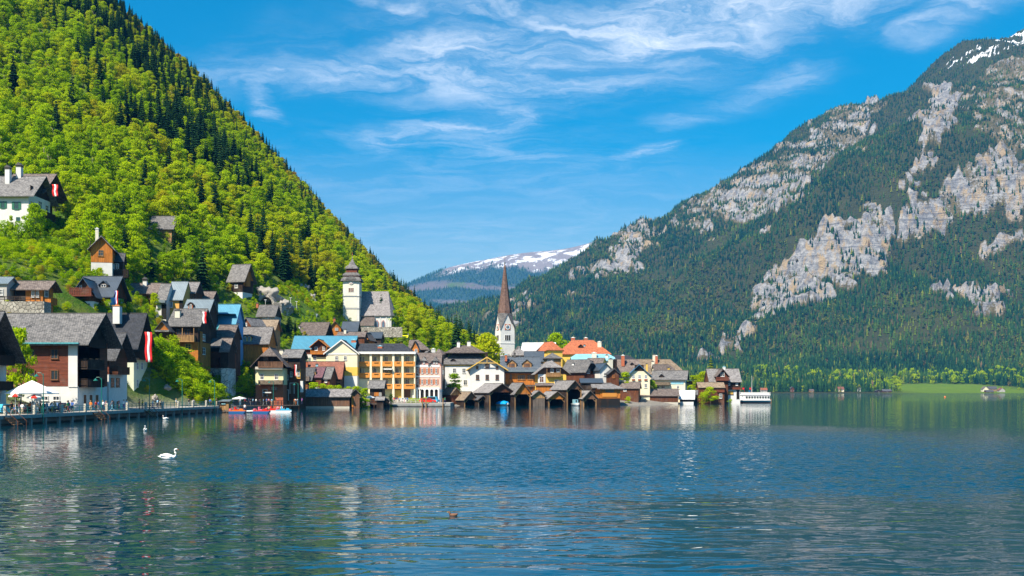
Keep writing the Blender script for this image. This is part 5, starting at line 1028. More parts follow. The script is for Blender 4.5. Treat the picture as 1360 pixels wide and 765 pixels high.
# --- boathouses: gabled sheds on posts over the water, open towards the lake
def boathouse(label, xl, xr, Y, eave, ridge, rz, dep, roof='shingle_grey', gable='wood_orange', open_=True, side='wood_dark', sill=None, doors=None, oh=.5):
    h = H('boathouse', label, xl, xr, Y, eave, ridge, 'y', dep, rz, -.7, (), roof, oh, .7, (0, 0), .14, cat='boathouse', group='boathouses')
    w, d = h.w/2, h.d/2; zo = h.zpx(sill, Y) - h.zb if sill else h.ze - .1; y = -d
    MB().prism([(-w - .02, zo), (w + .02, zo), (w + .02, h.ze), (0, h.zr - .18), (-w - .02, h.ze)], y - .12, y + .02, 'y').build('gable', MAT[gable], h.root)
    for sx in (-1, 1): MB().box(sx*w - .08, sx*w + .08, -d + .03, d, -.3, h.ze).build('side_wall', MAT[side], h.root)
    MB().prism([(-w + .09, -.3), (w - .09, -.3), (w - .09, h.ze), (0, h.zr - .2), (-w + .09, h.ze)], d - .16, d, 'y').build('back_wall', MAT[side], h.root)
    if open_:
        for sx in (-1, 1):
            MB().box(sx*(w - .12) - .14, sx*(w - .12) + .14, y - .2, y + .1, -.6, zo + .05).build('post', MAT['wood_tan' if gable != 'wood_dark' else 'wood_grey'], h.root)
            MB().add([(sx*(w-.2), y-.16, zo-1.1), (sx*(w-.2), y-.16, zo-.85), (sx*(w-1.1), y-.16, zo), (sx*(w-1.3), y-.16, zo), (sx*(w-.2), y-.06, zo-1.1), (sx*(w-.2), y-.06, zo-.85), (sx*(w-1.1), y-.06, zo), (sx*(w-1.3), y-.06, zo)], [(0,1,2,3),(7,6,5,4),(0,4,5,1),(2,6,7,3),(1,5,6,2),(3,7,4,0)]).build('brace', MAT['wood_tan'], h.root)
    else:
        n = 5
        for sx in (-1, 1):
            dm = MB()
            for i in range(n): a = .04 + (w - .1)*i/n; dm.box(min(sx*a, sx*(a + (w-.1)/n - .03)), max(sx*a, sx*(a + (w-.1)/n - .03)), y - .1 - .015*(i % 2), y - .01, .25 + .12*((i*7) % 3), zo - .05)
            dm.build('door', MAT[doors or 'wood_grey'], h.root)
    # purlin ends and barge boards
    m = MB(); hw = w + oh
    for sg in (-1, 1): m.thick([[(sg*hw, -d-.76, h.zed), (sg*hw, -d-.66, h.zed), (0, -d-.66, h.zr+.02), (0, -d-.76, h.zr+.02)][::sg]], .24)
    m.build('barge_board', MAT['wood_grey'], h.root)
    return h
boathouse('small brown boathouse at the quay end, half hidden by the next roof', 599.5, 611, 322, 524, 514.8, 28, 7, 'shingle_tan', 'wood_tan', False, 'wood_brown', 525, 'wood_brown')
boathouse('boathouse with tan shingles and orange edged gable beside the quay', 616.5, 633.5, 318, 531.5, 520, 28, 8, 'shingle_tan', 'wood_weathered', True, 'wood_dark', 531)
boathouse('tiny dark boathouse squeezed in between two larger ones', 635, 646.5, 317, 531, 525, 22, 7, 'shingle_dark', 'wood_dark', True, 'wood_dark', 530.5)
bh_tarp = boathouse('widest boathouse, sheltering a boat under a blue cover', 650, 682, 316, 521.5, 509, 26, 12, 'shingle_pale', 'wood_brown', True, 'wood_dark', 521)
boathouse('boathouse with an orange board triangle over its black opening', 683.5, 704.5, 316, 524, 508, 20, 9, 'shingle_grey', 'wood_orange', True, 'wood_dark', 523.5)
boathouse('boathouse with weathered double doors closed', 707.5, 723.8, 315, 526, 518.5, 8, 8, 'shingle_pale', 'wood_tan', False, 'wood_dark', 529)
boathouse('boathouse with a wide chamfered opening below orange boards', 728.5, 750.3, 315.5, 529.5, 519.5, 18, 9, 'shingle_pale', 'wood_orange', True, 'wood_dark', 530)
bh_tall = boathouse('tallest boathouse, with a small white and blue boat at its mouth', 752.8, 772, 316, 517.5, 505, 26, 10, 'shingle_pale', 'wood_weathered', True, 'wood_dark', 517)
boathouse('low boathouse between the tallest one and the yellow one', 774.5, 792, 316, 529.5, 518.3, 16, 7, 'shingle_pale', 'wood_weathered', True, 'wood_grey', 530)
h = H('boathouse', 'yellow fronted boathouse with green window and two arched openings', 797.5, 823.5, 322, 516, 509.5, 'x', 7, 8, -.7, (('wood_dark', 529), ('wood_orange', None)), 'shingle_pale', .9, 1.2, hip=(.8, .9), cat='boathouse', group='boathouses')
h.panel('F', 800, 819, 522, 527, 'balcony_orange', 'board', .2); h.win('F', 810, 518.7, 11, 4.4, 'trim_green', 'glass', None, 3)
for a, b in ((798.5, 806), (808, 823)): u0, u1, z0, z1 = h.rect('F', a, b, 529.5, 539); m = MB(); m.prism([(u0, -.2), (u1, -.2), (u1, z1 - .8), (u1 - .7, z1), (u0 + .7, z1), (u0, z1 - .8)], -h.d/2 - .1, -h.d/2 + .02, 'y'); m.build('opening', MAT['painted_shade'], h.root)  # both openings are flat near-black shapes, painted as shade inside
h = H('boathouse', 'pale roofed boathouse wing behind the yellow fronted one', 787, 812, 330, 514, 508.5, 'x', 8, 0, None, (('wood_dark', None),), 'shingle_pale', .5, .4, cat='boathouse', group='boathouses')
h = H('shed', 'dark sagging shed roof behind the low boathouses', 772, 800, 333, 508, 502.5, 'x', 7, 0, None, (('wood_dark', None),), 'metal_dark', .5, .4, cat='shed')
h = H('shed', 'lean timber walkway roof in front of the yellow loggia house', 712, 735, 326, 511.5, 508.8, 'x', 3, 0, None, (('wood_orange', None),), 'shingle_brown', .4, .3, cat='shed')
h = H('boathouse', 'long boathouse with red brown boards whitened at the waterline, right end of the row', 838.5, 900.5, 346, 525.5, 516.3, 'x', 6, 0, -.7, (('concrete_pale', 534), ('wood_brown', None)), 'shingle_brown', .5, .6, gmat='wood_dark', cat='boathouse', group='boathouses')
h = H('boathouse', 'boathouse with white sheet roof next to the leafy shore bush', 903, 921, 350, 530, 518.5, 'x', 6, -12, -.7, (('white', 533.5), ('wood_dark', None)), 'metal_white', .5, .5, gmat='wood_dark', cat='boathouse', group='boathouses')
h = H('boathouse', 'dark roofed annex behind the white sheet roof', 915, 926, 355, 524, 518, 'x', 5, -12, None, (('wood_dark', None),), 'shingle_grey', .4, .3, cat='boathouse', group='boathouses')
h = H('boathouse', 'long weathered plank boathouse in front of the clipped trees', 404.5, 464, 279, 526.6, 516.4, 'x', 6.5, 0, -.7, (('concrete_pale', 539.5), ('wood_weathered', None)), 'shingle_pale', .7, .5, gmat='wood_weathered', cat='boathouse', group='boathouses')
h2 = H('wing', 'wing', 467, 477.5, 280, 524, 516.6, 'y', 6, 10, -.7, (('wood_weathered', None),), 'shingle_grey', .5, .6); h2.panel('F', 466.5, 469.5, 525, 541, 'wood_orange', 'boards', .12); h.absorb(h2)
h = H('hut', 'dark timber cafe hut with grey roof beside the hotel entrance', 491, 508, 292, 515.5, 505, 'x', 6, 0, None, (('wood_dark', None),), 'shingle_grey', .7, .6, gmat='wood_dark', cat='hut'); h.panel('F', 497, 503, 521, 526, 'wood_orange', 'boards', .15); h.win('F', 505, 524, 3, 5)
h = H('hut', 'black waterside hut with open front by the cafe umbrella', 506, 517, 287, 533, 527, 'y', 5, 8, -.4, (('wood_dark', None),), 'shingle_dark', .5, .6, cat='hut'); h.panel('F', 508, 515, 533.5, 539, 'painted_shade', 'opening', .06)  # open front is a flat panel with painted inner shade
h = H('shed', 'narrow slate roofed shed on the cafe terrace', 500, 509, 283, 531, 526.5, 'x', 3, 0, -.4, (('wood_dark', None),), 'shingle_pale', .4, .4, cat='shed')
h = H('garage', 'low flat garage with dark roof behind the quay tree', 593, 609, 335, 511.5, 510, 'x', 6, 0, None, (('white', None),), 'metal_dark', .3, .3, cat='garage'); h.door('F', 602, 517, 6, 7)

# --- parish church on its terrace
def church():
    Y = 400.0; z = lambda py: CH + (HY - py)*Y/F; s = Y/F; x = lambda px: (px - CX)*s
    xc = x(466.3); hw = 10.8*s; zb = float(gz(xc, Y + 4)) - 3; t = empty('parish_church', (xc, Y + hw, zb)); tag(t, 'white parish church with tiered tower roof and steep shingled nave above the village', 'church'); Z = lambda py: z(py) - zb
    MB().box(-hw, hw, -hw, hw, 0, Z(373)).build('tower', MAT['white'], t); tw = t
    m = MB()
    for a, b in ((Z(392.6), Z(376)), (Z(408.5), Z(395)), (Z(426), Z(411))): m.box(-hw*.72, hw*.72, -hw - .06, -hw + .02, a, b); m.box(hw - .02, hw + .06, -hw*.72, hw*.72, a, b)
    m.build('wall_panel', MAT['ivory'], t)
    for py in (393.6, 410): MB().box(-hw - .15, hw + .15, -hw - .15, hw + .15, Z(py) - .12, Z(py) + .12).build('cornice', MAT['lead'], t)
    w = MB().box(-1.15, 1.15, -hw - .12, -hw + .05, Z(388.2), Z(381.8)).build('window', MAT['trim_white'], t)
    for k in (-.72, 0, .72): MB().box(k - .24, k + .24, -hw - .2, -hw - .1, Z(387.6), Z(382.4)).build('pane', MAT['wood_brown'], w)
    c = MB().tube([(0, -hw - .3, Z(374.6)), (0, -hw - .02, Z(374.6))], 1.0, 20).build('clock', MAT['trim_white'], t)
    MB().tube([(0, -hw - .34, Z(374.6)), (0, -hw - .31, Z(374.6))], .8, 20).build('clock_face', MAT['rose'], c); MB().tube([(0, -hw - .38, Z(374.6)), (0, -hw - .35, Z(374.6))], .6, 20).build('dial', MAT['trim_white'], c)
    MB().box(-.05, .05, -hw - .43, -hw - .39, Z(374.6), Z(374.6) + .55).box(-.05, .4, -hw - .43, -hw - .39, Z(374.6) - .05, Z(374.6) + .05).build('clock_hand', MAT['cap_dark'], c)
    def sq(prof, name, mat):
        m = MB(); n = len(prof)
        for r, zz in prof: m.v += [(-r, -r, zz), (r, -r, zz), (r, r, zz), (-r, r, zz)]
        for i in range(n - 1):
            for k in range(4): m.f.append((i*4 + k, i*4 + (k+1) % 4, i*4 + 4 + (k+1) % 4, i*4 + 4 + k))
        m.f += [(3, 2, 1, 0), tuple(range(4*n - 4, 4*n))]; return m.build(name, MAT[mat], t)
    u = 1.0*s
    sq([(13.6*u, Z(373.2)), (13.0*u, Z(371)), (11.6*u, Z(369.2)), (10.4*u, Z(367.4))], 'lower_roof', 'shingle_grey'); sq([(10.2*u, Z(367.5)), (10.2*u, Z(365.6))], 'lower_lantern', 'brick_red')
    sq([(11.6*u, Z(366)), (10.6*u, Z(363.6)), (7.6*u, Z(361.4))], 'middle_roof', 'shingle_grey'); sq([(7.2*u, Z(361.6)), (7.2*u, Z(356.6))], 'lantern', 'wood_red')
    sq([(8.8*u, Z(356.4)), (7.6*u, Z(353.6)), (4.0*u, Z(350.4)), (3.6*u, Z(348.6)), (2.0*u, Z(346)), (.6*u, Z(342.5)), (.12*u, Z(338))], 'upper_roof', 'shingle_grey')
    MB().tube([(0, 0, Z(338.5)), (0, 0, Z(333.5))], .07, 6).lathe([(.05, Z(337.6)), (.28, Z(337)), (.05, Z(336.4))], 10).build('finial', MAT['cap_orange'], t)
    a = MB(); pr = [(2.2*math.cos(q), Z(371.8) + 1.35*math.sin(q)) for q in [math.pi*i/10 for i in range(11)]]; a.prism(pr, -14*u, -11*u, 'y'); a.build('clock_hood', MAT['shingle_grey'], t)
    # nave with hipped choir end
    x0, x1 = x(478) - xc, x(520) - xc; dn = 13.0; y0 = -1.0; ze, zr = Z(418.4), Z(387)
    xr0, xr1 = x(470) - xc, x(511) - xc; yr = y0 + dn/2
    yr_s = 1 + (Y + hw + yr - Y)/Y; zr = (z(387) - CH)*yr_s + CH - zb
    MB().box(x0 - 4, x1 - 1.2, y0 + .5, y0 + dn - .5, 0, ze).build('nave_wall', MAT['white'], t)
    ap = [(x1 - 5, y0 + .45), (x1 - 1.0, y0 + .45), (x1 + .3, y0 + 3.4), (x1 + .3, y0 + dn - 3.4), (x1 - 1, y0 + dn - .45), (x1 - 5, y0 + dn - .45)]; MB().prism(ap, 0, ze, 'z').build('choir_wall', MAT['white'], t)
    e = .7; A = (x0 - 4, y0, ze); B = (x1 - .6, y0 - e*.2, ze); C_ = (x1 + 1.0, y0 + 3.2, ze); D = (x1 + 1.0, y0 + dn - 3.2, ze); E = (x1 - .6, y0 + dn, ze); G = (x0 - 4, y0 + dn, ze); r0 = (x0 - 4, yr, zr); r1 = (xr1 + .4, yr, zr)
    MB().thick([[A, B, r1, r0], [B, C_, r1], [C_, D, r1], [D, E, r1], [E, G, r0, r1]], .25).build('nave_roof', MAT['shingle_mid'], t)
    MB().thick([[(x0 + .1, y0 - 3.0, Z(432.5)), (x(497) - xc, y0 - 3.0, Z(432.5)), (x(497) - xc, y0 + .55, Z(419.5)), (x0 + .1, y0 + .55, Z(419.5))]], .2).build('aisle_roof', MAT['shingle_brown'], t); MB().box(x0 + .3, x(496.5) - xc, y0 - 2.6, y0 + .4, 0, Z(433)).build('aisle_wall', MAT['white'], t)
    for px in (499.5, 508): 
        xx = x(px) - xc; w = MB().prism([(xx - .75, Z(443)), (xx + .75, Z(443)), (xx + .75, Z(427.5)), (xx + .4, Z(425.3)), (xx, Z(424.4)), (xx - .4, Z(425.3)), (xx - .75, Z(427.5))], y0 + .3, y0 + .5, 'y').build('window', MAT['rose'], t); MB().prism([(xx - .5, Z(442)), (xx + .5, Z(442)), (xx + .5, Z(428)), (xx, Z(425.2)), (xx - .5, Z(428))], y0 + .26, y0 + .32, 'y').build('pane', MAT['glass_blue'], w)
    d = Vector((1.3, 2.95, 0)).normalized(); n_ = Vector((d.y, -d.x, 0)); c = Vector((x1 - .35, y0 + 1.9, 0)); R3 = Matrix((d, -n_, Vector((0, 0, 1)))).transposed()
    w = MB().obox(c + n_*.05 + Vector((0, 0, (Z(425) + Z(444))/2)), (.6, .1, (Z(425) - Z(444))/2), R3).build('window', MAT['rose'], t); MB().obox(c + n_*.12 + Vector((0, 0, (Z(426) + Z(443))/2)), (.4, .08, (Z(426) - Z(443))/2), R3).build('pane', MAT['glass_blue'], w)
    m = MB()
    for px in (496.5, 504, 512, 518): m.box(x(px) - xc - .2, x(px) - xc + .2, y0 + .25, y0 + .5, 0, ze - .05)
    m.build('buttress', MAT['white'], t)
    MB().box(x0 - 12, x1 + 5, y0 - 9, y0 - 8.2, 0, Z(449)).build('terrace_wall', MAT['rubble_wall'], t)
church()
def spire_church():
    Y = 372.0; s = Y/F; xc = (670.4 - CX)*s; hw = 10.0*s; rz = math.radians(22); zb = float(gz(xc, Y + 3)) - 2; t = empty('spire_church', (xc, Y + 3, zb), rz); tag(t, 'slender church with tall pointed shingle spire and white gabled clock tower', 'church')
    z = lambda py: CH + (HY - py)*(Y + 1)/F - zb; ze, zg = z(439), z(417.5)
    MB().box(-hw, hw, -hw, hw, 0, ze).build('tower', MAT['white'], t)
    m = MB(); m.prism([(-hw, ze), (hw, ze), (0, zg)], -hw, hw, 'y'); m.prism([(-hw + .02, ze), (hw - .02, ze), (0, zg - .02)], -hw + .01, hw - .01, 'x'); m.build('gables', MAT['white'], t)
    # roof valleys between the gables, rising into the eight-sided spire
    m = MB(); q = hw + .22; zv = z(431)
    for i in range(4):
        a = i*math.pi/2; c, s_ = round(math.cos(a)), round(math.sin(a)); R = lambda x_, y_: (x_*c - y_*s_, x_*s_ + y_*c)
        for sg in (-1, 1):
            p0 = (*R(0, -q), zg + .15); p1 = (*R(sg*q, -q), ze - .1); p2 = (*R(sg*2.6*.75, -2.6*.75), zg + .4); poly = [p0, p1, p2]
            m.thick([poly if sg < 0 else poly[::-1]], -.12)
    m.build('valley_roof', MAT['shingle_grey'], t)
    m = MB(); m.lathe([(3.2*.82, zg - 2.2), (2.6, zg + 1.4), (1.85, z(396)), (1.08, z(375)), (.42, z(355)), (.1, z(349))], 8); sp = m.build('spire', MAT['shingle_spire'], t); sp.rotation_euler.z = math.radians(22.5)
    MB().lathe([(.08, z(350)), (.32, z(349)), (.36, z(347.6)), (.1, z(346.6)), (.05, z(339))], 10).build('finial', MAT['lead'], t); MB().box(-.5, .5, -.05, .05, z(342), z(342) + .12).build('cross', MAT['cap_orange'], t)
    for f in ('F', 'L'):
        def P3(u, o, zz): return (u, -hw - o, zz) if f == 'F' else (-hw - o, u, zz)
        def bx(m, u0, u1, o0, o1, z0, z1):
            a, b = P3(u0, o0, z0), P3(u1, o1, z1); m.box(min(a[0], b[0]), max(a[0], b[0]), min(a[1], b[1]), max(a[1], b[1]), z0, z1); return m
        zc = z(434.5); bx(MB(), -1.1, 1.1, 0, .1, zc - 1.1, zc + 1.1).build('clock', MAT['brick_red'], t).name
        ck = [o for o in t.children if o.name.startswith('clock')][-1]
        MB().tube([P3(0, .1, zc), P3(0, .18, zc)], .95, 20).build('clock_face', MAT['trim_white'], ck); MB().tube([P3(0, .17, zc), P3(0, .2, zc)], .6, 16).build('dial', MAT['metal_navy'], ck); bx(bx(MB(), -.05, .05, .2, .24, zc, zc + .75), -.5, .05, .2, .24, zc - .04, zc + .06).build('clock_hand', MAT['trim_yellow'], ck)
        w = bx(MB(), -1.25, 1.25, 0, .08, z(452.5), z(444.5)).build('belfry_window', MAT['trim_white'], t)
        for k in (-.75, 0, .75): bx(MB(), k - .27, k + .27, .06, .12, z(452), z(445.2)).build('opening', MAT['painted_shade'], w)  # belfry openings are flat strips painted as the shade within
    MB().box(-hw - .12, hw + .12, -hw - .12, hw + .12, z(456) - .12, z(456) + .1).build('cornice', MAT['trim_white'], t)
spire_church()
from mathutils import noise
# ------------------------------------------------------------------ shrubs and garden trees
SHRUB = [npmesh('shrub_mesh', *broad_crown(400 + i, 1100, 4.0, w_, .25, -.02, 14, .6), [LEAFM]) for i, w_ in enumerate([2.0, 2.5, 1.7])]
C_SHRUB = make_coll('shrub_sources', [bpy.data.objects.new(f'a{i}_shrub', m_) for i, m_ in enumerate(SHRUB)])
STEM = MB().tube([(0, 0, -.5), (.1, 0, 1.2), (0, .1, 2.6)], [.09, .06, .02], 5).tube([(.1, 0, .6), (.8, .3, 2.0)], [.05, .015], 5).tube([(.05, 0, .8), (-.7, -.3, 2.2)], [.05, .015], 5).mesh('stem_mesh', MAT['bark'])
def shrub(loc, h, tint, k, label, group=None, wide=1.0, name='shrub', cat='shrub'):
    o = empty(name, loc, k*1.7); s = h/4.0; o.scale = (s*wide, s*wide, s); link('stem', STEM, o); c = link('crown', SHRUB[k % 3], o); c['tint'] = float(tint); tag(o, label, cat, group); return o
def free(x, y, k=.8):
    f = np.ones(np.shape(x), bool)
    for bx_, by_, r in BUILT: f &= (np.asarray(x) - bx_)**2 + (np.asarray(y) - by_)**2 > (r*k)**2
    return f
plant_hill()
def plant_slope():
    s = 2.3; X, Y = np.meshgrid(np.arange(-170, 30, s), np.arange(150, 470, s)); X = (X + RNG.uniform(-.5, .5, X.shape)*s).ravel(); Y = (Y + RNG.uniform(-.5, .5, Y.shape)*s).ravel()
    Z = gz(X, Y); px = CX + F*X/Y; py = HY - F*(Z - CH)/Y
    k = ((Z > 4.5) | ((px > 192) & (px < 330) & (Z > 1.7) & (Y > 224))) & (px > -60) & (px < 690) & ((py > line_at(FOREST_EDGE, px) - 14) | sum(((px > a - 12) & (px < b + 12) & (py > c - 6) & (py < d + 45)) for a, b, c, d, _ in VIEWS).astype(bool)) & free(X, Y, .72) & ~((X > -63) & (Y < 250))
    k &= ~((X > -35) & (Y < 420) & (Z < 12)); X, Y, Z, px, py = X[k], Y[k], Z[k], px[k], py[k]; n = len(X)
    nz = fbm(X/12, Y/12, 3, 91); keep = (nz > .36) | (RNG.uniform(size=n) < .5); X, Y, Z, px, py, nz = X[keep], Y[keep], Z[keep], px[keep], py[keep], nz[keep]; n = len(X)
    h = RNG.uniform(.9, 2.2, n) + 3.2*np.clip(nz - .5, 0, 1)*RNG.uniform(0, 2.2, n); tint = np.clip(RNG.normal(.42, .14, n) + .35*(RNG.uniform(size=n) < .12), .05, .95); kk = RNG.integers(0, 3, n)
    order = np.argsort(-(h/Y)*((px > 0) & (px < 660))); big = set(order[:190].tolist())
    for i in big: shrub((X[i], Y[i], Z[i] - .1), h[i], tint[i], int(kk[i]), 'green shrub on the rough slope between the upper houses', 'shrubs on the slope between the houses', 1.1)
    r = np.array([i not in big for i in range(n)]); scatter('undergrowth', np.c_[X, Y, Z - .1][r], RNG.uniform(0, 6.28, r.sum()), h[r]/4, kk[r], tint[r], C_SHRUB, 'low rough undergrowth on the slope between the houses', 'undergrowth'); print('shrubs', n)
plant_slope()
def at_ground(px, Y, dz=0): x = (px - CX)*Y/F; return (x, Y, float(gz(x, Y)) + dz)
def htop(px, Y, py): return CH + (HY - py)*Y/F - at_ground(px, Y)[2]
for i, (kind, px, Y, top, tint, wide, lb) in enumerate([
    ('b', 26, 163, 432, .50, .62, 'tall slender green tree beside the promenade cafe'), ('b', 12, 168, 470, .58, .7, 'smaller green tree by the dark chalet at the photo edge'),
    ('b', 322, 262, 497, .52, 1.0, 'bright green round tree on the landing by the yellow house'), ('b', 334, 264, 504, .55, .9, 'smaller bright tree touching the round landing tree'), ('b', 309, 268, 493, .30, .8, 'dark green tree left of the bright landing tree'),
    ('c', 384, 326, 411, .30, 1.25, 'tallest dark conifer below the road wall'), ('c', 376, 321, 428, .34, 1.3, 'conifer leaning against the tallest one below the road wall'), ('c', 392, 328, 424, .26, 1.2, 'conifer on the uphill side of the tallest one below the road wall'),
    ('b', 602, 333, 495, .36, 1.5, 'round dark green tree between the pink house and the white gable'), ('b', 646, 362, 438, .66, .95, 'tall yellow green lime tree at the foot of the spire'), ('b', 630, 366, 456, .64, .9, 'yellow green tree over the two tier roof'), ('b', 657, 366, 452, .62, .8, 'yellow green tree close by the spire tower'),
    ('b', 738, 425, 439, .48, .75, 'spreading tree behind the white hall roof'), ('b', 829, 342, 493, .56, 1.3, 'young leafy tree between the hut and cream gable'), ('b', 865, 352, 503, .55, 1.0, 'leafy bush like tree beside the cream gable house'),
    ('c', 944, 388, 471, .72, 1.1, 'slim yellow green conifer beside the timber lake house'), ('b', 922, 392, 497, .58, 1.3, 'light green tree behind the dark gable balcony'), ('b', 934, 396, 492, .6, 1.1, 'light green tree left of the slim conifer'), ('b', 911, 388, 505, .56, 1.2, 'low light green tree at the end of the grey roofs'),
    ('c', 594, 452, 428, .2, 1.3, 'dark spruce standing out of the bright wood behind the roofs'), ('b', 205, 250, 388, .6, .7, 'yellow flowering tree between the black roof and the white house'), ('b', 183, 244, 392, .5, .9, 'bushy tree behind the black roof'), ('b', 46, 274, 268, .42, .8, 'ivy green tree against the flagged house'), ('b', 14, 270, 285, .55, .5, 'young tree in front of the flagged house')]):
    h_ = max(2.5, htop(px, Y, top)); x, y, z = at_ground(px, Y); tree(kind, (x, y, z), h_, tint, i*1.3, i, lb, None, wide=wide)
# clipped plane trees over the cafe terrace
for i, px in enumerate((418, 429, 440, 451, 462, 473, 484)):
    x, y, z = at_ground(px, 284.6 + (i % 2)*.8); o = tree('b', (x, y, z), 7.3, .5 + .03*(i % 3), i*.9, i, 'flat clipped plane tree on the cafe terrace behind the plank boathouse', 'clipped plane trees on the cafe terrace', wide=1.05)
# thicket on the bank behind the promenade
for i, (px, Y, py, h_, t) in enumerate([(200, 226, 500, 5, .36), (208, 230, 492, 5.5, .4), (217, 233, 485, 6, .42), (226, 234, 492, 5, .33), (234, 236, 478, 6.5, .36), (243, 238, 482, 6, .42), (251, 240, 492, 5, .4), (259, 243, 498, 5, .36), (268, 245, 506, 4.5, .34), (276, 247, 514, 4, .42), (214, 231, 508, 4, .38), (228, 235, 508, 4.5, .32), (243, 238, 510, 4.5, .34), (256, 241, 516, 4, .4), (204, 227, 520, 3, .4), (266, 245, 522, 3, .4), (236, 237, 522, 3, .45), (219, 232, 522, 3, .42), (285, 250, 512, 4, .34), (305, 255, 520, 4, .36)]):
    x, y, z = at_ground(px, Y); zt = CH + (HY - py)*Y/F + h_*.5; shrub((x, y, max(z - .3, 0)), max(2, zt - z), t, i, 'leafy shrub in the thicket on the bank behind the promenade', 'thicket on the bank behind the promenade', max(.6, 1.15*h_/max(2, zt - z)))
rt = random.Random(9); k_ = 0
for px in np.arange(192, 300, 6.5):
    for py in np.arange(470, 538, 7.0):
        q_ = hit(px + rt.uniform(-3, 3), py + rt.uniform(-3, 3), 224, 262)
        if q_ is None or not free(q_[0], q_[1], .55) or q_[2] < 1.0: continue
        k_ += 1; shrub((q_[0], q_[1], q_[2] - .2), rt.uniform(2.0, 4.4), rt.choice([.3, .36, .42, .48, .24, .55]), k_, 'leafy shrub in the thicket on the bank behind the promenade', 'thicket on the bank behind the promenade', rt.uniform(.9, 1.25))
print('thicket', k_)
for px, Y, h_, t, lb, wd in [(944, 364, 6.2, .58, 'big light green bush at the water beside the timber lake house', 1.15), (934, 363, 4, .55, 'smaller light green bush at the water by the white sheet roof', 1.2), (566, 311, 2.6, .56, 'rounded bright hedge bush on the hotel quay', 1.6), (519, 299, 3.6, .3, 'dark conical bush at the quay steps by the cafe hut', .7), (834, 333, 2.2, .6, 'small yellow green bush at the yellow boathouse', 1.3), (970, 366, 1.6, .5, 'low bush at the white base of the lake house', 1.2), (412, 282, 3.5, .45, 'climbing bush beside the little black roof', .8)]:
    x, y, z = at_ground(px, Y); shrub((x, y, max(z, .2) - .1), h_, t, int(px) % 3, lb, None, wd)
for i, (px, py, h_, t) in enumerate([(-4, 306, 3.6, .34), (6, 303, 3.4, .42), (15, 305, 3.2, .3), (24, 304, 3.6, .38), (33, 306, 3.4, .28), (40, 300, 4.2, .34), (20, 316, 3, .45), (2, 318, 3, .4), (34, 318, 3, .42)]):
    Y = 272 - (py - 300)*.25; x = (px - CX)*Y/F; z0 = float(gz(x, Y)); top = CH + (HY - (py - 10))*Y/F; shrub((x, Y, z0 - .2), max(h_, top - z0), t, i, 'garden shrub below the white walls of the flagged house', 'garden shrubs below the flagged house', .9)
# hedge along the hotel quay
hd = empty('hedge', ((551 - CX)*309/F, 309, 1.0)); tag(hd, 'clipped green hedge along the hotel quay', 'hedge')
rg = np.random.default_rng(5); n = 900; C = np.c_[rg.uniform(-2.6, 2.6, n), rg.uniform(-.6, .6, n), rg.uniform(.1, 1.5, n)]; V, Q = cards(C, rg.normal(size=(n, 3)) + [0, -.6, .6], .3, rg); o = link('foliage', npmesh('hedge_mesh', V, Q, [LEAFM]), hd); o['tint'] = .5
# climbing ivy lies on walls
# boulders showing through the slope by the road
m_plain('pale_rock', (0.30, 0.28, 0.25), .95, var=.5, scale=1.6)
def rock_mesh(seed):
    bm = bmesh.new(); bmesh.ops.create_icosphere(bm, subdivisions=4, radius=1); r = random.Random(seed); o_ = Vector((r.uniform(0, 50), 0, 0))
    for v in bm.verts: v.co *= 1 + .55*noise.noise(v.co*1.3 + o_) + .35*noise.noise(v.co*3.1 + o_) + .2*noise.noise(v.co*7 + o_); v.co.z *= .8
    me = bpy.data.meshes.new('rock_mesh'); bm.to_mesh(me); bm.free(); me.materials.append(MAT['pale_rock']); me.polygons.foreach_set('use_smooth', [True]*len(me.polygons)); return me
RK = [rock_mesh(i) for i in range(4)]
for i, (px, py, r) in enumerate([(398, 382, 1.6), (404, 386, 2), (409, 391, 1.6), (413, 396, 1.8), (416, 402, 1.5), (394, 388, 1.2), (402, 394, 1.1), (563, 437, 2.0), (558, 442, 1.6), (568, 446, 1.5), (575, 444, 1.2), (235, 300, 1.4), (240, 306, 1.2), (205, 530, .8), (222, 520, .8)]):
    q = hit(px, py)
    if q: o = link('boulder', RK[i % 4], None, q); o.scale = (r, r*.8, r*1.1); o.rotation_euler = (i, i*2, i*.7); tag(o, 'pale limestone boulder showing through the greenery of the slope', 'boulder', 'limestone boulders on the slope')
# ------------------------------------------------------------------ shore works
def m_paving():
    m, nt, b, _ = newmat('paving'); o = OBJ(nt); n = NOISE(nt, o, .5, 5); n2 = NOISE(nt, o, 6, 3)
    c = MIX(nt, n, (0.30, 0.28, 0.25, 1), (0.46, 0.43, 0.38, 1)); nt.links.new(MIX(nt, M2(nt, 'MULTIPLY', n2, .3), c, (0.22, 0.21, 0.2, 1)), b.inputs['Base Color']); b.inputs['Roughness'].default_value = .9
def m_quaywall():
    m, nt, b, _ = newmat('quay_wall'); o = OBJ(nt); sp = N(nt, 'ShaderNodeSeparateXYZ'); nt.links.new(o, sp.inputs[0]); n = NOISE(nt, o, .8, 6, .65)
    c = MIX(nt, n, (0.17, 0.18, 0.18, 1), (0.36, 0.37, 0.36, 1)); wet = SMOOTH(nt, M2(nt, 'ADD', sp.outputs[2], M2(nt, 'MULTIPLY', n, .3)), .55, .25)
    nt.links.new(MIX(nt, wet, c, (0.035, 0.035, 0.03, 1)), b.inputs['Base Color']); b.inputs['Roughness'].default_value = .8; BUMP(nt, b, n, .4, .05)
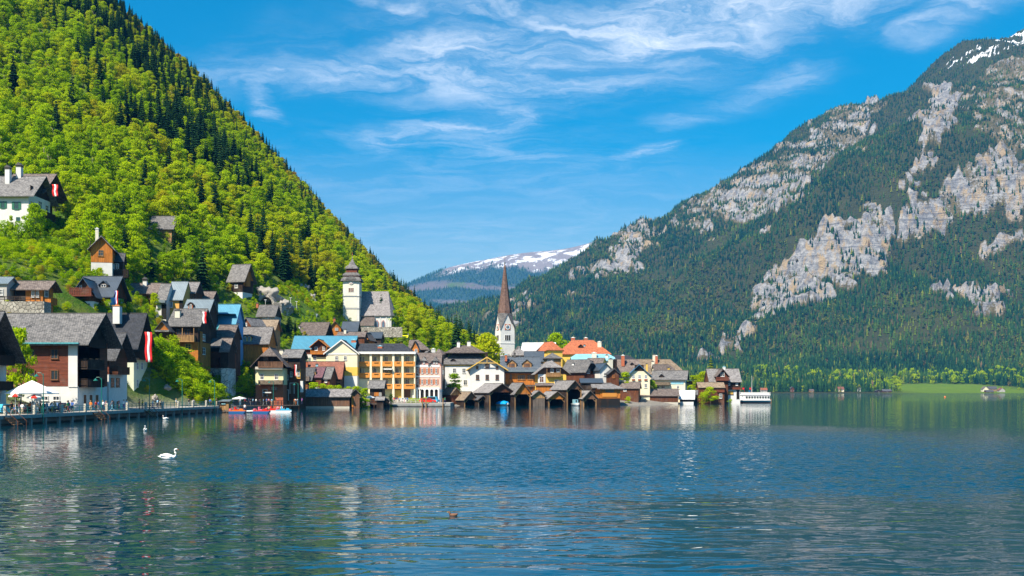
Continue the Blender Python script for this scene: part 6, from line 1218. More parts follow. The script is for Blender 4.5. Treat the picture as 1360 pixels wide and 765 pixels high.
m_paving(); m_quaywall(); m_plain('green_paint', (0.01, 0.16, 0.125), .4, .0, .1); m_plain('black_paint', (0.02, 0.02, 0.022), .4); m_plain('white_cloth', (0.82, 0.80, 0.75), .8, var=.05); m_plain('brown_cloth', (0.16, 0.09, 0.05), .8); m_plain('red_cloth', (0.62, 0.035, 0.02), .8, var=.06); m_plain('flag_red', (0.70, 0.015, 0.015), .7, var=.05)
m_plain('flag_white', (0.82, 0.82, 0.84), .7, var=.03); m_plain('flag_blue', (0.05, 0.07, 0.35), .7); m_plain('boat_red', (0.66, 0.03, 0.015), .35, var=.05); m_plain('boat_orange', (0.75, 0.17, 0.02), .35, var=.05); m_plain('boat_blue', (0.02, 0.11, 0.28), .35, var=.05); m_plain('boat_white', (0.8, 0.8, 0.78), .35, var=.04); m_plain('boat_cyan', (0.06, 0.42, 0.62), .4); m_plain('tarp_blue', (0.0, 0.28, 0.70), .45, var=.12); m_plain('pink_plastic', (0.72, 0.16, 0.22), .4); m_plain('tyre', (0.02, 0.02, 0.02), .8); m_plain('chrome', (0.5, 0.5, 0.5), .3, .8); m_plain('swan_white', (0.86, 0.85, 0.82), .7, var=.05, scale=6); m_plain('beak', (0.75, 0.2, 0.03), .5); m_plain('duck_brown', (0.16, 0.075, 0.04), .8, var=.4, scale=12); m_plain('flower_yellow', (0.85, 0.75, 0.0), .7)
E0, E1 = Vector((-71.3, 120)), Vector((-64.9, 222)); ED = (E1 - E0).normalized(); EN = Vector((-ED.y, ED.x))     # lakeside edge of the promenade; EN points inland
ZP = 1.45
def on_edge(px, inland=0.0):
    k = (px - CX)/F; p = E0 + EN*inland; t = (k*p.y - p.x)/(ED.x - k*ED.y); return p + ED*t
def promenade():
    pl = [E0, E1, Vector((-66.5, 228)), Vector((-72, 231)), Vector((-92, 231)), Vector((-100, 120))]
    tag(MB().prism([(p.x, p.y) for p in pl], ZP - .35, ZP, 'z').build('promenade', MAT['paving']), 'paved lakeside promenade in front of the chalets', kind='structure')
    a, b = E0 + EN*1.3, E1 + EN*1.3
    tag(MB().prism([(a.x, a.y), (b.x, b.y), ((b + EN*3).x, (b + EN*3).y), ((a + EN*3).x, (a + EN*3).y)], -2, ZP - .352, 'z').build('quay_wall', MAT['quay_wall']), 'grey wall carrying the promenade above the water', kind='structure')
    cp = E0 + EN*.2; tag(MB().prism([((E0 - EN*.12).x, (E0 - EN*.12).y), ((E1 - EN*.12).x, (E1 - EN*.12).y), ((E1 + EN*.3).x, (E1 + EN*.3).y), ((E0 + EN*.3).x, (E0 + EN*.3).y)], ZP - .5, ZP + .02, 'z').build('quay_edge', MAT['concrete']), 'concrete edge beam of the promenade', kind='structure')
    pw = empty('promenade_piles', (E0.x, E0.y, 0), math.atan2(ED.y, ED.x)); tag(pw, 'row of concrete piles carrying the promenade edge over the water', 'piles'); pmesh = MB().box(-.18, .18, .1, .5, -2, ZP - .5).mesh('pile_mesh', MAT['concrete'])
    for i in range(26): link('pile', pmesh, pw, (2 + i*4.0, 0, 0))
    L = (E1 - E0).length; r = empty('railing', (E0.x, E0.y, ZP), math.atan2(ED.y, ED.x)); tag(r, 'green railing with concrete posts along the promenade edge', 'railing')
    pm = MB().box(-.2, .2, -.17, .17, 0, 1.35).mesh('post_mesh', MAT['concrete_pale']); um = MB().tube([(0, 0, 0), (0, 0, 1.08)], .035, 6).mesh('upright_mesh', MAT['green_paint'])
    t = 4.0; k = 0
    while t < L - .3:
        if k % 4 == 0: link('concrete_post', pm, r, (t, .12, 0))
        else: link('upright', um, r, (t, .12, 0))
        t += 1.9; k += 1
    for z in (.35, .72, 1.08): MB().tube([(3.5, .12, z), (L, .12, z)], .035, 6).build('rail', MAT['green_paint'], r)
    # pier at the very left with steps and a bench rail
    for px, ww in ((10, 2.2), (126, 1.8), (194, 1.8)):
        p = on_edge(px); s = empty('steps', (p.x, p.y, 0), math.atan2(ED.y, ED.x)); tag(s, {10: 'timber steps to the water at the photo edge', 126: 'timber steps to the water below the lamp by the narrow white house', 194: 'timber steps to the water below the sage green house'}[px], 'steps')
        for i in range(5): MB().box(-ww/2, ww/2, -.45 - .38*i, -.1 - .38*i, ZP - .3*(i+1) - .04, ZP - .3*(i+1) + .03).build('tread', MAT['wood_tan'], s)
        for sx in (-1, 1):
            MB().tube([(sx*ww/2, -.05, ZP - .1), (sx*ww/2, -2.1, -.35)], .07, 6).build('stringer', MAT['wood_dark'], s); MB().tube([(sx*ww/2, -.1, ZP + .95), (sx*ww/2, -2.1, .7)], .04, 6).tube([(sx*ww/2, -2.1, -.6), (sx*ww/2, -2.1, .72)], .04, 6).build('handrail', MAT['wood_brown'], s)
    w = link('rubble_wall', MB().box(-14, 14, -.5, 2.5, -14, 0).mesh('rubble_wall', MAT['rubble_wall'])); p = P(0, 400.5, 197); w.location = (p.x - 5 + (60 - 0)*197/F - 9 , 197, p.z); tag(w, 'pale rubble stone retaining wall under the orange hut', 'wall')
    f = empty('fence', (p.x, 196.8, p.z)); tag(f, 'dark bar fence on top of the rubble stone wall', 'fence')
    for i in range(9): MB().box(i - .05, i + .05, -.05, .05, 0, 1.0).build('post', MAT['wood_dark'], f)
    for z in (.4, .7, .98): MB().box(-1, 8, -.03, .03, z - .06, z + .06).build('rail', MAT['wood_dark'], f)
promenade()
def lamp(px, py, base=None, Y=None, label='', arms=1, inland=.12, z0=ZP):
    p = on_edge(px, -.25) if Y is None else Vector(((px - CX)*Y/F, Y)); zt = CH + (HY - py)*p.y/F
    o = empty('street_lamp', (p.x, p.y, 0)); tag(o, label, 'street lamp', 'green lake shore lamps'); z0 = .2 if Y is None else z0
    MB().tube([(0, 0, z0), (0, 0, z0 + 1.2), (0, 0, zt)], [.13, .09, .06], 8).build('pole', MAT['green_paint'], o)
    for s in ((-1,) if arms == 1 else (-1, 1)):
        MB().tube([(0, 0, zt - .35), (s*.35, 0, zt + .1), (s*.85, 0, zt + .12), (s*1.0, 0, zt - .1)], .04, 6).build('arm', MAT['green_paint'], o)
        MB().lathe([(.05, zt - .05), (.12, zt - .18), (.38, zt - .42), (.36, zt - .46)], 12, (s*1.0, 0)).build('lamp_shade', MAT['green_paint'], o)
for px, py, lb in ((57.5, 496, 'beside the white cafe canopy'), (135, 502, 'in front of the narrow white house'), (198.5, 503, 'in front of the sage green house'), (242, 504, 'in the middle of the thicket bank'), (285, 505, 'at the far end of the promenade')): lamp(px, py, None, None, 'green curved arm lamp ' + lb)
lamp(363, 506, None, 255, 'green curved arm lamp on the footbridge before the red ground floor', z0=1.2); lamp(396, 509, None, 262, 'green curved arm lamp at the footbridge end by the white sign', z0=1.0)
for px in (361.6, 352.6, 386, 394): 
    q = at_ground(px, 326 if px < 370 else 340); o = empty('street_lamp', q); tag(o, 'slim white street lamp beside the road tunnel', 'street lamp', 'white lamps by the tunnel road'); MB().tube([(0, 0, 0), (0, 0, 4.2)], .06, 6).build('pole', MAT['trim_white'], o); MB().box(-.35, .35, -.15, .15, 4.2, 4.35).build('lamp_head', MAT['trim_white'], o)

# footbridge, kiosk and jetties by the boats
def jetty():
    xa, xb = (345 - CX)*250/F, (404 - CX)*262/F
    o = empty('footbridge', (xa - 7, 244, 0), math.atan2(12, xb - xa + 7)); tag(o, 'dark railed footbridge along the bank behind the pedal boats', 'footbridge'); L = 19.0
    MB().box(-1, L, -1.3, 1.5, 1.0, 1.2).build('deck', MAT['wood_grey'], o)
    for i in range(9):
        x = i*L/8; MB().tube([(x, -1.2, -1.5), (x, -1.2, 1.0)], .12, 6).build('pile', MAT['wood_dark'], o); MB().box(x - .06, x + .06, -1.28, -1.16, 1.2, 2.35).build('post', MAT['black_paint'], o)
    for z in (1.55, 1.95, 2.33): MB().box(-1, L, -1.26, -1.19, z - .06, z + .06).build('rail', MAT['black_paint'], o)
    for i in range(26): x = .5 + i*.72; MB().box(x - .03, x + .03, -1.25, -1.2, 1.25, 2.3).build('upright', MAT['black_paint'], o)
    x = (300.5 - CX)*229/F; k = empty('kiosk', (x - .2, 229, 0)); tag(k, 'small grey roofed boat hire kiosk at the end of the promenade', 'kiosk')
    MB().box(-1.0, 1.0, -.9, .9, .4, 2.4).build('wall', MAT['wood_tan'], k); MB().box(-.9, .3, -.96, -.88, 1.5, 2.2).build('hatch', MAT['painted_shade'], k); MB().thick([[(-1.3, -1.3, 2.5), (1.4, -1.3, 2.5), (1.4, 1.2, 2.85), (-1.3, 1.2, 2.85)]], .1).build('roof', MAT['metal_grey'], k); MB().box(-.6, .3, -.99, -.96, 1.75, 1.95).build('notice', MAT['metal_sky'], k)  # kiosk hatch is a flat board painted as the shade inside
    MB().box(-1.6, 2.0, -1.6, 1.5, .2, .4).build('deck', MAT['wood_grey'], k)
    for i in range(4): MB().tube([(-1.5 + i*1.1, -1.5, -1), (-1.5 + i*1.1, -1.5, 1.3)], .07, 6).build('post', MAT['wood_tan'], k)
    for px0, px1, Y, lb in ((296, 334, 222, 'plank jetty under the orange pedal boat'), (352, 384, 226, 'plank jetty beside the blue pedal boat')):
        a, b = (px0 - CX)*Y/F, (px1 - CX)*Y/F; j = empty('jetty', (a, Y, 0)); tag(j, lb, 'jetty'); MB().box(0, b - a, -.7, .7, .18, .3).build('deck', MAT['wood_grey'], j)
        for i in range(4): MB().tube([((b-a)*i/3, .6, -1), ((b-a)*i/3, .6, .7)], .08, 6).build('pile', MAT['wood_tan'], j)
    ha, hb = (514 - CX)*303/F, (598 - CX)*303/F
    tag(MB().box(ha, hb, 302.5, 332, -1.5, 1.1).build('hotel_quay', MAT['paving']), 'paved quay in front of the hotel and pink house', kind='structure')
    tag(MB().box(ha - .1, hb + .1, 302.0, 302.49, -1.5, .9).build('quay_face', MAT['quay_wall']), 'stone face of the hotel quay', kind='structure')
    rl = empty('railing', (ha, 302.8, 1.1)); tag(rl, 'pale timber rail along the hotel quay', 'railing')
    for i in range(8): MB().box(i*1.45 - .07, i*1.45 + .07, -.07, .07, 0, 1).build('post', MAT['concrete_pale'], rl)
    for z in (.5, .95): MB().box(0, 10.2, -.05, .05, z - .06, z + .06).build('rail', MAT['concrete_pale'], rl)
    for px, lb in ((561.2, 'left mooring post of the pair beside the red car'), (566, 'right mooring post of the pair beside the red car'), (588.5, 'mooring post near the brown boathouse')):
        q = (px - CX)*302/F; m_ = MB().tube([(q, 301.6, -1.5), (q, 301.6, 2.6)], .16, 8).build('mooring_post', MAT['wood_tan']); tag(m_, 'tan timber ' + lb, 'post', 'mooring posts at the hotel quay')
    tc = empty('cafe_terrace', ((498 - CX)*290/F, 290, 0)); tag(tc, 'timber cafe terrace over the water between plank boathouse and hotel', 'terrace'); MB().box(-5.6, 4.0, -5, 8, .9, 1.1).build('deck', MAT['wood_grey'], tc)
    for i in range(9): MB().box(-5.5 + i*1.17, -5.36 + i*1.17, -5, -4.88, -1, 2.1).build('post', MAT['wood_brown'], tc)
    for z in (1.5, 2.05): MB().box(-5.6, 4.0, -4.98, -4.9, z - .06, z + .06).build('rail', MAT['wood_brown'], tc)
jetty()
def tunnel():
    q = P(353, 409, 332); o = empty('road_tunnel', (q.x, q.y, q.z)); tag(o, 'stone road tunnel mouth in the cliff above the village', 'tunnel')
    R, D = 2.0, 8.0; m = MB(); n = 10; a = [(-R, 0)] + [(R*math.cos(math.pi - math.pi*i/n), 1.6 + R*math.sin(math.pi*i/n)) for i in range(n+1)] + [(R, 0)]; b = [(x*1.35, z*1.22 if z > 0 else 0) for x, z in a]
    N_ = len(a); m.v = [(x, 0, z) for x, z in a] + [(x, 0, z) for x, z in b] + [(x, D, z) for x, z in a] + [(x, D, z) for x, z in b]
    for i in range(N_ - 1): m.f += [(i, N_+i, N_+i+1, i+1), (i+1, 2*N_+i+1, 2*N_+i, i), (N_+i, 3*N_+i, 3*N_+i+1, N_+i+1)]
    m.f.append(tuple(range(2*N_, 3*N_))); m.build('vault', MAT['rubble_wall'], o)
    rk = link('cliff', rock_mesh(77), o, (-1, 5.5, 4.2)); rk.scale = (4.2, 2.6, 3.8); rk2 = link('cliff', rock_mesh(78), o, (5.5, 4.5, 1.0)); rk2.scale = (2.4, 2.0, 2.4)
    w = empty('road_wall', (q.x, q.y, q.z)); tag(w, 'curving stone wall of the road coming out of the tunnel', 'wall')
    pts = [P(364, 409, 332), P(374, 411, 333), P(384, 413, 336), P(394, 416, 342), P(403, 420, 349)]
    for u, v in zip(pts, pts[1:]):
        d = (v - u); m = MB(); nn = Vector((-d.y, d.x, 0)).normalized()*.6; lo = Vector((0, 0, -6)); hi = Vector((0, 0, 2.2)); base = Vector((q.x, q.y, q.z))
        m.add([u+lo-base, v+lo-base, v+lo+nn-base, u+lo+nn-base, u+hi-base, v+hi-base, v+hi+nn-base, u+hi+nn-base], [(0,3,2,1),(4,5,6,7),(0,1,5,4),(1,2,6,5),(2,3,7,6),(3,0,4,7)]); m.build('wall_section', MAT['rubble_wall'], w)
tunnel()

# ------------------------------------------------------------------ parasols, flags
def parasol(px, py, Y, r, mats, label, zg=ZP, h=.6, sides=8):
    x = (px - CX)*Y/F; zt = CH + (HY - py)*Y/F; o = empty('parasol', (x, Y, zg)); tag(o, label, 'parasol'); zt -= zg
    MB().tube([(0, 0, 0), (0, 0, zt)], .05, 8).build('pole', MAT['trim_white'], o)
    for k in range(sides):
        a, b = 2*math.pi*k/sides, 2*math.pi*(k+1)/sides; p = [(r*math.cos(a), r*math.sin(a), zt - h), (r*math.cos(b), r*math.sin(b), zt - h), (0, 0, zt)]
        m = MB().thick([p], .03); m.add([p[0], (p[0][0], p[0][1], p[0][2]-.18), (p[1][0], p[1][1], p[1][2]-.18), p[1]], [(0, 1, 2, 3)]); m.build('canopy_panel', MAT[mats[k % len(mats)]], o)
parasol(42.5, 505, 151, 4.1, ['white_cloth'], 'huge cream square cafe canopy in front of the big chalet', h=1.9, sides=4); parasol(27, 507, 166, 2.6, ['brown_cloth'], 'brown cafe canopy partly behind the huge cream one', h=1.0, sides=4)
parasol(20.5, 521.5, 148, 1.0, ['red_cloth', 'white_cloth'], 'red and white striped parasol nearer the photo edge', h=.45); parasol(45.5, 523.5, 149, 1.1, ['red_cloth', 'white_cloth'], 'red and white striped parasol under the cream canopy', h=.45)
parasol(318, 526.5, 233, 1.7, ['white_cloth'], 'pale parasol beside the boat hire kiosk', 1.2, .45); parasol(492, 525.5, 287, 1.4, ['white_cloth'], 'white parasol on the timber cafe terrace', 1.1, .5); parasol(419, 513.5, 289, 2.2, ['white_cloth'], 'white parasol peeping over the plank boathouse roof', 1.1, .8)
def flag(px, py0, py1, w, Y, label, cols=('flag_red', 'flag_white', 'flag_red'), group='red and white banners'):
    s = Y/F; o = empty('flag', ((px - CX)*s, Y, CH + (HY - py0)*s)); tag(o, label, 'flag', group); W_, L = w*s, (py1 - py0)*s; n = len(cols); seg = 8
    for k in range(n):
        m = MB(); x0, x1 = -W_/2 + W_*k/n, -W_/2 + W_*(k+1)/n
        for i in range(seg + 1):
            z = -L*i/seg
            for xx in (x0, x1): m.v.append((xx + .06*W_*math.sin(i*.9) + .1*W_*i/seg, .10*math.sin(i*1.3 + xx*4/W_), z))
        for xx in (): pass
        m.f = [(2*i, 2*i+1, 2*i+3, 2*i+2) for i in range(seg)]; c = m.build('stripe', MAT[cols[k]], o, True)
        md = c.modifiers.new('cloth', 'SOLIDIFY'); md.thickness = .02
    MB().tube([(-W_/2 - .2, .02, .03), (W_/2 + .15, .02, .03)], .035, 6).build('pole', MAT['wood_brown'], o)
flag(197, 441, 481, 9.2, 213, 'long red white red banner hanging from the black tiled gable'); flag(271.5, 414, 430, 5, 237, 'red and white banner on the orange timber house', ('flag_white', 'flag_red')); flag(73, 245, 261, 7.5, 279, 'short red white red banner on the high white house'); flag(154.5, 386, 404.5, 4, 216, 'blue and red banner above the cream chimney', ('flag_blue', 'flag_white', 'flag_red')); flag(392.5, 484.5, 500, 2.6, 266, 'narrow red and white banner on the brown timber house', ('flag_red', 'flag_white')); flag(378 - 8, 468, 470, .5, 300, 'x') if False else None
aw = P(535, 446.5, 396); o = empty('awning', aw); tag(o, 'bright yellow awning beside the choir of the parish church', 'awning'); MB().thick([[(-2.1, -1, -.5), (2.1, -1, -.5), (2.1, 1, .35), (-2.1, 1, .35)]], .1).build('cloth', MAT['flower_yellow'], o)
for sx in (-2, 2): MB().tube([(sx, .8, -6), (sx, .8, 1.2)], .06, 6).build('post', MAT['trim_white'], o)
# ------------------------------------------------------------------ people
m_plain('skin', (0.50, 0.27, 0.17), .6, var=.06); m_plain('hair_dark', (0.03, 0.018, 0.012), .6); m_plain('hair_fair', (0.34, 0.22, 0.10), .6); m_plain('shoe', (0.04, 0.03, 0.03), .6)
CL = {'white': (.78, .78, .77), 'red': (.6, .04, .03), 'blue': (.05, .14, .45), 'navy': (.02, .03, .09), 'yellow': (.75, .52, .03), 'orange': (.72, .2, .03), 'green': (.03, .25, .10), 'black': (.02, .02, .02), 'grey': (.25, .26, .28), 'pink': (.7, .28, .33), 'beige': (.52, .42, .28), 'purple': (.25, .07, .33), 'sky': (.25, .5, .72)}
for k, c in CL.items(): m_plain('cloth_' + k, c, .85, var=.12, scale=3)
def person_source(pose):
    """one continuous body: joints, radii, edges -> skin surface"""
    P_ = {'stand': dict(l=(.02, 0), r=(-.02, 0), la=(.27, .02, .86), ra=(-.27, .04, .86), le=(.26, .06, 1.12), re=(-.26, .05, 1.12)),
          'walk': dict(l=(-.28, .04), r=(.26, .1), la=(.26, -.22, .9), ra=(-.26, .24, .92), le=(.27, -.02, 1.12), re=(-.27, .1, 1.13)),
          'lean': dict(l=(.05, 0), r=(-.12, .03), la=(.2, -.36, 1.08), ra=(-.2, -.36, 1.08), le=(.29, -.08, 1.1), re=(-.29, -.06, 1.1)),
          'photo': dict(l=(.0, 0), r=(.08, 0), la=(.06, -.34, 1.46), ra=(-.08, -.34, 1.46), le=(.28, -.2, 1.2), re=(-.28, -.2, 1.2)),
          'sit': dict(l=None, r=None, la=(.16, -.34, .62), ra=(-.16, -.34, .62), le=(.26, -.12, .68), re=(-.26, -.12, .68))}[pose]
    sit = pose == 'sit'; b = .48 if sit else .95; V = [(0, 0, b), (0, .01, b + .22), (0, .0, b + .44), (0, -.01, b + .56), (0, -.03, b + .66), (0, -.02, b + .76)]; R = [(.155, .115), (.145, .10), (.17, .11), (.06, .06), (.085, .10), (.075, .085)]; Eg = [(0, 1), (1, 2), (2, 3), (3, 4), (4, 5)]
    def add(p, r, a): V.append(p); R.append(r if isinstance(r, tuple) else (r, r)); Eg.append((a, len(V) - 1)); return len(V) - 1
    dz = b - .95
    for sx, el, hn in ((1, P_['le'], P_['la']), (-1, P_['re'], P_['ra'])):
        s1 = add((sx*.19, 0, b + .47), .065, 2); e1 = add(el, .047, s1); h1 = add(hn, .036, e1); d = (Vector(hn) - Vector(el)).normalized(); add(tuple(Vector(hn) + d*.11), (.022, .042), h1)
    for sx, l in ((1, P_['l']), (-1, P_['r'])):
        if sit: h_ = add((sx*.11, -.06, b), .09, 0); k_ = add((sx*.12, -.44, b + .02), .068, h_); a_ = add((sx*.12, -.46, .09), .042, k_); add((sx*.13, -.62, .04), .04, a_)
        else:
            st, lift = l; h_ = add((sx*.10, 0, .86), .095, 0); k_ = add((sx*.105, -st*.35 - .02, .48), .066, h_); a_ = add((sx*.11, st*.9 if st < 0 else st, .09 + lift*.5), .042, k_); add((sx*.12, (st*.9 if st < 0 else st) - .15, .045 + lift*.2), .042, a_)
    me = bpy.data.meshes.new('person_' + pose); me.from_pydata(V, Eg, []); o = bpy.data.objects.new('person_src', me); COL.objects.link(o)
    md = o.modifiers.new('skin', 'SKIN'); md.use_smooth_shade = True
    for i, r in enumerate(R): me.skin_vertices[0].data[i].radius = r
    me.skin_vertices[0].data[0].use_root = True; o.modifiers.new('sub', 'SUBSURF').levels = 1; return o, b
def people_meshes():
    src = {p: person_source(p) for p in ('stand', 'walk', 'lean', 'photo', 'sit')}; dg = bpy.context.evaluated_depsgraph_get(); out = {}
    for p, (o, b) in src.items():
        me = bpy.data.meshes.new_from_object(o.evaluated_get(dg)); me.name = 'person_body_' + p; me.materials.clear()
        for k in ('cloth_white', 'cloth_navy', 'skin', 'shoe'): me.materials.append(MAT[k])
        idx = []
        for f in me.polygons:
            x, y, z = f.center; r = abs(x)
            if z > b + .535: i = 2
            elif z < .10 and (p != 'sit' or True): i = 3
            elif p == 'sit': i = 1 if (z < b + .1 and (y < -.1 or z < b + .06)) and r < .2 else (2 if y < -.2 and z > b + .08 else 0)
            else: i = 2 if (r > .215 and z < b + .17) or y < -.2 and z > 1.0 else (1 if z < b + .06 else 0)
            idx.append(i)
        me.polygons.foreach_set('material_index', idx); me.update(); out[p] = (me, b); bpy.data.objects.remove(o)
    return out
BODY = people_meshes()
HAIR = {}
for p, (me, b) in BODY.items():
    z = b + .72
    for hm in ('hair_dark', 'hair_fair'):
        m = MB().lathe([(.098, -.05), (.112, .02), (.105, .08), (.07, .125), (.01, .142)], 10); m.v = [(x, (y*1.12) + .012 + (.02 if z_ < 0 else 0), z_) for x, y, z_ in m.v]; HAIR[p, hm] = m.mesh('hair_mesh', MAT[hm])
BAGM = MB().box(-.15, .15, .10, .28, 0, .42).mesh('backpack_mesh', MAT['cloth_navy'])
def person(x, y, z, rz, pose, top, bot, hair, label, group, h=1.0, pack=None):
    me, b = BODY[pose]; o = link('person', me, None, (x, y, z)); o.rotation_euler.z = rz; o.scale = (h, h, h)
    for i, mt in enumerate(('cloth_' + top, 'cloth_' + bot)): o.material_slots[i].link = 'OBJECT'; o.material_slots[i].material = MAT[mt]
    link('hair', HAIR[pose, hair], o, (0, -.025, b + .72))
    if pack: q = link('backpack', BAGM, o, (0, .02, b + .1)); q.material_slots[0].link = 'OBJECT'; q.material_slots[0].material = MAT['cloth_' + pack]
    tag(o, label, 'person', group); return o
PR = [(29.5, 1.0, 'lean', 'white', 'beige', 0, 'person in white leaning on the railing below the slender tree'), (49.5, 1.0, 'stand', 'beige', 'white', 0, 'person in beige by the railing under the cream canopy'), (40, 4, 'stand', 'orange', 'navy', 0, 'person in orange among the cafe tables'), (58, 5, 'walk', 'black', 'black', 0, 'person in black behind the lamp by the cafe'), (69, 1.2, 'stand', 'white', 'yellow', 1, 'person in white top and yellow trousers at the railing'), (90, 1.5, 'walk', 'green', 'red', 0, 'person in green top and red trousers'), (96, 2.5, 'walk', 'blue', 'navy', 1, 'person in blue walking behind the green and red one'),
      (120.5, 1.4, 'walk', 'orange', 'beige', 1, 'person in orange at the timber steps'), (127.5, 1.4, 'stand', 'red', 'navy', 0, 'person in red by the steps handrail'), (130.5, 2.2, 'walk', 'blue', 'grey', 0, 'person in blue beside the one in red'), (136.5, 1.0, 'lean', 'white', 'navy', 1, 'person in white right of the second lamp'), (141, 1.2, 'stand', 'pink', 'beige', 1, 'person in pink by the narrow white house'), (149, 1.6, 'walk', 'grey', 'sky', 0, 'person in grey passing the narrow white house'), (158, 1.4, 'stand', 'navy', 'navy', 0, 'person in navy under the narrow white house corner'), (164.5, 1.8, 'photo', 'white', 'purple', 1, 'person in white top taking a photo'), (168, 2.6, 'walk', 'white', 'beige', 0, 'person in white walking past the sage green house'),
      (185, 1.2, 'stand', 'red', 'black', 0, 'person in red at the sage green house wall'), (189.5, 1.2, 'stand', 'yellow', 'grey', 1, 'person in yellow beside the one in red'), (203, 1.2, 'walk', 'white', 'blue', 0, 'person in white top and blue trousers past the third lamp'), (209, 3, 'walk', 'sky', 'navy', 0, 'person in pale blue at the start of the bank'), (213, 2, 'stand', 'beige', 'black', 0, 'person in beige at the start of the bank'), (234, 1.3, 'stand', 'white', 'beige', 1, 'person in white before the thicket'), (251, 2, 'walk', 'black', 'grey', 0, 'person in black before the thicket'), (257, 1.4, 'lean', 'grey', 'navy', 0, 'person in grey leaning on the railing by the thicket'), (279, 1.4, 'walk', 'blue', 'black', 0, 'person in blue with red backpack near the far lamp'), (287.5, 1.6, 'stand', 'black', 'beige', 0, 'person in black at the promenade end')]
rp = random.Random(3)
for px, inl, pose, top, bot, hr, lb in PR:
    q = on_edge(px, inl + .3); person(q.x, q.y, ZP, rp.uniform(-2.8, 2.8) if pose in ('walk', 'stand') else (math.pi/2 + math.atan2(ED.y, ED.x) + math.pi - math.pi/2 - 1.5), pose, top, bot, ('hair_dark', 'hair_fair')[hr], lb, 'people on the promenade', rp.uniform(.94, 1.05), 'red' if 'backpack' in lb else None)
LAND = [('white', 'sky', 319), ('red', 'black', 326), ('navy', 'navy', 330.5), ('black', 'grey', 333), ('sky', 'navy', 336), ('white', 'navy', 340), ('pink', 'black', 344.5), ('yellow', 'beige', 346), ('sky', 'white', 350), ('blue', 'grey', 354), ('pink', 'navy', 357), ('sky', 'beige', 361), ('red', 'navy', 369), ('orange', 'beige', 391), ('white', 'orange', 393), ('white', 'sky', 395.5), ('purple', 'navy', 401)]
for i, (top, bot, px) in enumerate(LAND):
    Y = 246 + (px - 319)*.165 + (i % 3)*.5; person((px - CX)*Y/F, Y, 1.2, rp.uniform(-3, 3), ('stand', 'walk', 'lean')[i % 3], top, bot, 'hair_dark', f'person in {top} top and {bot} bottoms on the footbridge, number {i+1} from its kiosk end' if False else f'person in {top} top and {bot} trousers on the footbridge', 'people on the footbridge', rp.uniform(.94, 1.05))
for i, (top, bot, px) in enumerate([('red', 'navy', 523.5), ('navy', 'beige', 526), ('purple', 'white', 528), ('sky', 'navy', 531), ('white', 'pink', 537), ('blue', 'navy', 541)]): Y = 305.5 + i % 2; person((px - CX)*Y/F, Y, 1.1, rp.uniform(-3, 3), ('stand', 'walk')[i % 2], top, bot, 'hair_dark', f'person in {top} top and {bot} trousers on the hotel quay', 'people on the hotel quay')
person((591 - CX)*305/F, 305, 1.1, .5, 'stand', 'green', 'navy', 'hair_dark', 'person in green standing by the brown boathouse', 'people on the hotel quay')

# the cafe crowd under the canopies
m_plain('table_top', (0.55, 0.5, 0.42), .6)
for i in range(26):
    px = 16 + i*3.1 + rp.uniform(-1, 1); inl = rp.uniform(2.2, 7.5); q = on_edge(px, inl)
    top = rp.choice(['white', 'red', 'blue', 'beige', 'pink', 'yellow', 'grey', 'sky', 'orange', 'black', 'white']); bot = rp.choice(['navy', 'beige', 'black', 'grey', 'white']); pose = 'sit' if i % 3 else 'stand'
    if not free(q.x, q.y, .62): continue
    person(q.x, q.y, ZP, rp.uniform(-3, 3), pose, top, bot, rp.choice(['hair_dark', 'hair_fair']), f'person in {top} top and {bot} trousers ' + ('seated' if pose == 'sit' else 'standing') + ' at the promenade cafe', 'people at the promenade cafe', rp.uniform(.95, 1.05))
    if pose == 'sit':
        c = empty('cafe_chair', (q.x, q.y, ZP)); tag(c, 'dark cafe chair under a guest on the promenade', 'chair', 'cafe chairs on the promenade'); MB().box(-.22, .22, -.3, .2, .32, .38).build('seat', MAT['wood_brown'], c); MB().box(-.22, .22, .2, .25, .38, .9).build('backrest', MAT['wood_brown'], c)
        for sx in (-.2, .2):
            for sy in (-.26, .2): MB().box(sx - .02, sx + .02, sy - .02, sy + .02, 0, .32).build('leg', MAT['wood_brown'], c)
for i, px in enumerate((20, 28, 36, 46, 54, 63, 72)):
    q = on_edge(px, 3.2 + (i % 3)*1.4); t_ = empty('cafe_table', (q.x, q.y, ZP)); tag(t_, 'small round cafe table on the promenade', 'table', 'cafe tables on the promenade'); MB().lathe([(.42, .72), (.42, .76)], 14).build('table_top', MAT['table_top'], t_); MB().tube([(0, 0, 0), (0, 0, .72)], .04, 6).build('leg', MAT['black_paint'], t_); MB().lathe([(.25, 0), (.22, .03)], 12).build('base', MAT['black_paint'], t_)
# ------------------------------------------------------------------ boats and vehicles
def hull(L, B, D, n=13, bow=.5, stern=.75, sheer=.25):
    """open boat shell along x, keel at z=0"""
    m = MB(); k = 7
    for i in range(n):
        t = i/(n-1); x = -L/2 + L*t; wdt = B/2*(stern + (1-stern)*min(1, t*3)) * (1 if t < 1-bow else max(.04, 1 - ((t-(1-bow))/bow)**2.2)); zs = D*(1 + sheer*max(0, (t-.5)*2)**2); zk = D*.55*max(0, (t-.75)*4)**2
        for j in range(k): a = math.pi*j/(k-1); m.v.append((x, -wdt*math.cos(a)*(1 if j in (0, k-1) else .93), zs - (zs-zk)*math.sin(a)**.8))
    for i in range(n-1):
        for j in range(k-1): m.f.append((i*k+j, i*k+j+1, (i+1)*k+j+1, (i+1)*k+j))
    m.f.append(tuple(range(k))); m.f.append(tuple((n-1)*k + j for j in range(k))[::-1]); return m
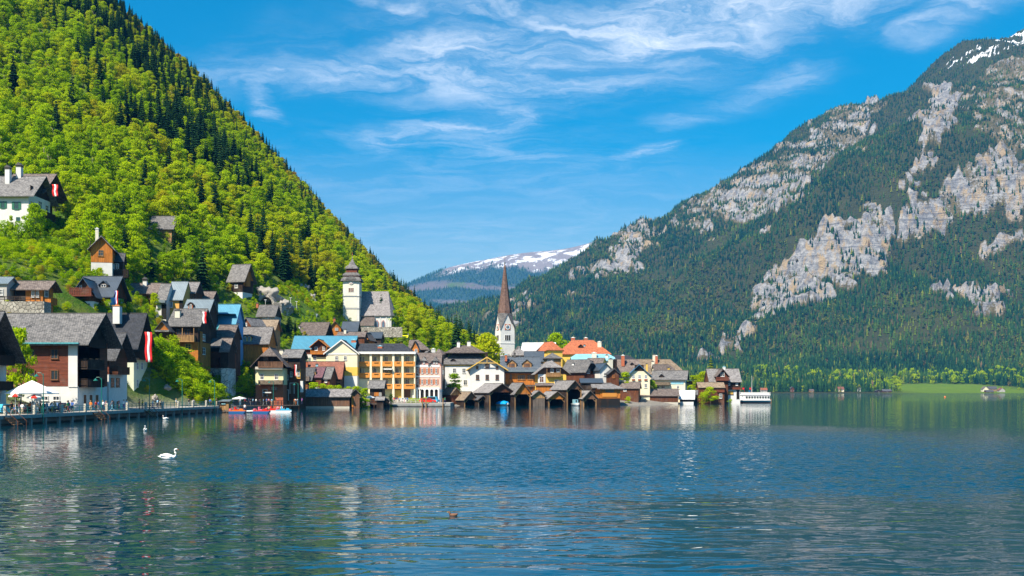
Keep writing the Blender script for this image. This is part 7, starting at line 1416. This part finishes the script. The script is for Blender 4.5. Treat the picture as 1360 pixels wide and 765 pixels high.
def rowboat(x, y, rz, mat, label, L=4.2, B=1.5, group=None):
    o = empty('rowing_boat', (x, y, -.12), rz); tag(o, label, 'boat', group); h_ = hull(L, B, .6).build('hull', MAT[mat], o, True); md = h_.modifiers.new('shell', 'SOLIDIFY'); md.thickness = .05
    for t in (-1.1, .1, 1.1): MB().box(t - .14, t + .14, -B*.42, B*.42, .36, .42).build('bench', MAT['wood_tan'], o)
    MB().box(-L/2 + .1, L/2 - .7, -B*.25, B*.25, .12, .16).build('floor_board', MAT['wood_grey'], o); return o
def pedalboat(x, y, rz, deck, seat, hullm, label):
    o = empty('pedal_boat', (x, y, -.1), rz); tag(o, label, 'pedal boat', 'pedal boats')
    for s in (-1, 1):
        m = MB(); pr = [(-1.7, .55), (-1.75, .3), (-1.5, 0), (1.3, 0), (1.75, .35), (1.7, .55)]; m.prism(pr, s*.62 - .27, s*.62 + .27, 'y'); m.build('float', MAT[hullm], o)
    MB().prism([(-1.7, .56), (1.7, .56), (1.78, .66), (1.2, .78), (-1.7, .74)], -.88, .88, 'y').build('deck', MAT[deck], o)
    for s in (-1, 1): MB().box(-.35, .2, s*.42 - .33, s*.42 + .33, .75, .98).box(-.6, -.35, s*.42 - .33, s*.42 + .33, .75, 1.5).build('seat', MAT[seat], o)
    MB().prism([(.45, .75), (1.3, .75), (1.15, 1.05), (.6, 1.1)], -.7, .7, 'y').build('pedal_box', MAT[deck], o); MB().tube([(.2, 0, .8), (.2, 0, 1.3)], .03, 6).build('tiller', MAT['chrome'], o); MB().box(-1.62, -1.3, -.85, .85, .76, 1.12).build('rear_rail', MAT['pink_plastic'], o); return o
Yb = 216
pedalboat((315.5 - CX)*Yb/F, Yb, .05, 'boat_orange', 'boat_red', 'boat_blue', 'orange decked pedal boat with blue floats nearest the kiosk'); pedalboat((347.5 - CX)*Yb/F, Yb, .03, 'boat_red', 'pink_plastic', 'boat_blue', 'red decked pedal boat with blue floats right of the orange one'); pedalboat((378 - CX)*224/F, 223, .2, 'boat_cyan', 'boat_cyan', 'boat_white', 'sky blue pedal boat at the end of the plank jetty'); pedalboat((365 - CX)*226/F, 224.5, .1, 'boat_red', 'boat_red', 'boat_white', 'red pedal boat with white floats behind the jetty')
rowboat((331.5 - CX)*224/F, 221, .1, 'boat_white', 'white open rowing boat between the pedal boats', 4.6)
for px, Y, top in ((325, 218.5, 'white'), (357, 226, 'beige'), (369, 225.5, 'pink'), (374, 225.2, 'white')): person((px - CX)*Y/F, Y, .25, rp.uniform(-1, 1), 'stand' if px < 330 else 'sit', top, 'navy', 'hair_dark', f'person in {top} ' + ('standing at the orange pedal boat' if px < 330 else 'sitting by the pedal boats'), 'people at the boats')
# boat under a blue cover in the widest boathouse; cabin boat at the tallest one
def loc_of(h, u, back): q = h.M + h.e*u + h.bk*back; return q.x, q.y
x, y = loc_of(bh_tarp, 1.1, 1.2); o = empty('covered_boat', (x, y, -.15), math.radians(26 - 78)); tag(o, 'boat under a bright blue cover in the widest boathouse', 'boat'); hull(5.4, 2.3, .9).build('hull', MAT['boat_white'], o, True)
m = MB(); nn = 9
for i in range(nn):
    t = i/(nn-1); xx = -2.65 + 5.1*t; hw = 1.2*(1 - .25*(2*t-1)**4 - .3*max(0, t-.6)); hz = 1.0*(1 - .6*(2*t-1)**4)
    for j in range(7): a = math.pi*j/6; m.v.append((xx, -hw*math.cos(a), .75 + .06*math.sin(i*2.3 + j) + hz*math.sin(a)**.7))
for i in range(nn-1):
    for j in range(6): m.f.append((i*7+j, i*7+j+1, (i+1)*7+j+1, (i+1)*7+j))
m.f += [tuple(range(7)), tuple((nn-1)*7 + j for j in range(7))[::-1]]; m.build('cover', MAT['tarp_blue'], o, True)
x, y = loc_of(bh_tall, .3, -.6); o = empty('cabin_boat', (x, y, -.15), math.radians(26 - 92)); tag(o, 'small white boat with blue cabin at the tallest boathouse', 'boat'); h_ = hull(4.4, 1.9, .95).build('hull', MAT['boat_white'], o, True); MB().box(-1.9, 1.0, -.8, .8, .75, .85).build('deck', MAT['boat_white'], o); c = MB().box(-1.0, .3, -.65, .65, .85, 2.2).build('cabin', MAT['metal_sky'], o); MB().box(.29, .33, -.22, .22, 1.25, 2.0).build('window', MAT['glass'], c)
def car(px, Y, rz, mat, label, z, L=4.2, van=False):
    o = empty('parked_car', ((px - CX)*Y/F, Y, z), rz); tag(o, label, 'car'); H_ = 1.9 if van else 1.45
    MB().prism([(-L/2, .35), (-L/2, .85), (-L/2 + .15, .95), (L/2 - .25, .88), (L/2, .65), (L/2, .35), (L/2 - .3, .25), (-L/2 + .3, .25)], -.85, .85, 'y').build('body', MAT[mat], o)
    tp = [(-L*.44, .93), (-L*.38, H_), (L*(.12 if not van else .3), H_), (L*(.27 if not van else .42), .9)]; MB().prism(tp, -.72, .72, 'y').build('cabin', MAT[mat], o)
    a = MB()
    for s in (-.735, .735): a.prism([(-L*.36, 1.0), (-L*.33, H_ - .1), (L*(.1 if not van else .27), H_ - .1), (L*(.2 if not van else .36), 1.0)], s - .01, s + .01, 'y')
    a.build('window', MAT['glass'], o)
    for sx in (-L*.3, L*.3):
        for sy in (-.78, .78): w = MB().tube([(sx, sy - .1, .32), (sx, sy + .1, .32)], .32, 14).build('wheel', MAT['tyre'], o); MB().tube([(sx, sy - .12, .32), (sx, sy + .12, .32)], .18, 10).build('rim', MAT['chrome'], w)
    for sy in (-.6, .6): MB().box(L/2 - .06, L/2 + .02, sy - .15, sy + .15, .62, .75).build('headlight', MAT['trim_white'], o)
car(568, 306, .1, 'boat_red', 'low red car parked on the hotel quay', 1.1, 5.2); car(574, 310, 2.8, 'boat_cyan', 'pale blue van parked behind the red car', 1.1, 4.2, True); car(80, 166, 1.4, 'boat_blue', 'dark blue car beside the big chalet', ZP); car(11, 150, 1.2, 'boat_cyan', 'blue car at the photo edge behind the railing', ZP); car(540, 313, 0, 'boat_white', 'white car in front of the hotel garage', 1.1)

# ------------------------------------------------------------------ the ferry
def ferry():
    Y = wdepth(535.2); s = Y/F; L = 46*s; o = empty('ferry', ((999.5 - CX)*s, Y, 0), math.pi); tag(o, 'white passenger ferry with blue band moored beyond the lake house', 'ferry')
    m = hull(L, 3.6, 1.55, 17, .35, .85, .3); m.v = [(x, y, z - .5) for x, y, z in m.v]; hb = m.build('hull', MAT['metal_blue'], o, True)
    m = hull(L*1.004, 3.66, .75, 17, .35, .85, .3); m.v = [(x, y, z - .52) for x, y, z in m.v]; m.build('red_waterline', MAT['brick_red'], hb, True)
    m = MB(); n = 24
    def half(x): t = (x + L/2)/L; return 1.86*(.85 + .15*min(1, t*3))*(1 if t < .65 else max(.06, 1 - ((t-.65)/.35)**2.2))
    xs = [-L/2 + L*i/n for i in range(n+1)]; pl = [(x, -half(x)) for x in xs] + [(x, half(x)) for x in reversed(xs)]; MB().prism(pl, .98, 1.22, 'z').build('gunwale', MAT['boat_white'], hb)
    cb = MB().box(-L*.47, L*.31, -1.5, 1.5, 1.22, 3.0).build('cabin', MAT['boat_white'], o)
    for i in range(9):
        x = -L*.43 + i*L*.078
        for sy in (-1.53, 1.53): MB().box(x - .36, x + .36, sy - .03, sy + .03, 1.75, 2.6).build('window', MAT['glass'], cb)
    MB().prism([(L*.31, 1.22), (L*.40, 1.22), (L*.335, 2.6), (L*.31, 2.9)], -1.2, 1.2, 'y').build('wheelhouse', MAT['boat_white'], o); MB().box(-L*.49, L*.34, -1.7, 1.7, 3.0, 3.12).build('sun_deck', MAT['boat_white'], o)
    r = empty('rail_holder', (0, 0, 0)); bpy.data.objects.remove(r)
    for sy in (-1.62, 1.62): MB().box(-L*.48, L*.33, sy - .03, sy + .03, 3.12, 3.3).box(-L*.48, L*.33, sy - .03, sy + .03, 4.0, 4.1).build('rail', MAT['boat_white'], o); MB().box(-L*.46, L*.3, sy - .015, sy + .015, 3.35, 3.95).build('side_cloth', MAT['white_cloth'], o); MB().box(-L*.46, L*.3, sy*1.03 - .01, sy*1.03 + .01, 3.02, 3.14).build('red_line', MAT['flag_red'], o)
    for i in range(9):
        for sy in (-1.62, 1.62): MB().box(-L*.48 + i*L*.1 - .04, -L*.48 + i*L*.1 + .04, sy - .05, sy + .05, 3.12, 4.1).build('stanchion', MAT['boat_white'], o)
    MB().tube([(L*.02, 0, 3.1), (L*.02, 0, 10.5)], [.09, .04], 8).build('mast', MAT['trim_white'], o); MB().tube([(-L*.28, 0, 3.1), (-L*.28, 0, 7.4)], .06, 8).lathe([(.1, 7.4), (.38, 7.7), (.38, 8.2), (.1, 8.6)], 10, (-L*.28, 0)).build('signal_mast', MAT['trim_green'], o)
    for x, c in ((L*.07, 'flag_red'), (L*.27, 'flag_red'), (L*.09, 'boat_blue')): MB().box(x - .3, x + .3, -.02, .02, 5.2 - (1 if c == 'boat_blue' else 0), 5.9 - (1 if c == 'boat_blue' else 0)).tube([(x - .45, 0, 3.1), (x - .45, 0, 6)], .03, 6).build('pennant', MAT[c], o)
ferry()
rg2 = Vector(((1024 - CX)*wdepth(535)/F, wdepth(535), 0)); tag(MB().tube([(rg2.x, rg2.y, -2), (rg2.x, rg2.y, 1.6)], .2, 8).build('mooring_post', MAT['wood_tan']), 'lone mooring post at the stern of the ferry', 'post')

# ------------------------------------------------------------------ swans and a duck
def swan(px, py, rz, label, sc=1.0, up=True):
    Y = wdepth(py); o = empty('swan', ((px - CX)*Y/F, Y, 0), rz); o.scale = (sc,)*3; tag(o, label, 'swan', 'swans on the lake')
    bm = bmesh.new(); bmesh.ops.create_uvsphere(bm, u_segments=20, v_segments=12, radius=1)
    for v in bm.verts:
        x, y, z = v.co; x2 = x*.52; w = .24*(1 - .25*max(0, x)) * (1 if x > -.5 else 1 - .75*(-x - .5)/.5*.9); zz = z*.2 + .12 + (.13*max(0, -x)**2 if x < 0 else .03*x); v.co = (x2 - (.12 if x < -.7 else 0), y*w, zz)
    # neck and head grow from the breast in one surface
    bmesh.ops.recalc_face_normals(bm, faces=bm.faces); me = bpy.data.meshes.new('swan_body'); bm.to_mesh(me); bm.free(); me.materials.append(MAT['swan_white']); me.polygons.foreach_set('use_smooth', [True]*len(me.polygons)); link('body', me, o)
    nk = [(.38, 0, .16), (.50, 0, .28), (.50, 0, .42), (.42, 0, .54), (.40, 0, .64), (.46, 0, .73), (.55, 0, .74), (.62, 0, .70)]; MB().tube(nk, [.13, .085, .06, .048, .045, .052, .058, .035], 10).build('neck', MAT['swan_white'], o, True)
    MB().tube([(.60, 0, .705), (.66, 0, .68), (.73, 0, .655)], [.034, .028, .008], 8).build('beak', MAT['beak'], o, True); MB().box(.575, .615, -.045, .045, .705, .725).build('mask', MAT['tyre'], o)
    for s in (-1, 1):
        m = MB(); n = 8
        for i in range(n):
            t = i/(n-1); x = .26 - .86*t; c = .20*math.sin(math.pi*min(1, t*1.05 + .08))**.6
            for j in range(5): a = -.4 + 2.3*j/4; m.v.append((x, s*(.13 + .12*math.cos(a)*(1 - .5*t)), .17 + .05*t + c*.75*math.sin(a) + .1*t))
        for i in range(n-1):
            for j in range(4): m.f.append((i*5+j, i*5+j+1, (i+1)*5+j+1, (i+1)*5+j))
        q = m.build('wing', MAT['swan_white'], o, True); md = q.modifiers.new('feather', 'SOLIDIFY'); md.thickness = .04
    MB().add([(-.5, -.1, .14), (-.5, .1, .14), (-.78, 0, .24), (-.5, 0, .26)], [(0, 1, 2), (1, 3, 2), (3, 0, 2), (0, 3, 1)]).build('tail', MAT['swan_white'], o)
swan(224, 610, .15, 'nearest swan, gliding with raised wings toward the open lake', 1.0); swan(193, 572.5, 2.0, 'swan seen from behind in the red banner reflection', .85); swan(219.5, 557, 2.9, 'far swan by the promenade wall', .85)
Yd = wdepth(685); o = empty('duck', ((602.5 - CX)*Yd/F, Yd, 0), 2.8); tag(o, 'small brown duck drifting in the foreground water', 'duck')
bm = bmesh.new(); bmesh.ops.create_uvsphere(bm, u_segments=14, v_segments=8, radius=1)
for v in bm.verts: x, y, z = v.co; v.co = (x*.19, y*.085*(1 - .3*max(0, -x)), z*.07 + .03 + .05*max(0, -x)**2)
me = bpy.data.meshes.new('duck_body'); bm.to_mesh(me); bm.free(); me.materials.append(MAT['duck_brown']); me.polygons.foreach_set('use_smooth', [True]*len(me.polygons)); link('body', me, o); MB().tube([(.14, 0, .05), (.18, 0, .11), (.20, 0, .145), (.24, 0, .14)], [.05, .035, .042, .02], 8).build('head', MAT['duck_brown'], o, True); MB().tube([(.235, 0, .137), (.29, 0, .125)], [.016, .008], 6).build('beak', MAT['trim_yellow'], o)
Yd = wdepth(527.6); o = empty('buoy', ((1255 - CX)*Yd/F, Yd, 0)); o.scale = (.6, .6, .6); tag(o, 'orange buoy far out on the lake', 'buoy'); MB().lathe([(.3, -.4), (1.1, -.1), (1.2, .5), (.7, 1.0), (.15, 1.3)], 14).build('float', MAT['boat_orange'], o, True); MB().tube([(0, 0, 1.2), (0, 0, 2.2)], .08, 6).build('staff', MAT['trim_white'], o)

# ------------------------------------------------------------------ the far shore
def far_house(label, xl, xr, Y, eave, ridge, ax, roof, wall, wins=2):
    h = H('far_house', label, xl, xr, Y, eave, ridge, ax, 8, 0, .0, ((wall, None),), roof, .6, .6, cat='house', group='houses on the far shore')
    for i in range(wins): h.win('F', xl + (xr - xl)*(i + .5)/wins, eave + 1.3, .9, 1.2, cross=False, bars=0)
for a in [('red roofed white house above the ferry on the far shore', 1011, 1019, 1690, 518, 515, 'x', 'tile_red', 'grey_plaster'), ('small dark house left of the red barn on the far shore', 1049, 1056, 1700, 517.5, 513.5, 'y', 'shingle_dark', 'wood_brown'), ('low pale shed beside the dark house on the far shore', 1076, 1081, 1690, 519, 516.8, 'x', 'shingle_brown', 'wood_tan', 1), ('red roofed barn house with white front on the far shore', 1111, 1121, 1700, 517, 513.6, 'x', 'tile_brown', 'cream'), ('pale house right of the red barn house on the far shore', 1141, 1149, 1710, 517.5, 515, 'x', 'shingle_grey', 'white', 1), ('dark boathouse of the pair on the far shore, left one', 1163.5, 1171, 1680, 519.5, 517.5, 'y', 'shingle_dark', 'wood_dark', 1), ('dark boathouse of the pair on the far shore, right one', 1172.5, 1184, 1682, 519.5, 516.8, 'x', 'shingle_dark', 'wood_brown', 1), ('cream gabled house at the left of the farm cluster by the meadow', 1305.5, 1313, 1700, 517, 513.0, 'y', 'shingle_brown', 'cream'), ('long dark roofed timber farmhouse in the cluster by the meadow', 1313, 1324, 1715, 516.5, 513, 'x', 'shingle_dark', 'wood_tan', 3), ('low brown boathouse before the farm cluster', 1310, 1320, 1675, 520.3, 518.0, 'x', 'shingle_dark', 'wood_brown', 1), ('grey cottage at the right of the farm cluster', 1327, 1335, 1690, 518.5, 514.8, 'y', 'tile_brown', 'grey_plaster', 1)]: far_house(*a)
def shore_trees():
    r = np.random.default_rng(12); B = lambda G, x, y: float(bil(G, np.array([x]), np.array([y]), xs2[0], ys2[0], DX2)[0]); k = 0
    mesh = [npmesh('far_tree_mesh', *broad_crown(500 + i, 260, 10, 3.8, 1.15, .06, 12), [LEAFM]) for i in range(3)]
    for i in range(510):
        px = r.uniform(1000, 1375); Y = r.uniform(1700, 2150); x = (px - CX)*Y/F; z = B(Z2, x, Y); py = HY - F*(z - CH)/Y
        if 1200 < px < 1330 and Y < 1930: continue
        if float(fbm(np.array([px/16.0]), np.array([Y/60.0]), 2, 5)[0]) < .33: continue
        if r.uniform() > (.9 if Y > 1860 else .55): continue
        h_ = r.uniform(7, 22) * (1 if Y > 1850 else .7); o = empty('shore_tree', (x, Y, z - .5), r.uniform(0, 6)); s = h_/10; o.scale = (s, s, s); c = link('crown', mesh[i % 3], o); c['tint'] = float(r.choice([.52, .58, .5, .54, .62, .36, .46])); link('trunk', TRUNKS[i % 5], o); tag(o, 'light green tree in the belt along the far shore', 'tree', 'light green trees along the far shore'); k += 1
    print('shore trees', k)
shore_trees()
